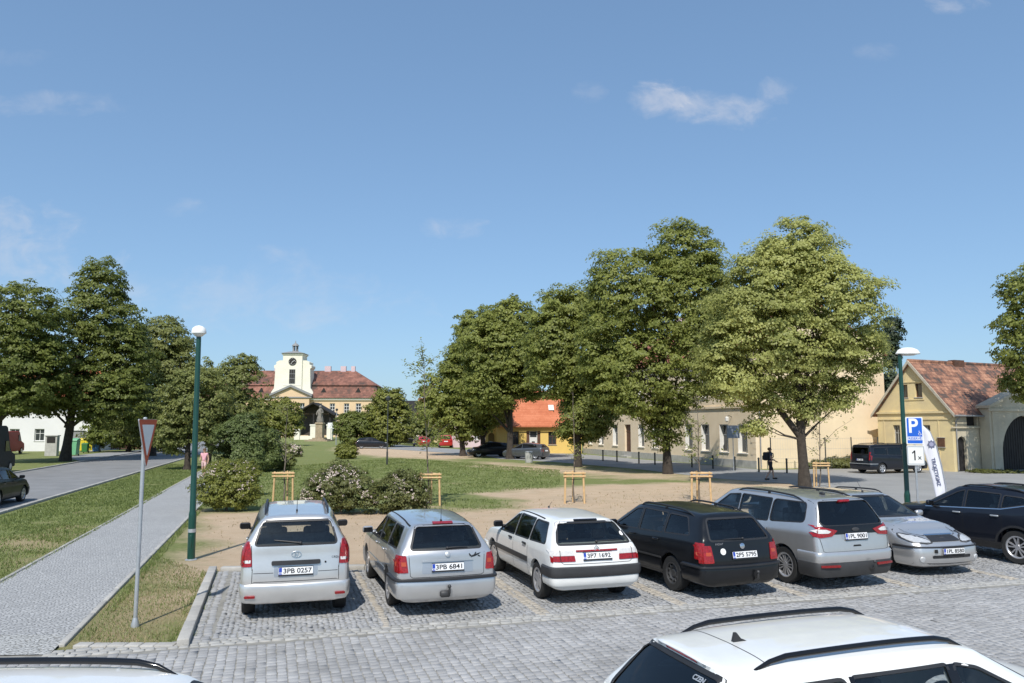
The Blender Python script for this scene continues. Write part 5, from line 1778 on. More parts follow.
def window(parent, u0, u1, z0, z1, M=None, y=.16, fm=None, nx=2, nz=2, bar=.05, sill=True, pane=None, edge=.07, liner=False):
    fm = fm or M_wframe
    I = M or Matrix.Identity(4)
    mb = MB()
    mb.box(u0, u1, y, y + .06, z0, z0 + edge, I); mb.box(u0, u1, y, y + .06, z1 - edge, z1, I)
    mb.box(u0, u0 + edge, y + .002, y + .058, z0 + edge, z1 - edge, I); mb.box(u1 - edge, u1, y + .002, y + .058, z0 + edge, z1 - edge, I)
    for k in range(1, nx):
        c = lerp(u0, u1, k / nx); mb.box(c - bar / 2, c + bar / 2, y + .004, y + .056, z0 + edge, z1 - edge, I)
    for k in range(1, nz):
        c = lerp(z0, z1, k / nz) + (.12 if nz == 2 else 0) * (z1 - z0); mb.box(u0 + edge, u1 - edge, y + .008, y + .052, c - bar / 2, c + bar / 2, I)
    if liner:
        mb.box(u0, u0 + .03, .012, y, z0, z1, I); mb.box(u1 - .03, u1, .012, y, z0, z1, I); mb.box(u0 + .03, u1 - .03, .012, y, z1 - .03, z1, I)
    f = mb.build('window', fm, parent, fixn=False)
    p = MB(); p.box(u0 + .02, u1 - .02, y + .03, y + .04, z0 + .02, z1 - .02, I); p.build('pane', pane or M_pane, f, fixn=False)
    if sill:
        sb = MB(); sb.box(u0 - .06, u1 + .06, -.07, y + .0, z0 - .06, z0 - .003, I); sb.build('sill', fm if fm != M_wbrown else M_conc, f, fixn=False)
    return f


def slab_roof(name, quads, th, mat, parent):
    """thick roof planes from quads given as 4 upper points each"""
    mb = MB()
    for q in quads:
        q = [Vector(p) for p in q]
        n = (q[1] - q[0]).cross(q[2] - q[0]).normalized()
        if n.z < 0: q = q[::-1]; n = -n
        k = len(q)
        V = q + [p - n * th for p in q]
        F = [tuple(range(k)), tuple(range(k, 2 * k))[::-1]] + [(i, (i + 1) % k, k + (i + 1) % k, k + i) for i in range(k)]
        mb.add(V, F)
    return mb.build(name, mat, parent)


RM90 = Matrix.Rotation(-math.pi / 2, 4, 'Z')       # turns a front wall into one facing -x (its u axis runs along -y)
RP90 = Matrix.Rotation(math.pi / 2, 4, 'Z')

# ---------- the long beige house, its plain apricot gable wall toward the square
C0 = G(757, 469)
bh = thing('town_house', 'long two storey beige house with a blank apricot gable wall behind the trees', 'house', (C0.x, C0.y, 0), GR)


def facade_y(u):
    k = (u - 512) / FPX * math.cos(PITCH)
    # X = C0.x - .2924 y ; Y = C0.y + .9563 y ; X = k*Y (approximately, at eye height)
    return (C0.x - k * C0.y) / (k * .9563 + .2924)


BL, BWd, BE, BR = 32.0, 11.2, 8.4, 11.9
wins = []
for u in (742, 723.5, 705, 688.5, 655, 641, 615, 601, 590):
    wins.append(facade_y(u))
door_y = facade_y(627.5)
holes = []
for y in wins: holes += [rect(-y - .6, -y + .6, 1.05, 3.1), rect(-y - .6, -y + .6, 5.2, 7.1)]
holes.append(rect(-door_y - .65, -door_y + .65, .15, 3.1)); holes.append(rect(-door_y - .6, -door_y + .6, 5.2, 7.1))
wall('wall', rect(-BL, 0, 0, BE), .45, holes, M_plaster_beige, bh, RM90)
wall('gable_wall', [(.46, 0), (BWd, 0), (BWd, BE), (BWd / 2, BR), (.46, BE + .28)], .4, None, M_plaster_apricot, bh)
wall('back_wall', rect(0, BL - .4, 0, BE), .4, None, M_plaster_beige, bh, Matrix.Translation((BWd, .42, 0)) @ RP90)
wall('gable_wall', [(.46, 0), (BWd, 0), (BWd, BE), (BWd / 2, BR), (.46, BE + .28)], .4, None, M_plaster_beige, bh, Matrix.Translation((0, BL - .4, 0)))
slab_roof('roof', [[(-.4, -.05, BE - .1), (-.4, BL + .2, BE - .1), (BWd / 2, BL + .2, BR + .12), (BWd / 2, -.05, BR + .12)], [(BWd + .4, -.05, BE - .1), (BWd + .4, BL + .2, BE - .1), (BWd / 2, BL + .2, BR + .12), (BWd / 2, -.05, BR + .12)]], .14, M_roof_red, bh)
for y in wins:
    window(bh, -y - .6, -y + .6, 1.05, 3.1, RM90, y=.3, liner=True); window(bh, -y - .6, -y + .6, 5.2, 7.1, RM90, y=.3, liner=True)
window(bh, -door_y - .6, -door_y + .6, 5.2, 7.1, RM90, y=.27)
mb = MB(); mb.box(-door_y - .65, -door_y + .65, .2, .27, .15, 3.1, RM90); mb.box(-door_y - .02, -door_y + .02, .18, .2, .15, 2.4, RM90); mb.box(-door_y - .65, -door_y + .65, .17, .2, 2.4, 2.5, RM90)
d_ = mb.build('door', M_wbrown, bh)
mb = MB(); mb.box(-door_y - .8, -door_y + .8, -.5, .2, 0, .15, RM90); mb.build('door_step', M_conc, bh)
mb = MB(); mb.box(-BL, -.0, -.10, 0, 4.3, 4.45, RM90); mb.box(-BL, 0, -.06, 0, 4.45, 4.52, RM90); mb.box(-BL, 0, -.2, 0, BE - .45, BE - .12, RM90); mb.build('cornice', M_plaster_beige, bh)
mb = MB(); mb.box(-BL, 0, -.04, 0, 0, .55, RM90); mb.build('plinth', M_conc, bh)
for k in range(10): pass
mb = MB()
for k in range(9): mb.box(-.62 if k % 2 else -.42, .0, -.035, 0, .56 + k * .42, .56 + k * .42 + .39, RM90)
mb.build('quoins', M_plaster_beige, bh)
mb = MB(); mb.tube([(-.12, -1.0, 0), (-.12, -.9 + .5, 0)], .02) if False else mb.tube([(.30, -.07, .1), (.30, -.07, BE - .1)], .05, 8); mb.build('downpipe', M_lead, bh)
mb = MB(); mb.box(3.0, 3.7, 16, 16.7, 10, 12.9); mb.build('chimney', M_pink, bh)
# lantern on the wall and the grey board under it
ly = facade_y(732)
l_ = thing('wall_lantern', 'small lantern fixed on the beige house between its two nearest windows', 'lamp', bh.matrix_basis @ Vector((-.01, ly, 3.55)), GR)
mb = MB(); mb.tube([(0, 0, .1), (-.25, 0, .2), (-.4, 0, .12)], .02, 6); mb.build('bracket', M_iron, l_)
mb = MB(); mb.lathe([(.05, -.28), (.13, -.2), (.15, .05), (.04, .12)], 10, Matrix.Translation((-.4, 0, 0))); mb.build('shade', M_wframe, l_, 30)
bd = thing('blank_sign', 'blank grey panel on a post in front of the beige house wall', 'sign', at(732.5, 53.0), R(14))
mb = MB(); mb.tube([(0, 0, 0), (0, 0, 3.0)], .03, 8); mb.build('post', MT['galv'], bd)
mb = MB(); mb.rbox((.0, -.05, 2.6), (.95, .04, .85), .015, 1); mb.build('panel', pm('panel_grey', (.22, .25, .30), .5), bd)

# ---------- old yellow gabled house at the right: gable toward the square, ridge running away to the right
YK = at(952, 51.8); YA = R(26)
yh_ = thing('old_house', 'old yellow gabled house with patchy tiled roof at the right', 'house', (YK.x, YK.y, 0), YA)
gw = 5.7; mw = 15.0; RZ = 7.5; EZ = 3.95
hol = [rect(-3.64, -3.14, 4.95, 5.85), rect(-2.58, -2.03, 4.95, 5.9), rect(-4.45, -3.9, 1.6, 3.05), rect(-2.2, -1.58, 1.6, 3.05)]
wall('gable_wall', [(-gw, 0), (0, 0), (0, EZ), (-gw / 2, RZ - .12), (-gw, EZ)], .4, hol, M_plaster_old, yh_, RM90)
for q in hol[:2]: window(yh_, q[0][0], q[1][0], q[0][1], q[2][1], RM90, fm=M_wbrown, nx=1, nz=1)
for q in hol[2:]: window(yh_, q[0][0], q[1][0], q[0][1], q[2][1], RM90, fm=M_conc)
mb = MB()
mb.box(-gw - .1, .1, -.10, 0, 3.84, 3.98, RM90); mb.box(-gw + .1, -.1, -.05, 0, 3.4, 3.5, RM90)
mb.box(-gw + .5, -gw + .57, -.03, 0, .5, 3.39, RM90); mb.box(-1.0, -.93, -.03, 0, .5, 3.39, RM90); mb.box(-3.75, -1.9, -.04, 0, 4.75, 4.85, RM90); mb.box(-3.8, -1.85, -.05, 0, 5.98, 6.06, RM90)
mb.build('mouldings', M_plaster_old, yh_)
wall('front_wall', rect(.405, mw, 0, EZ), .4, [rect(1.5, 2.55, 3.0, 3.9), arch(.42, 1.34, -.1, 2.3)], M_plaster_white, yh_)
wall('back_wall', rect(.405, mw, 0, EZ), .4, None, M_plaster_old, yh_, Matrix.Translation((0, gw - .4, 0)))
mb = MB(); mb.box(1.45, 2.6, .2, .25, 2.95, 3.94); mb.build('shutter', M_wdark, yh_)
mb = MB(); mb.box(.41, 1.38, .17, .25, 0, 2.35); mb.box(.87, .89, .15, .17, 0, 2.2); mb.sphere((.95, .15, 1.05), .04); mb.build('door', M_wdark, yh_)
mb = MB(); mb.box(-.1, 2.7, -.14, -.001, 2.84, 2.94); mb.build('ledge', M_plaster_white, yh_)
slab_roof('roof', [[(-.2, gw / 2, RZ), (mw, gw / 2, RZ), (mw, -.35, 3.72), (-.2, -.35, 3.72)], [(-.2, gw / 2, RZ), (mw, gw / 2, RZ), (mw, gw + .35, 3.72), (-.2, gw + .35, 3.72)]], .13, M_roof_old, yh_)
mb = MB()
for sgn in (-1, 1):
    mb.prism([(-gw / 2 + sgn * (gw / 2 + .36), 3.56), (-gw / 2 + sgn * (gw / 2 + .36), 3.78), (-gw / 2, RZ + .03), (-gw / 2, RZ - .22)], lambda a, b: (-.27, -a, b), lambda a, b: (-.205, -a, b))
mb.build('verge_board', pm('weathered_board', (.46, .42, .34), .9, var=.2), yh_)
mb = MB(); mb.tube([(-.24, -.42, 3.66), (2.7, -.42, 3.64)], .06, 8); mb.tube([(.3, -.42, 3.6), (.3, -.08, 3.3), (.3, -.08, .1)], .045, 8); mb.build('gutter', M_lead, yh_)
mb = MB(); mb.lathe([(.11, -.2), (.11, mw)], 8, Matrix.Translation((0, gw / 2, RZ + .01)) @ Matrix.Identity(4), axis='x'); mb.build('ridge_tiles', M_roof_old, yh_)
mb = MB(); mb.box(4.4, 5.5, gw / 2 - .25, gw / 2 + .25, RZ - .3, RZ + .2); mb.build('chimney', M_wbrown, yh_)
yh_m = Matrix.Translation(yh_.location) @ Matrix.Rotation(YA, 4, 'Z')
nb = thing('notice_board', 'small brown board on the yellow house wall left of the arched door', 'board', yh_m @ Vector((-.02, .8, 1.9)), YA - math.pi / 2)
mb = MB(); mb.rbox((0, -.03, 0), (.5, .06, .6), .01, 1); mb.build('face', M_wbrown, nb)
mb = MB(); mb.box(-.29, .29, -.08, .0, -.34, -.3); mb.box(-.29, .29, -.08, .0, .3, .34); mb.build('rim', M_conc, nb)

# gateway with a round arch
gt = thing('gateway', 'whitewashed gateway with a shallow pediment and dark arched wooden gate', 'gate', yh_m @ Vector((2.75, -.75, 0)), YA)
GWd = 7.6
wall('wall', [(0, 0), (GWd, 0), (GWd, 4.15), (GWd / 2, 5.45), (0, 4.15)], .7, [arch(1.2, GWd - 1.2, -.1, 3.7, 20)], M_plaster_white, gt)
mb = MB()
mb.box(-.12, GWd + .12, -.12, 0, 3.98, 4.15); mb.box(.25, .85, -.06, 0, 0, 3.97); mb.box(GWd - .85, GWd - .25, -.06, 0, 0, 3.97)
for sgn in (-1, 1): mb.prism([(GWd / 2 + sgn * (GWd / 2 + .15), 4.17), (GWd / 2 + sgn * (GWd / 2 + .15), 4.35), (GWd / 2, 5.68), (GWd / 2, 5.46)], lambda a, b: (a, -.16, b), lambda a, b: (a, .8, b))
mb.build('mouldings', M_plaster_white, gt)
mb = MB(); mb.box(1.1, GWd - 1.1, .45, .55, 0, 3.8)
for k in range(20): mb.box(1.25 + k * .265, 1.25 + k * .265 + .02, .43, .45, 0, 3.7)
mb.build('gate_leaves', M_wdark, gt)

# ---------- bright yellow house with orange roof
YH = at(497, 85)
yl = thing('cottage', 'bright yellow single storey house with orange tiled roof beyond the trees', 'house', (YH.x, YH.y, 0), R(3))
def lx(u): return (at(u, 85).x - YH.x)
w_ = lx(582)
hol = [rect(lx(548.5), lx(556.5), .95, 2.35), rect(lx(512), lx(518.8), .95, 2.35), rect(lx(526.5), lx(540.5), 0.1, 2.4)]
wall('wall', rect(0, w_, 0, 3.1), .4, hol, M_plaster_yellow, yl)
wall('side_wall', [(-7.8, 0), (0, 0), (0, 3.1), (-3.9, 6.6), (-7.8, 3.1)], .4, None, M_plaster_yellow, yl, Matrix.Translation((-.001, .4, 0)) @ RM90)
window(yl, lx(548.5), lx(556.5), .95, 2.35, None, fm=M_wbrown); window(yl, lx(512), lx(518.8), .95, 2.35, None, fm=M_wbrown)
mb = MB(); mb.box(lx(526.5), lx(529.5), .1, .16, .1, 2.4); mb.box(lx(537.5), lx(540.5), .1, .16, .1, 2.4); mb.build('shutter', M_wbrown, yl)
mb = MB(); mb.box(lx(529.6), lx(537.4), .18, .24, .1, 2.4); mb.build('door', M_wframe, yl)
mb = MB(); mb.box(lx(532), lx(535), .17, .18, .9, 1.3); mb.build('door_glass', M_pane, yl); mb = MB(); mb.box(lx(530.2), lx(536.8), .165, .18, 1.75, 2.35); mb.build('door_glass', M_pane, yl)
slab_roof('roof', [[(-.3, -.45, 2.95), (w_ + .3, -.45, 2.95), (w_ + .3, 4.1, 6.9), (-.3, 4.1, 6.9)], [(-.3, 8.6, 2.95), (w_ + .3, 8.6, 2.95), (w_ + .3, 4.1, 6.9), (-.3, 4.1, 6.9)]], .12, M_roof_orange, yl)
mb = MB(); mb.box(-.3, w_ + .3, -.53, -.46, 2.82, 2.93); mb.build('gutter', M_roof_orange, yl)
sk = MB(); Ms = Matrix.Translation((lx(553), 1.75, 4.93)) @ Matrix.Rotation(math.atan2(3.95, 4.55), 4, 'X'); sk.rbox((0, 0, .03), (.6, .9, .1), .02, 1, Ms); sk.build('roof_window', M_wframe, yl)
an = thing('garden_gate', 'yellow wall with an arched gate beside the bright yellow house', 'gate', (at(485.5, 86).x, 86, 0), R(3))
ww = at(497, 86).x - at(485.5, 86).x - .02
wall('wall', rect(0, ww, 0, 3.0), .35, [arch(.3, ww - .25, -.1, 2.2)], M_plaster_yellow, an)
mb = MB(); mb.box(.2, ww - .2, .2, .25, 0, 2.25); mb.build('door', pm('gate_ochre', (.25, .17, .06), .7), an)


def simple_house(name, label, p, rz, w, d, h, rh, wm, rm, wins=(), fm=None, cat='house', ch=True, door=None):
    r = thing(name, label, cat, (p[0], p[1], 0), rz)
    hol = [rect(*q) for q in wins] + ([rect(*door)] if door else [])
    wall('wall', rect(0, w, 0, h), .3, hol, wm, r)
    wall('side_wall', [(-d, 0), (0, 0), (0, h), (-d / 2, h + rh * .97), (-d, h)], .3, None, wm, r, Matrix.Translation((-.001, .3, 0)) @ RM90)
    wall('side_wall', [(0, 0), (d, 0), (d, h), (d / 2, h + rh * .97), (0, h)], .3, None, wm, r, Matrix.Translation((w + .001, .3, 0)) @ RP90)
    slab_roof('roof', [[(-.3, -.4, h - .1), (w + .3, -.4, h - .1), (w + .3, d / 2 + .3, h + rh), (-.3, d / 2 + .3, h + rh)], [(-.3, d + .9, h - .1), (w + .3, d + .9, h - .1), (w + .3, d / 2 + .3, h + rh), (-.3, d / 2 + .3, h + rh)]], .12, rm, r)
    for q in wins: window(r, *q, None, fm=fm)
    if door:
        mb = MB(); mb.box(door[0], door[1], .14, .2, door[2], door[3]); mb.build('door', M_lead, r)
    if ch:
        mb = MB(); mb.box(w * .6, w * .6 + .6, d / 2 - .3, d / 2 + .3, h + rh - .5, h + rh + .9); mb.build('chimney', M_pink, r)
    return r


p = at(-22, 92); simple_house('white_house', 'long white house with red roof behind the big tree at far left', p, R(4), at(92, 92).x - p.x, 9, 5.2, 4.6, M_white, M_roof_orange, [(3.6, 4.7, 1.2, 2.6), (6.4, 7.5, 1.2, 2.6)], door=(10.3, 12.2, 0, 2.4))
p = at(452, 108); simple_house('pink_house', 'small pink and white house between the tree trunks beyond the red car', p, R(-2), at(486, 108).x - p.x, 8, 3.4, 3.0, M_pink, M_roof_red, [(1.0, 1.9, 1.1, 2.3), (3.0, 3.8, 1.1, 2.3)])
p = at(402, 150); simple_house('distant_house', 'distant cream house with dark roof left of the young park trees', p, R(-4), 5.5, 8, 5.0, 2.8, M_cream, M_wdark, [(.8, 1.8, 2.6, 4.0), (3.2, 4.2, 2.6, 4.0)])
p = at(418, 140); simple_house('distant_house', 'distant ochre house mostly hidden by leaves beyond the red cars', p, R(3), 9, 8, 4.6, 3.4, M_manor, M_roof_red, [(1.5, 2.5, 2.2, 3.6), (5.0, 6.0, 2.2, 3.6)])

# ---------- the manor with its clock tower
DM = 200.0
MX = at(291, DM)
mn = thing('manor_house', 'long manor house with red mansard roof and white clock tower in the distance', 'manor', (MX.x, DM, 0), R(2))
hx = 22.4; dep = 16
hol = []
wpos = [10.3, 13.9, 16.9, 20.1, -10.3, -13.9, -16.9, -20.1, 7.0, -7.0]
for x in wpos: hol += [rect(x - .68, x + .68, 6.1, 8.55), rect(x - .68, x + .68, 1.5, 3.9)]
wall('wall', rect(-hx, hx, 0, 9.9), .5, hol, M_manor, mn)
for x in wpos:
    window(mn, x - .68, x + .68, 6.1, 8.55, None, y=.2, edge=.12, bar=.1, fm=M_wframe, nz=3); window(mn, x - .68, x + .68, 1.5, 3.9, None, y=.2, edge=.12, bar=.1, nz=3)
wall('side_wall', rect(-dep, 0, 0, 9.9), .5, None, M_manor, mn, Matrix.Translation((-hx, .501, 0)) @ RM90)
wall('side_wall', rect(0, dep, 0, 9.9), .5, None, M_manor, mn, Matrix.Translation((hx, .501, 0)) @ RP90)
mb = MB(); mb.box(-hx - .3, hx + .3, -.35, 0, 9.35, 9.88); mb.box(-hx, hx, -.12, 0, 4.9, 5.2); mb.build('cornice', M_cream, mn)


def frustum(mb, x0, x1, y0, y1, z0, ix, iy, z1):
    V = [(x0, y0, z0), (x1, y0, z0), (x1, y1, z0), (x0, y1, z0), (x0 + ix, y0 + iy, z1), (x1 - ix, y0 + iy, z1), (x1 - ix, y1 - iy, z1), (x0 + ix, y1 - iy, z1)]
    mb.add(V, [(3, 2, 1, 0), (4, 5, 6, 7), (0, 1, 5, 4), (1, 2, 6, 5), (2, 3, 7, 6), (3, 0, 4, 7)])


mb = MB(); frustum(mb, -hx - .7, hx + .7, -.7, dep + .7, 9.9, 2.6, 2.6, 13.35); mb.build('lower_roof', M_roof_manor, mn)
mb = MB(); frustum(mb, -hx + 1.5, hx - 1.5, 1.5, dep - 1.5, 13.4, 6.2, 6.4, 17.4); mb.build('upper_roof', M_roof_manor, mn)
mb = MB(); frustum(mb, -hx + 1.3, hx - 1.3, 1.3, dep - 1.3, 13.2, .1, .1, 13.39); mb.build('roof_ledge', M_roof_manor, mn)
for x in (7.9, 16.7, -7.9, -16.7):
    mb = MB(); mb.prism([(x - .75, 11.3), (x + .75, 11.3), (x, 12.5)], lambda a, b: (a, .35, b), lambda a, b: (a, 2.2, b)); mb.build('dormer', M_wdark, mn)
for x, w in ((6.6, 1.6), (10.8, 1.4), (13.6, 1.0), (-6.6, 1.4), (-12.5, 1.0)):
    mb = MB(); mb.box(x, x + w, 7.5, 8.5, 17, 18.6); mb.build('chimney', M_pink, mn)
# central projection, pediment and clock tower
wall('front_bay', rect(-4.7, 4.7, 0, 10.1), 1.3, [rect(-.7, .7, 5.9, 8.6), rect(-3.6, -2.4, 5.9, 8.6), rect(2.4, 3.6, 5.9, 8.6)], M_manor, mn, Matrix.Translation((0, -1.45, 0)))
for x in (0, -3, 3): window(mn, x - .62, x + .62, 5.9, 8.6, Matrix.Translation((0, -1.3, 0)), y=.2, edge=.12, bar=.1, sill=False)
mb = MB(); mb.prism([(-5.0, 10.15), (5.0, 10.15), (5.0, 10.4), (0, 12.7), (-5.0, 10.4)], lambda a, b: (a, -1.2, b), lambda a, b: (a, 1.0, b)); mb.build('pediment', M_manor, mn)
mb = MB()
for sgn in (-1, 1): mb.prism([(sgn * 5.4, 10.25), (sgn * 5.4, 10.75), (0, 13.2), (0, 12.65)], lambda a, b: (a, -1.75, b), lambda a, b: (a, 1.0, b))
mb.box(-5.3, 5.3, -1.7, -.1, 9.85, 10.14)
mb.build('pediment_moulding', M_lead, mn)
tw_ = MB(); tw_.box(-2.45, 2.45, -.3, 5, 9.9, 20.9); tw_.box(-2.7, 2.7, -.5, 5.2, 20.9, 21.3); tw_.box(-2.2, 2.2, -.36, -.31, 13.0, 13.3); tw_.build('clock_tower', M_cream, mn)
for sgn in (-1, 1):
    sh_ = MB(); sh_.prism([(sgn * 2.46, 10), (sgn * 5.3, 10), (sgn * 5.3, 11.4), (sgn * 4.6, 12.4), (sgn * 4.4, 17.4), (sgn * 4.75, 17.6), (sgn * 4.75, 18.2), (sgn * 4.2, 18.5), (sgn * 4.2, 19.1), (sgn * 3.4, 19.5), (sgn * 2.46, 19.5)], lambda a, b: (a, .1, b), lambda a, b: (a, 4.6, b))
    sh_.build('tower_shoulder', M_cream, mn)
mb = MB(); frustum(mb, -3.0, 3.0, -.8, 5.5, 21.31, 1.9, 2.0, 21.9); mb.build('tower_roof', M_lead, mn)
mb = MB()
for k in range(6):
    a = math.pi / 3 * k; mb.box(-.1, .1, -.1, .1, 21.8, 23.39, Matrix.Translation((.62 * math.cos(a), 2.35 + .62 * math.sin(a), 0)))
mb.lathe([(.95, 23.4), (.9, 23.55), (.55, 23.95), (.15, 24.2), (.05, 24.8)], 12, Matrix.Translation((0, 2.35, 0)))
mb.lathe([(.9, 21.8), (.8, 22.1)], 12, Matrix.Translation((0, 2.35, 0)))
mb.build('lantern', M_lead, mn)
mb = MB(); mb.lathe([(1.0, -.08), (1.0, .06), (.88, .08)], 28, Matrix.Translation((0, -.33, 19.15)) @ Matrix.Rotation(math.pi / 2, 4, 'X')); ck = mb.build('clock', M_wdark, mn, 40)
mb = MB(); Mc = Matrix.Translation((0, -.43, 19.15)); mb.box(-.05, .05, -.02, .0, 0, .62, Mc @ Matrix.Rotation(R(62), 4, 'Y')); mb.box(-.04, .04, -.02, 0, 0, .8, Mc @ Matrix.Rotation(R(-150), 4, 'Y'))
for k in range(12): mb.box(-.04, .04, -.02, 0, .72, .85, Mc @ Matrix.Rotation(R(30 * k), 4, 'Y'))
mb.build('clock_hands', MT['plate_white'], ck)
mb = MB(); mb.box(-.75, .75, -.34, -.31, 13.5, 17.2); fw = mb.build('window', M_wdark, mn)
mb = MB()
for x in (-.75, -.28, .24, .7): mb.box(x, x + .06, -.38, -.345, 13.5, 17.2)
for z in (13.5, 14.8, 16.0, 17.1): mb.box(-.75, .75, -.375, -.346, z, z + .1)
mb.build('window_bars', M_lead, fw)

# ---------- open gabled gateway in front of the manor
DG = 165.0; sG = FPX / DG
pg = at(313.5, DG)
gg = thing('gate_shelter', 'dark gabled timber gateway on white piers in front of the manor', 'gate', (pg.x, DG, 0), R(2))
for x in (-3.3, 0.0, 3.4):
    mb = MB(); mb.box(x - .55, x + .55, -.5, .6, 0, 2.9); mb.box(x - .65, x + .65, -.6, .7, 2.9, 3.2); mb.build('pier', M_cream, gg)
    mb = MB(); mb.box(x - .16, x + .16, -.1, .2, 3.2, 5.4); mb.build('post', M_wdark, gg)
mb = MB(); mb.box(-2.7, -.6, -.3, .3, 0, .8); mb.build('low_wall', M_cream, gg)
mb = MB(); mb.box(-3.9, 4.0, 2.8, 3.2, .9, 5.4); mb.prism([(-3.9, 5.41), (4, 5.41), (0, 7.5)], lambda a, b: (a, 2.5, b), lambda a, b: (a, 2.9, b)); mb.build('back_boarding', pm('weathered_boards', (.075, .06, .05), .85, var=.3), gg)
slab_roof('roof', [[(-4.4, -1, 5.25), (0, -1, 7.8), (0, 5, 7.8), (-4.4, 5, 5.25)], [(4.5, -1, 5.25), (0, -1, 7.8), (0, 5, 7.8), (4.5, 5, 5.25)]], .25, M_wdark, gg)
sg_ = thing('white_sign', 'small white sign board at the right pier of the gabled gateway', 'sign', (at(331, 160).x, 160, 0))
mb = MB(); mb.tube([(0, 0, 0), (0, 0, 3.4)], .06, 6); mb.build('post', MT['galv'], sg_); mb = MB(); mb.rbox((0, -.08, 2.9), (1.3, .08, 1.2), .03, 1); mb.build('board', MT['white_paint'], sg_)

# ---------- baroque statue on its plinth
DS = 150.0; ps = at(320, DS)
stt = thing('statue', 'weathered stone saint statue on a square plinth in front of the gateway', 'statue', (ps.x, DS, 0), R(-5))
mb = MB(); mb.box(-2.2, 2.2, -2.2, 2.2, 0, .2); mb.box(-1.6, 1.6, -1.6, 1.6, .2, .4); mb.box(-1.1, 1.1, -1.1, 1.1, .4, .65); mb.build('steps', M_stone, stt)
mb = MB(); mb.box(-.68, .68, -.68, .68, .65, 3.2); mb.box(-.8, .8, -.8, .8, 3.2, 3.4); mb.box(-.72, .72, -.72, .72, 3.4, 3.55); mb.build('plinth', M_stone, stt, bevel=.04)
mb = MB(); mb.lathe([(.62, 3.55), (.7, 3.9), (.55, 4.5), (.45, 5.0), (.50, 5.5), (.42, 5.95), (.2, 6.15), (.14, 6.25)], 12)
mb.sphere((0, -.04, 6.5), (.24, .26, .3)); mb.tube([(.4, -.05, 5.8), (.62, -.3, 5.4), (.3, -.5, 5.3)], [.16, .13, .09], 8); mb.tube([(-.4, -.05, 5.8), (-.62, -.2, 5.3), (-.55, -.4, 4.9)], [.16, .13, .09], 8); mb.tube([(.34, -.5, 4.6), (.42, -.5, 6.3)], .05, 6); mb.box(.2, .64, -.54, -.46, 5.9, 6.0)
mb.build('figure', pm('grey_sandstone', (.22, .20, .17), .9, var=.3, vs=3, bump=.5, bs=8), stt, 60)
# ------------------------------------------------------------------ trees and shrubs
M_bark = pm('bark', (.032, .025, .02), .95, col2=(.075, .06, .047), vs=5, bump=.9, bs=22)
M_barkl = pm('young_bark', (.16, .13, .10), .9, var=.3, vs=8, bump=.4, bs=40)
LF = {
    'linden': leaf_mat('linden_leaves', (.115, .145, .027), (.375, .40, .108), .45),
    'linden_bloom': leaf_mat('linden_blooming_leaves', (.165, .188, .038), (.56, .57, .205), .42),
    'dark': leaf_mat('dark_leaves', (.08, .112, .022), (.27, .30, .075), .45),
    'olive': leaf_mat('dusty_leaves', (.11, .132, .034), (.31, .33, .105), .4),
    'bluegreen': leaf_mat('bluegreen_leaves', (.065, .095, .028), (.20, .245, .08), .35),
    'bright': leaf_mat('bright_leaves', (.10, .125, .02), (.27, .275, .06), .3),
    'shrub': leaf_mat('shrub_leaves', (.07, .085, .025), (.175, .18, .055), .25),
    'conifer': leaf_mat('conifer_needles', (.015, .028, .012), (.045, .065, .03), .1),
}
M_flower = pm('blossom_white', (.50, .38, .33), .8, col2=(.70, .62, .55), vs=9, island=.6)
M_bud = pm('blossom_yellowish', (.36, .36, .12), .8, col2=(.48, .46, .2), vs=9, island=.6)


def leaf_mesh(C, Nn, size, rg, aspect=.72, fold=.16):
    n = len(C)
    Nn = Nn / np.maximum(np.linalg.norm(Nn, axis=1, keepdims=True), 1e-6)
    t = rg.normal(0, 1, (n, 3)); t -= (t * Nn).sum(1, keepdims=True) * Nn
    t /= np.maximum(np.linalg.norm(t, axis=1, keepdims=True), 1e-6)
    b = np.cross(Nn, t)
    l = (size * rg.uniform(.7, 1.25, n))[:, None]
    V = np.zeros((n, 4, 3))
    V[:, 0] = C - t * l * .5; V[:, 1] = C + b * l * .5 * aspect - Nn * l * fold
    V[:, 2] = C + t * l * .5; V[:, 3] = C - b * l * .5 * aspect - Nn * l * fold
    return V.reshape(-1, 3), np.arange(n * 4).reshape(-1, 4)


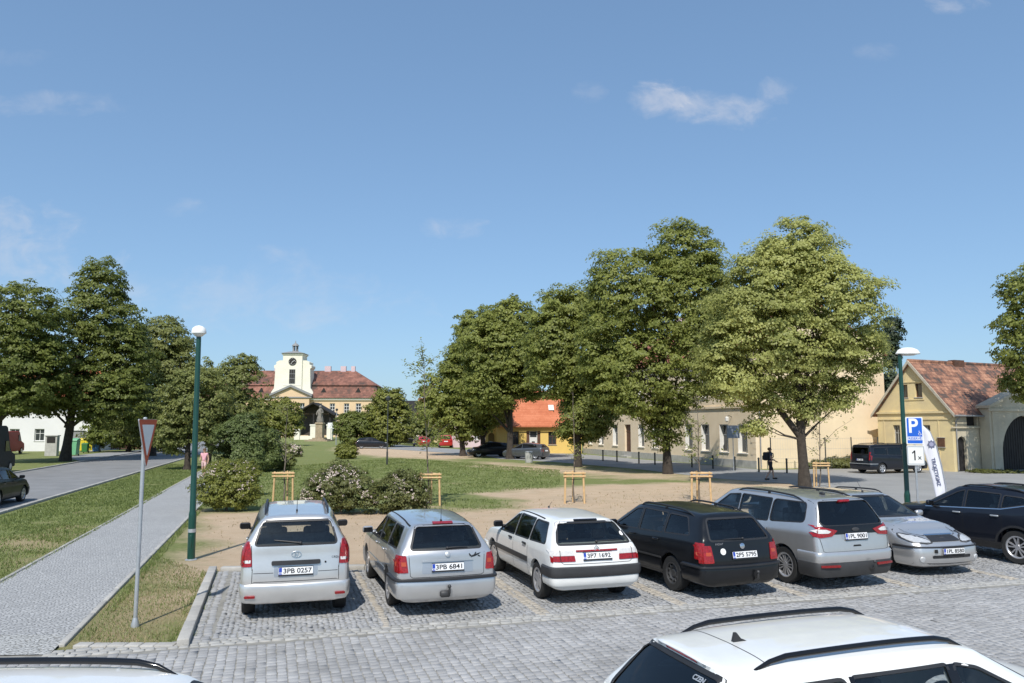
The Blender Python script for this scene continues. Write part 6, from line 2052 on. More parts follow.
def crown_leaves(lobes, nclump, nleaf, rc, size, rg, gap=.15, droop=.5, inner=.3, seed=0, flat=.5):
    """lobes: (cx,cy,cz,rx,ry,rz); returns leaf centres and normals"""
    L = np.array(lobes, float)
    area = (L[:, 3] * L[:, 5] + L[:, 4] * L[:, 5] + L[:, 3] * L[:, 4]); pr = area / area.sum()
    cc = []; nn = []
    tries = 0
    while len(cc) < nclump and tries < nclump * 12:
        tries += 1
        k = rg.choice(len(L), p=pr); l = L[k]
        d = rg.normal(0, 1, 3); d /= np.linalg.norm(d)
        rr = rg.uniform(.86, 1.04) if rg.random() > inner else rg.uniform(.35, .85)
        lump = 1 + .30 * noise.noise(Vector(d * 2.9 + k * 7.1 + seed)) + (rg.uniform(0, .2) if rg.random() < .15 else 0)
        p = l[:3] + d * l[3:] * rr * lump
        q = (p - L[:, :3]) / L[:, 3:]
        if rr > .85 and ((q ** 2).sum(1)[np.arange(len(L)) != k] < .62).any(): continue
        if noise.noise(Vector(p * .55) + Vector((seed * 3.3, 0, 0))) < -.42 + gap: continue
        nrm = d / l[3:]; nrm /= np.linalg.norm(nrm)
        cc.append(p); nn.append(nrm)
    cc = np.array(cc); nn = np.array(nn); m = len(cc)
    cs = rg.uniform(.75, 1.3, m)
    off = rg.normal(0, 1, (m, nleaf, 3)); off /= np.linalg.norm(off, axis=2, keepdims=True)
    off *= (rg.uniform(.15, 1, (m, nleaf)) ** .5)[:, :, None]
    off[:, :, 2] = np.abs(off[:, :, 2]) * flat - droop * (off[:, :, 0] ** 2 + off[:, :, 1] ** 2) * .7
    C = cc[:, None, :] + off * rc * cs[:, None, None]
    up = np.array([0, 0, 1.])
    Nn = .85 * nn[:, None, :] + .5 * up + off * np.array([.9, .9, .3]) + rg.normal(0, .38, (m, nleaf, 3))
    return C.reshape(-1, 3), Nn.reshape(-1, 3), cc


def branch_mesh(mb, base, top, r0, lobes, rg, nlimb, fork=None, tips=None, wob=.05):
    base, top = Vector(base), Vector(top)
    H = (top - base).length
    pts = []; rad = []
    n = 9
    for i in range(n + 1):
        t = i / n
        p = base.lerp(top, t) + Vector((rg.normal(0, wob) * t * H * .12, rg.normal(0, wob) * t * H * .12, 0))
        pts.append(p); rad.append(max(r0 * (1 - t) ** .8 * (1.0 if t > .04 else 1.35), r0 * .08))
    mb.tube(pts, rad, 10)
    for k in range(nlimb):
        l = lobes[rg.integers(len(lobes))]
        d = rg.normal(0, 1, 3); d[2] = abs(d[2]) * .6; d /= np.linalg.norm(d)
        e = Vector(l[:3]) + Vector(d * np.array(l[3:]) * .72)
        t0 = rg.uniform(.26, .8); i0 = int(t0 * n); s0 = pts[i0]
        if e.z < s0.z: t0 = .3; s0 = pts[max(2, int(.27 * n))]
        m1 = s0.lerp(e, .45) + Vector((0, 0, -.04 * (e - s0).length)); m1.x += rg.normal(0, .15); m1.y += rg.normal(0, .15)
        rr = rad[i0] * .55
        mb.tube([s0, m1, e], [rr, rr * .55, rr * .15], 6)
        for q in range(2):
            e2 = m1 + Vector(rg.normal(0, .9, 3)) * (e - m1).length * .55; e2.z = max(e2.z, m1.z + .2)
            if min(sum(((e2[i] - l2[i]) / l2[3 + i]) ** 2 for i in range(3)) for l2 in lobes) > .8: continue
            mb.tube([m1, m1.lerp(e2, .5) + Vector(rg.normal(0, .08, 3)), e2], [rr * .4, rr * .25, rr * .08], 5)


def px_lobes(base_u, base_v, d, lobes, rg, ydep=.9):
    s = FPX / d
    out = []
    for (u, v, ru, rv) in lobes:
        r = ru / s
        out.append(((u - base_u) / s, rg.normal(0, .12) * r, (base_v - v) / s, r, r * ydep, rv / s))
    return out


def tree(name, label, u, v, lobes, mat, cat='tree', nclump=900, nleaf=30, rc=.5, leaf=.2, tr=.28, trunk_to=.75, seed=1, group=None, gap=.15, bark=None, nlimb=14, droop=.5, inner=.3, extra_trunk=None, bare=False, d=None, flat=.5, depth=.9):
    rg = np.random.default_rng(seed)
    g = G(u, v) if d is None else at(u, d)
    dd = g.y
    vb = v if d is None else 425 + CAM_H * FPX / d
    L = px_lobes(u, vb, dd, lobes, rg, depth)
    root = thing(name, label, cat, (g.x, g.y, 0), 0, group)
    C, Nn, cc = crown_leaves(L, nclump, nleaf, rc, leaf, rg, gap, droop, inner, seed, flat)
    V, F = leaf_mesh(C, Nn, leaf, rg)
    V[:, 2] = np.maximum(V[:, 2], .02)
    if tr:
        mb = MB()
        zt = max(l[2] + l[5] for l in L); cx = sum(l[0] for l in L) / len(L)
        branch_mesh(mb, (0, 0, -.1), (cx * .6, 0, zt * trunk_to), tr, L, rg, nlimb)
        if extra_trunk:
            for e in extra_trunk: mb.tube([Vector((0, 0, zt * e[2])), Vector((e[0] * .6, .1, zt * (e[2] + e[3]) / 2)), Vector((e[0], e[1], zt * e[3]))], [tr * .7, tr * .5, tr * .25], 8)
        mb.build('trunk', bark or M_bark, root, 60, fixn=False)
    me = np_mesh('crown', V, F)
    mk('crown', me, root, mat)
    return root, C, Nn


GT = 'old linden trees along the park'
tree('linden_tree', 'pale blossoming linden tree, rightmost of the row, in front of the apricot wall', 805, 487,
     [(804, 252, 34, 34), (812, 272, 44, 34), (790, 280, 48, 38), (766, 312, 48, 44), (838, 310, 50, 48), (736, 352, 33, 42), (782, 348, 60, 45), (852, 350, 33, 40), (842, 398, 18, 16), (740, 380, 28, 26), (778, 400, 24, 18), (762, 428, 13, 8), (808, 405, 14, 18)],
     LF['linden_bloom'], nclump=1700, nleaf=74, rc=.56, leaf=.135, tr=.27, seed=11, group=GT, gap=.02, nlimb=22, extra_trunk=[(-2.3, 0, .17, .45), (1.2, .3, .25, .5)], trunk_to=.8, inner=.22)
tree('linden_tree', 'tallest dark green linden tree, directly left of the pale blossoming one', 668, 474,
     [(688, 252, 32, 32), (696, 280, 38, 34), (630, 290, 38, 44), (675, 310, 60, 50), (618, 350, 36, 55), (700, 350, 40, 50), (650, 375, 50, 46), (665, 422, 20, 26), (612, 380, 24, 32)],
     LF['linden'], nclump=1700, nleaf=66, rc=.62, leaf=.165, tr=.27, seed=12, group=GT, gap=.02, nlimb=20, trunk_to=.8, inner=.22)
tree('linden_tree', 'dark linden tree between the tallest one and the yellow house', 578, 467,
     [(573, 315, 32, 30), (560, 350, 34, 45), (592, 368, 32, 48), (590, 412, 26, 26), (582, 430, 20, 14)],
     LF['linden'], nclump=1150, nleaf=62, rc=.68, leaf=.19, tr=.26, seed=13, group=GT, gap=.02, nlimb=16, trunk_to=.75, inner=.22)
tree('linden_tree', 'linden tree with a straight trunk before the orange roofed yellow house', 510, 459,
     [(512, 330, 28, 30), (495, 355, 34, 36), (525, 362, 32, 34), (492, 388, 26, 22), (535, 385, 18, 14)],
     LF['linden'], nclump=1200, nleaf=52, rc=.66, leaf=.22, tr=.32, seed=14, group=GT, gap=.02, nlimb=16, trunk_to=.75, inner=.22)
tree('linden_tree', 'linden tree with forked trunk over the black hatchback', 483, 456,
     [(478, 340, 24, 30), (470, 375, 26, 36), (492, 385, 26, 36), (482, 410, 24, 20)],
     LF['linden'], nclump=950, nleaf=52, rc=.68, leaf=.23, tr=.28, seed=15, group=GT, gap=.02, nlimb=12, extra_trunk=[(1.6, 0, .12, .5)], trunk_to=.7, inner=.25)
tree('linden_tree', 'smaller linden tree at the left end of the row, right of the red off-roader', 463, 456,
     [(452, 385, 22, 24), (440, 402, 22, 26), (463, 412, 22, 24), (470, 430, 14, 12)],
     LF['linden'], nclump=700, nleaf=28, rc=.62, leaf=.27, tr=.3, seed=16, group=GT, gap=.08, nlimb=12, trunk_to=.7)

GL = 'trees along the left road'
tree('roadside_tree', 'tall pointed dark tree in front of the white house at far left', 65, 461,
     [(90, 290, 24, 32), (92, 325, 38, 36), (62, 355, 40, 42), (112, 365, 32, 44), (85, 388, 42, 32), (38, 388, 32, 26), (112, 402, 30, 28)],
     LF['dark'], nclump=1450, nleaf=50, rc=.62, leaf=.21, tr=.40, seed=21, group=GL, gap=.02, nlimb=16, extra_trunk=[(1.4, 0, .16, .5)], trunk_to=.75, inner=.25)
tree('roadside_tree', 'dark tree cut by the left edge of the photo above the vans', -8, 464,
     [(12, 322, 38, 38), (-10, 355, 50, 50), (25, 375, 34, 40), (6, 398, 26, 18)],
     LF['dark'], nclump=900, nleaf=46, rc=.62, leaf=.21, tr=.4, seed=22, group=GL, gap=.02, trunk_to=.7)
tree('roadside_tree', 'yellow tipped tree behind the left lamp post', 152, 456,
     [(160, 342, 24, 24), (168, 370, 24, 28), (142, 374, 28, 32), (155, 403, 30, 28), (134, 415, 22, 24)],
     LF['olive'], nclump=1000, nleaf=44, rc=.7, leaf=.23, tr=.34, seed=23, group=GL, gap=.08, trunk_to=.7)
tree('small_tree', 'dusty low tree with a thick leaning trunk left of the lamp post', 187, 470,
     [(180, 405, 26, 28), (196, 400, 30, 30), (172, 432, 18, 20), (205, 425, 20, 20)],
     LF['olive'], nclump=750, nleaf=30, rc=.42, leaf=.17, tr=.24, seed=24, group=GL, gap=.1, trunk_to=.6)
tree('small_tree', 'dusty low tree behind the walking woman, right of the lamp post', 207, 465,
     [(215, 392, 28, 30), (235, 385, 24, 26), (232, 412, 28, 24), (205, 415, 22, 22), (240, 372, 14, 16)],
     LF['olive'], nclump=800, nleaf=30, rc=.45, leaf=.18, tr=.24, seed=25, group=GL, gap=.1, trunk_to=.6)
tree('garden_tree', 'dark tree reaching into view at the right edge above the gateway', 1056, 476,
     [(1056, 300, 40, 36), (1048, 340, 46, 46), (1044, 378, 30, 26)],
     LF['linden'], nclump=900, nleaf=30, rc=.5, leaf=.19, tr=.3, seed=26, gap=.02)
tree('conifer_tree', 'dark conifer rising behind the apricot wall beside the yellow gable', 892, 462,
     [(898, 330, 9, 12), (893, 352, 8, 18), (894, 385, 7, 22)], LF['conifer'], nclump=420, nleaf=30, rc=.5, leaf=.22, tr=.2, seed=27, d=72)
tree('round_tree', 'round yellow green tree right of the manor house', 389, 447, [(389, 402, 15, 14), (380, 420, 17, 18), (398, 422, 16, 20), (388, 432, 18, 12)], LF['bright'], nclump=600, nleaf=26, rc=.7, leaf=.32, tr=.25, seed=28, gap=.05)
tree('round_tree', 'low light green tree in front of the left wing of the manor', 275, 446, [(265, 412, 16, 14), (283, 414, 17, 14), (275, 424, 24, 14)], LF['bright'], nclump=600, nleaf=26, rc=.7, leaf=.32, tr=.25, seed=29, gap=.05)
tree('background_tree', 'far tree filling the gap between the manor and the linden row', 432, 444, [(432, 415, 18, 14), (420, 428, 16, 12), (447, 425, 16, 14)], LF['olive'], nclump=500, nleaf=26, rc=.9, leaf=.4, tr=.3, seed=30, gap=.05)
tree('background_tree', 'far dark trees at the end of the left road', 128, 452, [(112, 432, 22, 14), (140, 430, 22, 16), (165, 436, 20, 12)], LF['dark'], nclump=600, nleaf=26, rc=.8, leaf=.36, tr=.3, seed=31, gap=.02)

# shrubs
def shrub(name, label, u, v, lobes, mat, seed, flowers=0, fm=None, nclump=420, leaf=.07, rc=.2, group=None, fsize=.052, cat='shrub', gap=.17, nleaf=34, flowerz=-.2):
    r, C, Nn = tree(name, label, u, v, lobes, mat, cat, nclump, nleaf, rc, leaf, tr=.05, trunk_to=.7, seed=seed, group=group, gap=gap, bark=M_barkl, nlimb=10, inner=.25, droop=.3, flat=.7)
    if flowers:
        rg = np.random.default_rng(seed + 99)
        L = np.array(px_lobes(u, v, G(u, v).y, lobes, np.random.default_rng(seed)))
        cs = []; tr_ = 0
        while len(cs) < flowers and tr_ < flowers * 30:
            tr_ += 1
            k = rg.integers(len(L)); d = rg.normal(0, 1, 3); d /= np.linalg.norm(d)
            if d[2] < flowerz or d[1] > .55: continue
            p = L[k, :3] + d * L[k, 3:] * rg.uniform(1.0, 1.07)
            q = (p - L[:, :3]) / L[:, 3:]
            if ((q ** 2).sum(1)[np.arange(len(L)) != k] < .9).any(): continue
            if noise.noise(Vector(p * 1.6) + Vector((seed, 0, 0))) < -.12: continue
            cs.append((p, d))
        FC, FN = [], []
        for p, d in cs:
            m = 7
            FC.append(p + rg.normal(0, fsize * .45, (m, 3))); FN.append(d + rg.normal(0, .5, (m, 3)) + np.array([0, 0, .4]))
        V, F = leaf_mesh(np.concatenate(FC), np.concatenate(FN), fsize * .8, rg, .9, .05)
        mk('blossom', np_mesh('blossom', V, F), r, fm or M_flower)
    return r


GS = 'flowering shrubs behind the parking row'
shrub('flowering_shrub', 'green shrub with yellowish tips and some white blossom beside the pavement', 226, 511, [(215, 490, 19, 19), (237, 491, 20, 18), (226, 484, 20, 20), (248, 486, 12, 14)], LF['bright'], 41, 90, group=GS)
shrub('flowering_shrub', 'yellow green shrub right behind the shrub beside the pavement', 230, 496, [(222, 474, 16, 12), (240, 474, 18, 12), (232, 482, 20, 12)], LF['bright'], 42, 70, group=GS, leaf=.08)
shrub('flowering_shrub', 'wide white blossoming shrub between the two silver cars', 341, 514, [(330, 492, 22, 21), (353, 493, 23, 20), (342, 486, 20, 20), (314, 498, 12, 14), (368, 500, 10, 13)], LF['shrub'], 43, 230, group=GS)
shrub('flowering_shrub', 'darker blossoming shrub right of the wide one, behind the second silver car', 402, 514, [(392, 496, 18, 18), (410, 495, 17, 18), (402, 490, 16, 17), (420, 500, 8, 12)], LF['shrub'], 44, 90, group=GS)
shrub('flowering_shrub', 'small pinkish shrub on the lawn left of the statue', 288, 457, [(285, 452, 9, 7), (293, 452, 8, 7)], LF['shrub'], 45, 60, nclump=160, leaf=.16, rc=.35, fsize=.16)
shrub('big_shrub', 'large dark blue green shrub beside the pavement behind the blossoming ones', 244, 472, [(235, 446, 22, 22), (256, 446, 20, 22), (245, 434, 20, 18), (245, 458, 30, 16), (270, 452, 8, 14)], LF['bluegreen'], 46, nclump=1000, leaf=.13, rc=.34)
shrub('big_shrub', 'dark funnel shaped shrub right of the statue', 356, 447, [(349, 428, 14, 14), (362, 428, 15, 14), (355, 437, 12, 10)], LF['dark'], 47, nclump=500, leaf=.26, rc=.55)
shrub('small_shrub', 'low yellow green shrub on the lawn below the dark funnel shaped one', 346, 459, [(343, 452, 7, 7), (350, 453, 6, 6)], LF['bright'], 48, nclump=160, leaf=.16, rc=.3)
shrub('small_shrub', 'pale shrub on the lawn above the wooden stakes at left', 281, 470, [(277, 461, 9, 9), (285, 462, 8, 8)], LF['olive'], 49, nclump=160, leaf=.12, rc=.25, gap=.2)
shrub('wall_shrub', 'bushy green weeds at the foot of the apricot wall', 838, 468, [(815, 465, 14, 3.5), (838, 464, 16, 5), (858, 463, 14, 6)], LF['shrub'], 50, nclump=400, leaf=.13, rc=.28, cat='weeds')
shrub('gate_weeds', 'green weeds in front of the whitewashed gateway', 985, 473, [(965, 472, 10, 1.6), (985, 472, 16, 2.0), (1008, 472.4, 16, 1.8)], LF['shrub'], 51, nclump=170, leaf=.1, rc=.14, cat='weeds')

# ------------------------------------------------------------------ young trees in their timber frames
M_stake = pm('stake_wood', (.60, .40, .20), .8, var=.18, vs=6, bump=.3)
M_belt = pm('tie_belt', (.03, .03, .03), .8)


def stake_frame(u, v, label, h=1.22, rz=0.0):
    g = G(u, v)
    r = thing('tree_stakes', label, 'tree stakes', (g.x, g.y, 0), rz, 'timber stake frames round the young trees')
    rg = random.Random(int(u))
    pos = [(-.34, -.2), (.36, -.18), (.0, .4)]
    for k, (x, y) in enumerate(pos):
        mb = MB(); mb.tube([(x * 1.1, y * 1.1, -.05), (x, y, h)], [.042, .04], 10); mb.sphere((x, y, h), (.04, .04, .015), u=10, v=4); mb.build('post', M_stake, r, 50)
    for k in range(3):
        a, b = pos[k], pos[(k + 1) % 3]
        for z in ((h - .05,) if k else (h - .05, h - .17)):
            a3, b3 = Vector((a[0], a[1], z)), Vector((b[0], b[1], z)); dv = (b3 - a3).normalized() * .09
            o = Vector((0, -.055 if k == 0 else .055, 0))
            mb = MB(); mb.tube([a3 - dv + o, b3 + dv + o], .034, 8); mb.build('rail', M_stake, r, 50)
    mb = MB()
    mb.tube([(-.3, -.16, h - .28), (0, 0, h - .3), (.3, -.15, h - .28)], .014, 6); mb.build('tie_belt', M_belt, r)
    return g


def sapling(u, v, H, label, seed, lean=0.0, spread=.5, leafn=9, z0=1.5, mat='olive', nb=16, tr=.035):
    g = G(u, v)
    rg = np.random.default_rng(seed)
    r = thing('young_tree', label, 'young tree', (g.x, g.y, 0), 0, 'young trees planted along the parking row')
    mb = MB(); C = []; Nn = []
    top = Vector((lean, 0, H))
    pts = [Vector((0, 0, 0)).lerp(top, t) + Vector((rg.normal(0, .02), rg.normal(0, .02), 0)) for t in np.linspace(0, 1, 8)]
    mb.tube(pts, [tr * (1 - .8 * t) for t in np.linspace(0, 1, 8)], 7)
    for k in range(nb):
        t = rg.uniform(z0 / H, .97); s0 = Vector((0, 0, 0)).lerp(top, t)
        a = rg.uniform(0, 2 * math.pi); ln = spread * rg.uniform(.5, 1.2) * (1.15 - .6 * t) * 1.6
        e = s0 + Vector((math.cos(a) * ln, math.sin(a) * ln, ln * rg.uniform(.15, .9)))
        mid = s0.lerp(e, .5) + Vector((0, 0, .1 * ln))
        mb.tube([s0, mid, e], [.014, .009, .004], 5)
        for q in range(leafn):
            f = rg.uniform(.25, 1.05); p = s0.lerp(e, f) + Vector(rg.normal(0, .09, 3))
            for _ in range(4):
                C.append(np.array(p) + rg.normal(0, .05, 3)); Nn.append(np.array((rg.normal(0, .5), rg.normal(0, .5) - .3, 1)))
    mb.build('trunk', M_barkl, r, 60, fixn=False)
    V, F = leaf_mesh(np.array(C), np.array(Nn), .095, rg)
    mk('crown', np_mesh('crown', V, F), r, LF[mat])


for (u, v, H, fl, sl, kw) in [
    (284, 503, 3.9, 'timber stake frame right behind the leftmost silver car', 'thin young tree in the stakes behind the leftmost silver car', dict(seed=61, spread=.45, nb=12, leafn=5)),
    (430, 505, 5.9, 'timber stake frame behind the second silver car beside the dark shrub', 'tallest young tree, growing behind the second silver car', dict(seed=62, spread=.75, nb=26, leafn=13, z0=2.0, lean=-.35, mat='linden')),
    (574, 503, 4.4, 'timber stake frame behind the white estate car', 'bare thin young tree behind the white estate car', dict(seed=63, spread=.3, nb=10, leafn=4)),
    (700, 503, 4.3, 'timber stake frame behind the black estate car', 'slim young tree behind the black estate car', dict(seed=64, spread=.5, nb=14, leafn=6)),
    (820, 487, 4.9, 'timber stake frame right of the thick trunk of the blossoming linden', 'spreading young tree right of the thick linden trunk', dict(seed=65, spread=.95, nb=15, leafn=9, lean=.2))]:
    stake_frame(u, v, fl); sapling(u, v, H, sl, **kw)
# ------------------------------------------------------------------ street furniture
M_bulb = pm('lamp_globe', (.75, .75, .73), .35, var=.04)


def street_lamp(u, v, label, H=5.4, hood=False, rz=0):
    g = G(u, v) if not isinstance(v, tuple) else Vector((*v, 0))
    r = thing('street_lamp', label, 'street lamp', (g.x, g.y, 0), rz, 'green street lamps by the parking row')
    mb = MB(); mb.lathe([(.085, -.1), (.085, 1.0), (.08, 1.05), (.068, 1.1), (.055, H - .25), (.05, H - .2)], 20); mb.build('pole', M_lampgreen, r, 40)
    r.rotation_euler = (R(.35), R(-.3), rz)
    mb = MB(); mb.rbox((0, -.083, .42), (.07, .02, .28), .01, 1); mb.build('service_door', M_lampgreen, r, 40)
    mb = MB(); mb.lathe([(.13, -.02), (.13, .015), (.095, .03)], 18); mb.build('base_plate', MT['galv'], r, 40)
    mb = MB(); mb.lathe([(.0875, .62), (.0875, .70)], 20); mb.build('number_tag', MT['galv'], r)
    if hood:
        Mh = Matrix.Translation((.27, 0, H - .2))
        mb = MB(); mb.lathe([(.0, .20), (.12, .19), (.24, .13), (.30, .02), (.29, .0)][::-1], 24, Mh @ Matrix.Diagonal((1.25, .8, 1, 1))); mb.build('lamp_hood', MT['white_paint'], r, 50)
        mb = MB(); mb.lathe([(.0, -.05), (.15, -.04), (.25, .0)], 20, Mh @ Matrix.Diagonal((1.2, .78, 1, 1))); mb.build('lamp_glass', M_bulb, r, 50)
    else:
        mb = MB(); mb.lathe([(.165, -.02), (.165, .02), (.145, .10), (.08, .15), (.02, .165)], 24, Matrix.Translation((0, 0, H - .12))); mb.build('lamp_hood', MT['white_paint'], r, 50)
        mb = MB(); mb.lathe([(.05, -.07), (.09, -.05), (.14, -.0), (.14, .02)], 20, Matrix.Translation((0, 0, H - .15))); mb.build('lamp_glass', M_bulb, r, 50)
    return r


street_lamp(191, 560, 'green street lamp with white domed cap beside the left pavement', 5.32)
pl = at(903.5, 23.3)
street_lamp(0, (pl.x, pl.y), 'green street lamp with white hood beside the parking sign', 5.35, True, R(8))
g = G(387, 465)
r = thing('slim_lamp', 'slim dark lamp post standing alone on the park lawn', 'street lamp', (g.x, g.y, 0))
mb = MB(); mb.lathe([(.075, 0), (.07, 1), (.05, 1.05), (.045, 4.9)], 12); mb.build('pole', M_iron, r, 40)
mb = MB(); mb.lathe([(.05, 4.9), (.18, 4.95), (.2, 5.15), (.05, 5.3)], 14); mb.build('lamp_head', M_iron, r, 40)

# give way sign seen nearly edge on
g = G(137, 627)
yr_ = thing('give_way_sign', 'give way triangle sign on a galvanised pole, seen nearly from its side', 'road sign', (g.x, g.y, 0), R(97))
mb = MB(); mb.tube([(0, .03, -.1), (0, .03, 3.16)], .03, 14); mb.sphere((0, .03, 3.16), (.03, .03, .012)); mb.build('pole', MT['galv'], yr_, 40)
mb = MB(); mb.lathe([(.06, 0), (.06, .03), (.034, .14)], 14, Matrix.Translation((0, .03, 0))); mb.build('pole_foot', MT['galv'], yr_, 40)
S_ = .86; zc = 3.14; hT = S_ * .866


def tri(s, z): return rpoly([(-s / 2, z), (0, z - s * .866), (s / 2, z)], .05 * s)


mb = MB(); mb.prism(tri(S_, zc), lambda a, b: (a, -.02, b), lambda a, b: (a, -.003, b)); pl_ = mb.build('plate', MT['galv'], yr_)
mb = MB(); mb.prism(tri(S_ * .985, zc - .006), lambda a, b: (a, -.0225, b), lambda a, b: (a, -.0203, b)); mb.build('red_border', pm('sign_red', (.50, .07, .035), .45, var=.08), yr_)
mb = MB(); mb.prism(tri(S_ * .66, zc - .085), lambda a, b: (a, -.0245, b), lambda a, b: (a, -.0228, b)); mb.build('white_face', MT['white_paint'], yr_)
mb = MB(); mb.rbox((0, .02, zc - .12), (.1, .07, .04), .008, 1); mb.rbox((0, .02, zc - .42), (.1, .07, .04), .008, 1); mb.build('clamp', MT['galv'], yr_)

# parking sign with its supplementary plate
ps_ = at(914, 22.6)
ks = thing('parking_sign', 'blue reserved parking sign over a white plate reading 1x', 'road sign', (ps_.x, ps_.y, 0), R(-10))
mb = MB(); mb.tube([(0, .035, -.1), (0, .035, 3.2)], .03, 12); mb.build('pole', MT['galv'], ks, 40)
zt = 3.28; w = .46
mb = MB(); mb.prism(rpoly(rect(-w / 2, w / 2, zt - .78, zt), .04), lambda a, b: (a, -.02, b), lambda a, b: (a, 0, b)); mb.build('plate', MT['white_paint'], ks)
M_sblue = pm('sign_blue', (.015, .12, .58), .4, var=.05)
bf = MB(); bf.prism(rpoly(rect(-w / 2 + .03, w / 2 - .03, zt - .75, zt - .03), .03), lambda a, b: (a, -.023, b), lambda a, b: (a, -.0205, b)); bf = bf.build('blue_face', M_sblue, ks)
T = Matrix.Rotation(math.pi / 2, 4, 'X')
mb = MB(); me = text_mesh('P', .62, .001, .012); mb_mesh(mb, me, Matrix.Translation((-.04, -.025, zt - .27)) @ T @ Matrix.Diagonal((.85, .92, 1, 1))); mb.build('letter_p', MT['white_paint'], bf)
mb = MB(); mb.prism(rect(-w / 2 + .035, w / 2 - .035, zt - .66, zt - .56), lambda a, b: (a, -.0255, b), lambda a, b: (a, -.0235, b)); sbd = mb.build('white_strip', MT['white_paint'], bf)
mb = MB(); me = text_mesh('RESERVÉ', .095, .001, .002); mb_mesh(mb, me, Matrix.Translation((0, -.0268, zt - .615)) @ T); mb.build('lettering', M_sblue, sbd)
# wheelchair symbol
mb = MB(); Mw = Matrix.Translation((.13, -.0262, zt - .47)) @ Matrix.Scale(.75, 4)
mb.tube([(.045 * math.cos(a), 0, .045 * math.sin(a) - .02) for a in np.linspace(2.2, 6.4, 14)], .008, 5, M=Mw)
mb.sphere((-.015, 0, .085), (.016, .004, .016), Mw); mb.tube([(-.015, 0, .06), (-.01, 0, .01), (.035, 0, .01), (.055, 0, -.05), (.075, 0, -.045)], .009, 5, M=Mw); mb.tube([(-.013, 0, .04), (.03, 0, .035)], .007, 5, M=Mw)
mb.build('wheelchair_symbol', MT['white_paint'], bf)
mb = MB(); mb.prism(rpoly(rect(-w / 2, w / 2, zt - 1.37, zt - .81), .04), lambda a, b: (a, -.02, b), lambda a, b: (a, 0, b)); sp2 = mb.build('lower_plate', MT['white_paint'], ks)
mb = MB()
for a, b, c, d in ((-.225, .225, -1.345, -1.325), (-.225, .225, -.855, -.835), (-.225, -.205, -1.325, -.855), (.205, .225, -1.325, -.855)): mb.prism(rect(a, b, zt + c, zt + d), lambda p, q: (p, -.0225, q), lambda p, q: (p, -.0203, q))
mb.build('plate_border', MT['galv'], sp2)
mb = MB(); mb.prism([(-.045, zt - 1.23), (-.01, zt - 1.23), (-.01, zt - .95), (-.04, zt - .95), (-.105, zt - 1.02), (-.09, zt - 1.045), (-.045, zt - 1.005)], lambda p, q: (p, -.0245, q), lambda p, q: (p, -.0225, q)); me = text_mesh('x', .18, .001, .002); mb_mesh(mb, me, Matrix.Translation((.10, -.0235, zt - 1.15)) @ T); mb.build('lettering', MT['ink'], sp2)

# beach flag
pf = at(937, 22.9)
fl = thing('beach_flag', 'white feather flag with a dark emblem and lettering, right of the parking sign', 'flag', (pf.x, pf.y, 0), R(-12))
sF = FPX / 22.9
def fz(v): return CAM_H - (v - 425) / sF
def fx(u): return (u - 937) / sF
M_flagw = pm('flag_white', (.74, .74, .80), .75, var=.05, vs=3)
out = [(919, 425), (924, 426), (930, 432), (935, 445), (939, 465), (941.5, 485), (942.5, 505)]
inn = [(919, 427), (921, 437), (924, 450), (927, 465), (930, 480), (932, 495), (933, 506)]
V = []; F = []
n = len(out); K = 8
for i in range(n):
    for k in range(K + 1):
        t = k / K
        u = lerp(inn[i][0], out[i][0], t); v = lerp(inn[i][1], out[i][1], t)
        V.append((fx(u), .03 * math.sin(t * 5 + i * .6), fz(v)))
for i in range(n - 1):
    for k in range(K): F.append((i * (K + 1) + k, i * (K + 1) + k + 1, (i + 1) * (K + 1) + k + 1, (i + 1) * (K + 1) + k))
mb = MB(); mb.add(V, F)
me = mb.mesh('fabric'); fo = mk('fabric', me, fl, M_flagw); m = fo.modifiers.new('s', 'SOLIDIFY'); m.thickness = .006
for p in me.polygons: p.use_smooth = True
mb = MB(); mb.tube([(fx(u), .0, fz(v)) for u, v in [(943, 517), (942.8, 505), (941.8, 485), (939.2, 465), (935.2, 445), (930.2, 431.5), (924, 425.6), (919, 424.6)]], .014, 8)
mb.lathe([(.05, 0), (.05, .06), (.02, .3)], 10, Matrix.Translation((fx(943), 0, 0))); mb.tube([(fx(943), 0, .2), (fx(943), 0, fz(516))], .014, 8)
mb.build('pole', MT['galv'], fl, 50)
M_navy = pm('flag_ink', (.12, .13, .21), .7)
mb = MB()
ec = Vector((fx(930.5), -.04, fz(444)))
star = []
for k in range(16):
    a = math.pi * k / 8; rr_ = .115 if k % 2 == 0 else .08
    star.append((ec.x + rr_ * math.cos(a), ec.z + rr_ * 1.15 * math.sin(a)))
mb.prism(star, lambda a, b: (a, -.042, b), lambda a, b: (a, -.038, b)); eo = mb.build('emblem', M_navy, fl)
mb = MB(); mb.lathe([(.06, 0), (.06, .002)], 18, Matrix.Translation((ec.x, -.0425, ec.z)) @ Matrix.Rotation(math.pi / 2, 4, 'X')); mb.build('emblem_centre', pm('emblem_grey', (.3, .3, .42), .7), eo)
mb = MB()
me = text_mesh('TROJZTIGMZ', .135, .001, .003)
mb_mesh(mb, me, Matrix.Translation((fx(933.2), -.045, fz(471))) @ Matrix.Rotation(R(-9), 4, 'Y') @ Matrix.Rotation(math.pi / 2, 4, 'Y') @ T @ Matrix.Diagonal((1.0, 1.0, 1, 1)))
mb.build('lettering', M_navy, fl)

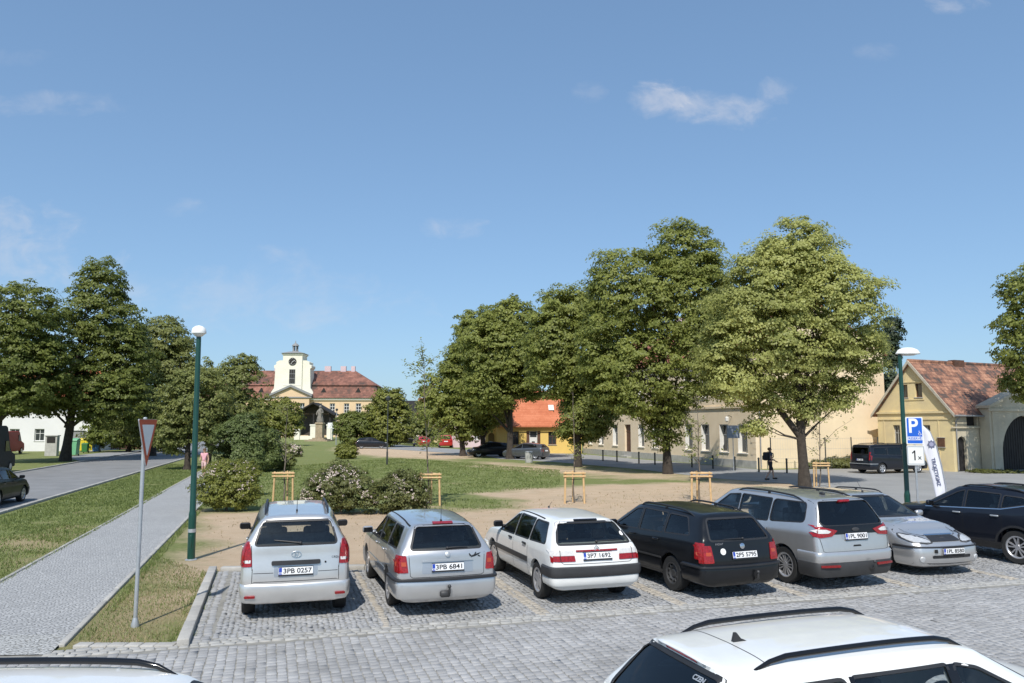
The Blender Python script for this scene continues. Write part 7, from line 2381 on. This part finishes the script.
# bollards along the house
order = [(787, 473.2, 'at the apricot wall, rightmost'), (759, 472.2, 'at the corner of the beige house'), (735, 470.6, 'before the grey notice panel'), (713, 468.9, 'right of the trunk of the slim young tree'), (692, 467.6, 'left of the slim young tree behind the black car'),
         (655, 464.9, 'just left of the tallest linden trunk'), (639, 463.7, 'between the brown door and the tallest linden'), (617, 462.0, 'left of the brown house door'), (603, 461.0, 'leftmost, before the far windows of the beige house')]
b0 = None
for (u, v, wh) in order:
    g = G(u, v)
    if b0 is None:
        mb = MB(); mb.lathe([(.06, -.05), (.06, .82), (.07, .84), (.07, .9), (.03, .94)], 14)
        b0 = mb.build('bollard', M_iron, None, 40)
        o = b0
    else:
        o = b0.copy(); COL.objects.link(o)
    o.location = (g.x, g.y, .01)
    tag(o, 'dark iron bollard ' + wh, 'bollard', 'bollards in front of the beige house')

# wire fence before the apricot wall
fn = thing('wire_fence', 'low wire fence on dark posts before the apricot wall', 'fence', bh.matrix_basis @ Vector((0, -1.3, 0)), GR)
for x in (.25, 2.5, 4.7, 6.9, 9.2):
    mb = MB(); mb.tube([(x, 0, 0), (x, 0, 2.2)], .04, 8); mb.build('post', M_iron, fn, 40)
mb = MB()
for z in (.12, .75, 1.4, 2.12): mb.tube([(.25, 0, z), (9.2, 0, z)], .007, 4)
for k in range(46): mb.tube([(.25 + k * .198, .012, .1), (.25 + k * .198, .012, 2.12)], .004, 4)
mb.build('wire_mesh', MT['galv'], fn)

# grey litter bin by the grey hatchback
g = G(529, 462.5)
lb = thing('litter_bin', 'grey concrete litter bin beside the grey hatchback', 'bin', (g.x, g.y, 0))
mb = MB(); mb.lathe([(.3, 0), (.33, .75), (.3, .78)], 16); mb.build('body', M_conc, lb, 40)
mb = MB(); mb.lathe([(.33, .79), (.34, .86), (.2, .92)], 16); mb.build('lid', MT['galv'], lb, 40)

# recycling bins and cabinet at the left
def wheelie(u, v, label, col, w, h, d):
    g = G(u, v)
    r = thing('recycling_bin', label, 'bin', (g.x, g.y, .0), R(10), 'recycling bins by the left road')
    m = pm('bin_' + label.split()[0], col, .45)
    mb = MB(); mb.prism([(-w * .42, .12), (w * .42, .12), (w * .5, h * .86), (-w * .5, h * .86)], lambda a, b: (a, -d * .44 - .03 * b, b), lambda a, b: (a, d * .5, b)); mb.build('body', m, r, bevel=.02)
    mb = MB(); mb.prism([(-d * .56, h * .865), (d * .54, h * .865), (d * .5, h * .95), (d * .1, h), (-d * .5, h * .92)], lambda a, b: (-w * .53, a, b), lambda a, b: (w * .53, a, b)); mb.build('lid', m, r, bevel=.02)
    for x in (-w * .4, w * .4):
        mb = MB(); mb.lathe([(.1, -.03), (.1, .03)], 12, Matrix.Translation((x, d * .42, .1)), axis='x'); mb.build('wheel', MT['rubber'], r)


wheelie(72.5, 456, 'pale green bell shaped glass bin right of the big trunk', (.16, .42, .22), 1.0, 1.75, 1.0)
wheelie(85, 453, 'dark green wheeled bin in front of the yellow one', (.04, .16, .04), .62, 1.1, .7)
wheelie(83.5, 451.6, 'yellow lidded bin, left of the two yellow ones', (.70, .55, .03), .95, 1.55, .8)
wheelie(90.5, 451.6, 'yellow lidded bin, touching the blue one', (.66, .52, .03), .8, 1.55, .8)
wheelie(96.3, 452.2, 'blue wheeled bin, rightmost of the bins', (.05, .16, .42), .75, 1.6, .75)
g = G(51.5, 456)
cb = thing('utility_cabinet', 'pale concrete utility cabinet with a dark opening left of the big trunk', 'cabinet', (g.x, g.y, 0), R(8))
mb = MB(); mb.box(-.55, .55, -.3, .3, 0, 1.95); mb.box(-.62, .62, -.37, .37, 1.95, 2.05); mb.build('body', M_conc, cb, bevel=.02)
mb = MB(); mb.box(-.38, .38, -.33, -.302, 1.3, 1.88); mb.build('opening', M_wdark, cb)
g = G(78, 451.5)
gf_ = thing('metal_frame', 'dark rectangular metal frame behind the green bin', 'frame', (g.x, g.y + 2.5, 0), R(5))
mb = MB(); mb.tube([(-.95, 0, 0), (-.95, 0, 2.75), (.95, 0, 2.75), (.95, 0, 0)], .07, 6); mb.build('tubes', M_iron, gf_)
# timber fence in the shade at the end of the road
fA = at(97, 97)
hf = thing('board_fence', 'dark board fence in the shade right of the blue bin', 'fence', (fA.x, 97, 0), R(6))
mb = MB()
for k in range(26): mb.box(k * .22, k * .22 + .19, 0, .03, .1, 1.8 + .04 * (k % 3))
mb.build('boards', M_wbrown, hf)
for k in range(3): mb = MB(); mb.box(k * 2.7, k * 2.7 + .12, .035, .15, 0, 1.85); mb.build('post', M_wdark, hf)

# far parasols and blue sign
def parasol(u, v, label, h):
    g = G(u, v)
    r = thing('closed_parasol', label, 'parasol', (g.x, g.y, 0), 0, 'closed parasols')
    mb = MB(); mb.tube([(0, 0, 0), (0, 0, h)], .05, 6); mb.build('pole', MT['galv'], r)
    mb = MB(); mb.lathe([(.12, h * .28), (.3, h * .32), (.34, h * .55), (.36, h * .74), (.2, h * .9), (.05, h)], 12); mb.build('canopy', MT['white_paint'], r, 50)


parasol(400.3, 444.5, 'closed white parasol beside the round yellow green tree', 3.5)
parasol(446.7, 444, 'closed white parasol just above the red off-roader', 4.1)
g = G(409, 444)
bs = thing('blue_sign', 'distant blue road sign between the parasol and the young tree', 'road sign', (g.x, g.y, 0))
mb = MB(); mb.tube([(0, 0, 0), (0, 0, 3.0)], .06, 6); mb.build('pole', MT['galv'], bs); mb = MB(); mb.rbox((0, -.08, 2.3), (1.25, .06, .9), .04, 1); mb.build('face', M_sblue, bs)
g = G(336, 445)
wp = thing('park_post', 'tall thin grey post right of the statue', 'post', (g.x, g.y, 0))
mb = MB(); mb.lathe([(.09, 0), (.06, 5.2)], 8); mb.build('pole', MT['galv'], wp); mb = MB(); mb.lathe([(.06, 5.2), (.2, 5.3), (.2, 5.5), (.05, 5.6)], 8); mb.build('head', M_iron, wp)

# ------------------------------------------------------------------ people
def skin(verts, edges, sub=2, root=0):
    me = bpy.data.meshes.new('sk'); bm = bmesh.new()
    ly = bm.verts.layers.skin.verify()
    vs = []
    for i, (p, r) in enumerate(verts):
        v = bm.verts.new(p); r = (r, r) if isinstance(r, (int, float)) else r
        v[ly].radius = r; v[ly].use_root = (i == root); vs.append(v)
    for a, b in edges: bm.edges.new((vs[a], vs[b]))
    bm.to_mesh(me); bm.free()
    o = bpy.data.objects.new('tmp_s', me); COL.objects.link(o)
    m = o.modifiers.new('s', 'SKIN'); m.use_smooth_shade = True
    if sub: m2 = o.modifiers.new('u', 'SUBSURF'); m2.levels = sub; m2.render_levels = sub
    r = eval_mesh(o); bpy.data.objects.remove(o)
    return r


M_skin = pm('skin', (.50, .30, .21), .55, var=.06)


def person(label, u, v, rz, H, J, top_mat, top_len, leg_mat, leg_to, hair_mat, group=None, sleeve=.5, extra=None, shoes=None):
    """J overrides joints; the figure faces local -y"""
    g = G(u, v)
    r = thing('person', label, 'person', (g.x, g.y, .012), rz, group)
    k = H / 1.75
    P = dict(pel=(0, 0, .95), waist=(0, 0, 1.1), chest=(0, .0, 1.30), neck=(0, 0, 1.47), nk2=(0, -.015, 1.52), head=(0, -.02, 1.63), crown=(0, -.015, 1.70),
             lsh=(.18, 0, 1.42), lel=(.25, .02, 1.14), lwr=(.26, -.08, .90), rsh=(-.18, 0, 1.42), rel=(-.25, .02, 1.14), rwr=(-.26, -.08, .90),
             lhip=(.09, 0, .90), lkn=(.10, -.03, .50), lan=(.10, .02, .09), lto=(.11, -.14, .03), rhip=(-.09, 0, .90), rkn=(-.10, -.03, .50), ran=(-.10, .02, .09), rto=(-.11, -.14, .03))
    P.update(J)
    P = {a: Vector(b) * k for a, b in P.items()}
    Rr = dict(pel=.125, waist=.115, chest=.135, neck=.055, nk2=.052, head=.092, crown=.07, sh=.065, el=.043, wr=.03, hip=.09, kn=.058, an=.04, to=.035)
    names = ['pel', 'waist', 'chest', 'neck', 'nk2', 'head', 'crown', 'lsh', 'lel', 'lwr', 'rsh', 'rel', 'rwr', 'lhip', 'lkn', 'lan', 'lto', 'rhip', 'rkn', 'ran', 'rto']
    def rad(n): return Rr[n if n in Rr else n[1:]] * k
    ix = {n: i for i, n in enumerate(names)}
    V = [(P[n], rad(n)) for n in names]
    E = [('pel', 'waist'), ('waist', 'chest'), ('chest', 'neck'), ('neck', 'nk2'), ('nk2', 'head'), ('head', 'crown'), ('chest', 'lsh'), ('lsh', 'lel'), ('lel', 'lwr'), ('chest', 'rsh'), ('rsh', 'rel'), ('rel', 'rwr'), ('pel', 'lhip'), ('lhip', 'lkn'), ('lkn', 'lan'), ('lan', 'lto'), ('pel', 'rhip'), ('rhip', 'rkn'), ('rkn', 'ran'), ('ran', 'rto')]
    E = [(ix[a], ix[b]) for a, b in E]
    for s_ in 'lr':      # palms and five fingers
        w = P[s_ + 'wr']; d = (w - P[s_ + 'el']).normalized(); sd = d.cross(Vector((1, 0, 0))).normalized()
        V.append((w + d * .055 * k, .026 * k)); pi = len(V) - 1; E.append((ix[s_ + 'wr'], pi))
        for q, (o, ln) in enumerate(((-.027, .065), (-.009, .08), (.009, .075), (.027, .06))):
            b = w + d * .10 * k + sd * o * k; V.append((b, .009 * k)); E.append((pi, len(V) - 1))
            V.append((b + d * ln * .6 * k, .008 * k)); E.append((len(V) - 2, len(V) - 1))
            V.append((b + (d * ln + Vector((0, -.02, 0))) * k, .007 * k)); E.append((len(V) - 2, len(V) - 1))
        b = w + d * .045 * k + sd * -.04 * k; V.append((b, .010 * k)); E.append((pi, len(V) - 1)); V.append((b + (d * .045 - sd * .02) * k, .008 * k)); E.append((len(V) - 2, len(V) - 1))
    me = skin(V, E, 2)
    mk('body', me, r, M_skin)
    hd = P['head']
    mb = MB(); mb.sphere(hd + Vector((0, -.095, .0)) * k, (.014 * k, .022 * k, .022 * k), u=8, v=6); mb.sphere(hd + Vector((.092, .01, -.005)) * k, (.012 * k, .02 * k, .032 * k), u=8, v=6); mb.sphere(hd + Vector((-.092, .01, -.005)) * k, (.012 * k, .02 * k, .032 * k), u=8, v=6)
    mb.build('nose_and_ears', M_skin, r, 60)
    mb = MB()
    for x in (-.034, .034): mb.sphere(hd + Vector((x, -.082, .022)) * k, .011 * k, u=8, v=6)
    mb.rbox(hd + Vector((0, -.083, -.048)) * k, (.042 * k, .01 * k, .008 * k), .003 * k, 1); mb.build('eyes_and_mouth', M_wdark, r, 60)
    mb = MB(); mb.sphere(hd + Vector((0, .022, .035)) * k, (.104 * k, .108 * k, .092 * k), u=14, v=10); mb.build('hair', hair_mat, r, 60)
    # clothes follow the body
    Vt = []; Et = []
    def add(n, p, rr): Vt.append((p, rr)); return len(Vt) - 1
    hipz = P['pel'].lerp(P['waist'], 0) + Vector((0, 0, top_len * k))
    a = add('h', hipz, Rr['pel'] * 1.13 * k); b = add('w', P['waist'], Rr['waist'] * 1.14 * k); c = add('c', P['chest'], Rr['chest'] * 1.1 * k); n_ = add('n', P['neck'] + Vector((0, 0, -.03 * k)), .068 * k)
    Et += [(a, b), (b, c), (c, n_)]
    for s_ in 'lr':
        q = add('s', P[s_ + 'sh'], .078 * k); e = add('e', P[s_ + 'sh'].lerp(P[s_ + 'el'], sleeve), .062 * k); Et += [(c, q), (q, e)]
    mk('shirt', skin(Vt, Et, 2), r, top_mat)
    Vt = []; Et = []
    a = add('p', P['waist'] + Vector((0, 0, -.05 * k)), Rr['waist'] * 1.1 * k); p2 = add('p', P['pel'], Rr['pel'] * 1.1 * k); Et.append((a, p2))
    for s_ in 'lr':
        h_ = add('h', P[s_ + 'hip'], .102 * k); Et.append((p2, h_))
        kp = P[s_ + 'hip'].lerp(P[s_ + 'kn'], min(1, leg_to)); q = add('k', kp, (.078 if leg_to <= 1 else .07) * k); Et.append((h_, q))
        if leg_to > 1: q2 = add('a', P[s_ + 'kn'].lerp(P[s_ + 'an'], leg_to - 1), .055 * k); Et.append((q, q2))
    mk('trousers', skin(Vt, Et, 2), r, leg_mat)
    for s_ in 'lr':
        d = (P[s_ + 'to'] - P[s_ + 'an']); d.z = 0
        c_ = (P[s_ + 'an'] + P[s_ + 'to']) / 2; ang = math.atan2(d.x, -d.y)
        mb = MB(); mb.rbox((0, 0, 0), (.095 * k, .27 * k, .085 * k), .035 * k, 2, Matrix.Translation((c_.x, c_.y - .0, min(P[s_ + 'an'].z, P[s_ + 'to'].z + .06) - .025 * k)) @ Matrix.Rotation(ang, 4, 'Z')); mb.build('shoe', shoes or M_wdark, r, 60)
    return r, P, k


cl_pink = pm('cloth_pink', (.66, .34, .38), .9, var=.12); cl_skinny = pm('cloth_rose', (.60, .40, .38), .9, var=.12); hairb = pm('hair_brown', (.12, .07, .04), .7, var=.2)
w_, P, k = person('woman in pink top walking on the pavement with a white bag', 203.5, 477.5, R(0), 1.68,
                  dict(lkn=(.10, -.12, .52), lan=(.09, -.12, .10), lto=(.10, -.28, .04), rkn=(-.09, .02, .5), ran=(-.09, .20, .12), rto=(-.10, .08, .03), rel=(-.25, .05, 1.16), rwr=(-.2, -.14, 1.05)), cl_pink, -.02, cl_skinny, .75, hairb, sleeve=.45)
bg = thing('shopping_bag', 'white bag hanging from the hand of the woman in pink', 'bag', w_.matrix_basis @ (P['lwr'] + Vector((.02, 0, -.1))))
mb = MB(); mb.prism([(-.16, -.62), (.16, -.60), (.13, -.16), (.04, -.10), (-.05, -.10), (-.13, -.18)], lambda a, b: (.03, a - .02, b), lambda a, b: (.15, a, b)); mb.build('sack', MT['white_paint'], bg, bevel=.03)
mb = MB(); mb.tube([(.09, -.06, -.15), (.05, -.03, -.02), (.05, .03, -.02), (.09, .06, -.15)], .01, 6); mb.build('handle', MT['white_paint'], bg)
cl_dark = pm('cloth_dark', (.02, .024, .035), .9, var=.2); cl_bl = pm('cloth_slate', (.075, .09, .12), .9, var=.2)
m_, P, k = person('man with backpack in dark clothes walking before the apricot wall', 770.5, 480.5, R(100), 1.80,
                  dict(lkn=(.10, -.20, .52), lan=(.10, -.24, .12), lto=(.10, -.40, .06), rkn=(-.10, .05, .5), ran=(-.10, .30, .14), rto=(-.10, .19, .04), lel=(.25, .03, 1.16), lwr=(.22, -.22, 1.1), rel=(-.25, .06, 1.16), rwr=(-.22, -.18, 1.05)), cl_bl, -.02, cl_dark, .95, hairb, sleeve=.55)
bp_ = thing('backpack', 'black backpack worn by the man in dark clothes', 'backpack', m_.location, R(100))
mb = MB(); mb.rbox((0, .24 * k, 1.28 * k), (.32, .2, .46), .07, 3); mb.rbox((0, .35 * k, 1.2 * k), (.24, .08, .24), .03, 2); mb.build('sack', cl_dark, bp_, 60)
for x in (-.12, .12):
    mb = MB(); mb.tube([(x, .16 * k, 1.46 * k), (x, .02, 1.52 * k), (x, -.15 * k, 1.42 * k), (x, -.16 * k, 1.25 * k), (x, .0, 1.12 * k), (x, .15 * k, 1.1 * k)], .022, 6); mb.build('strap', cl_dark, bp_, 60)
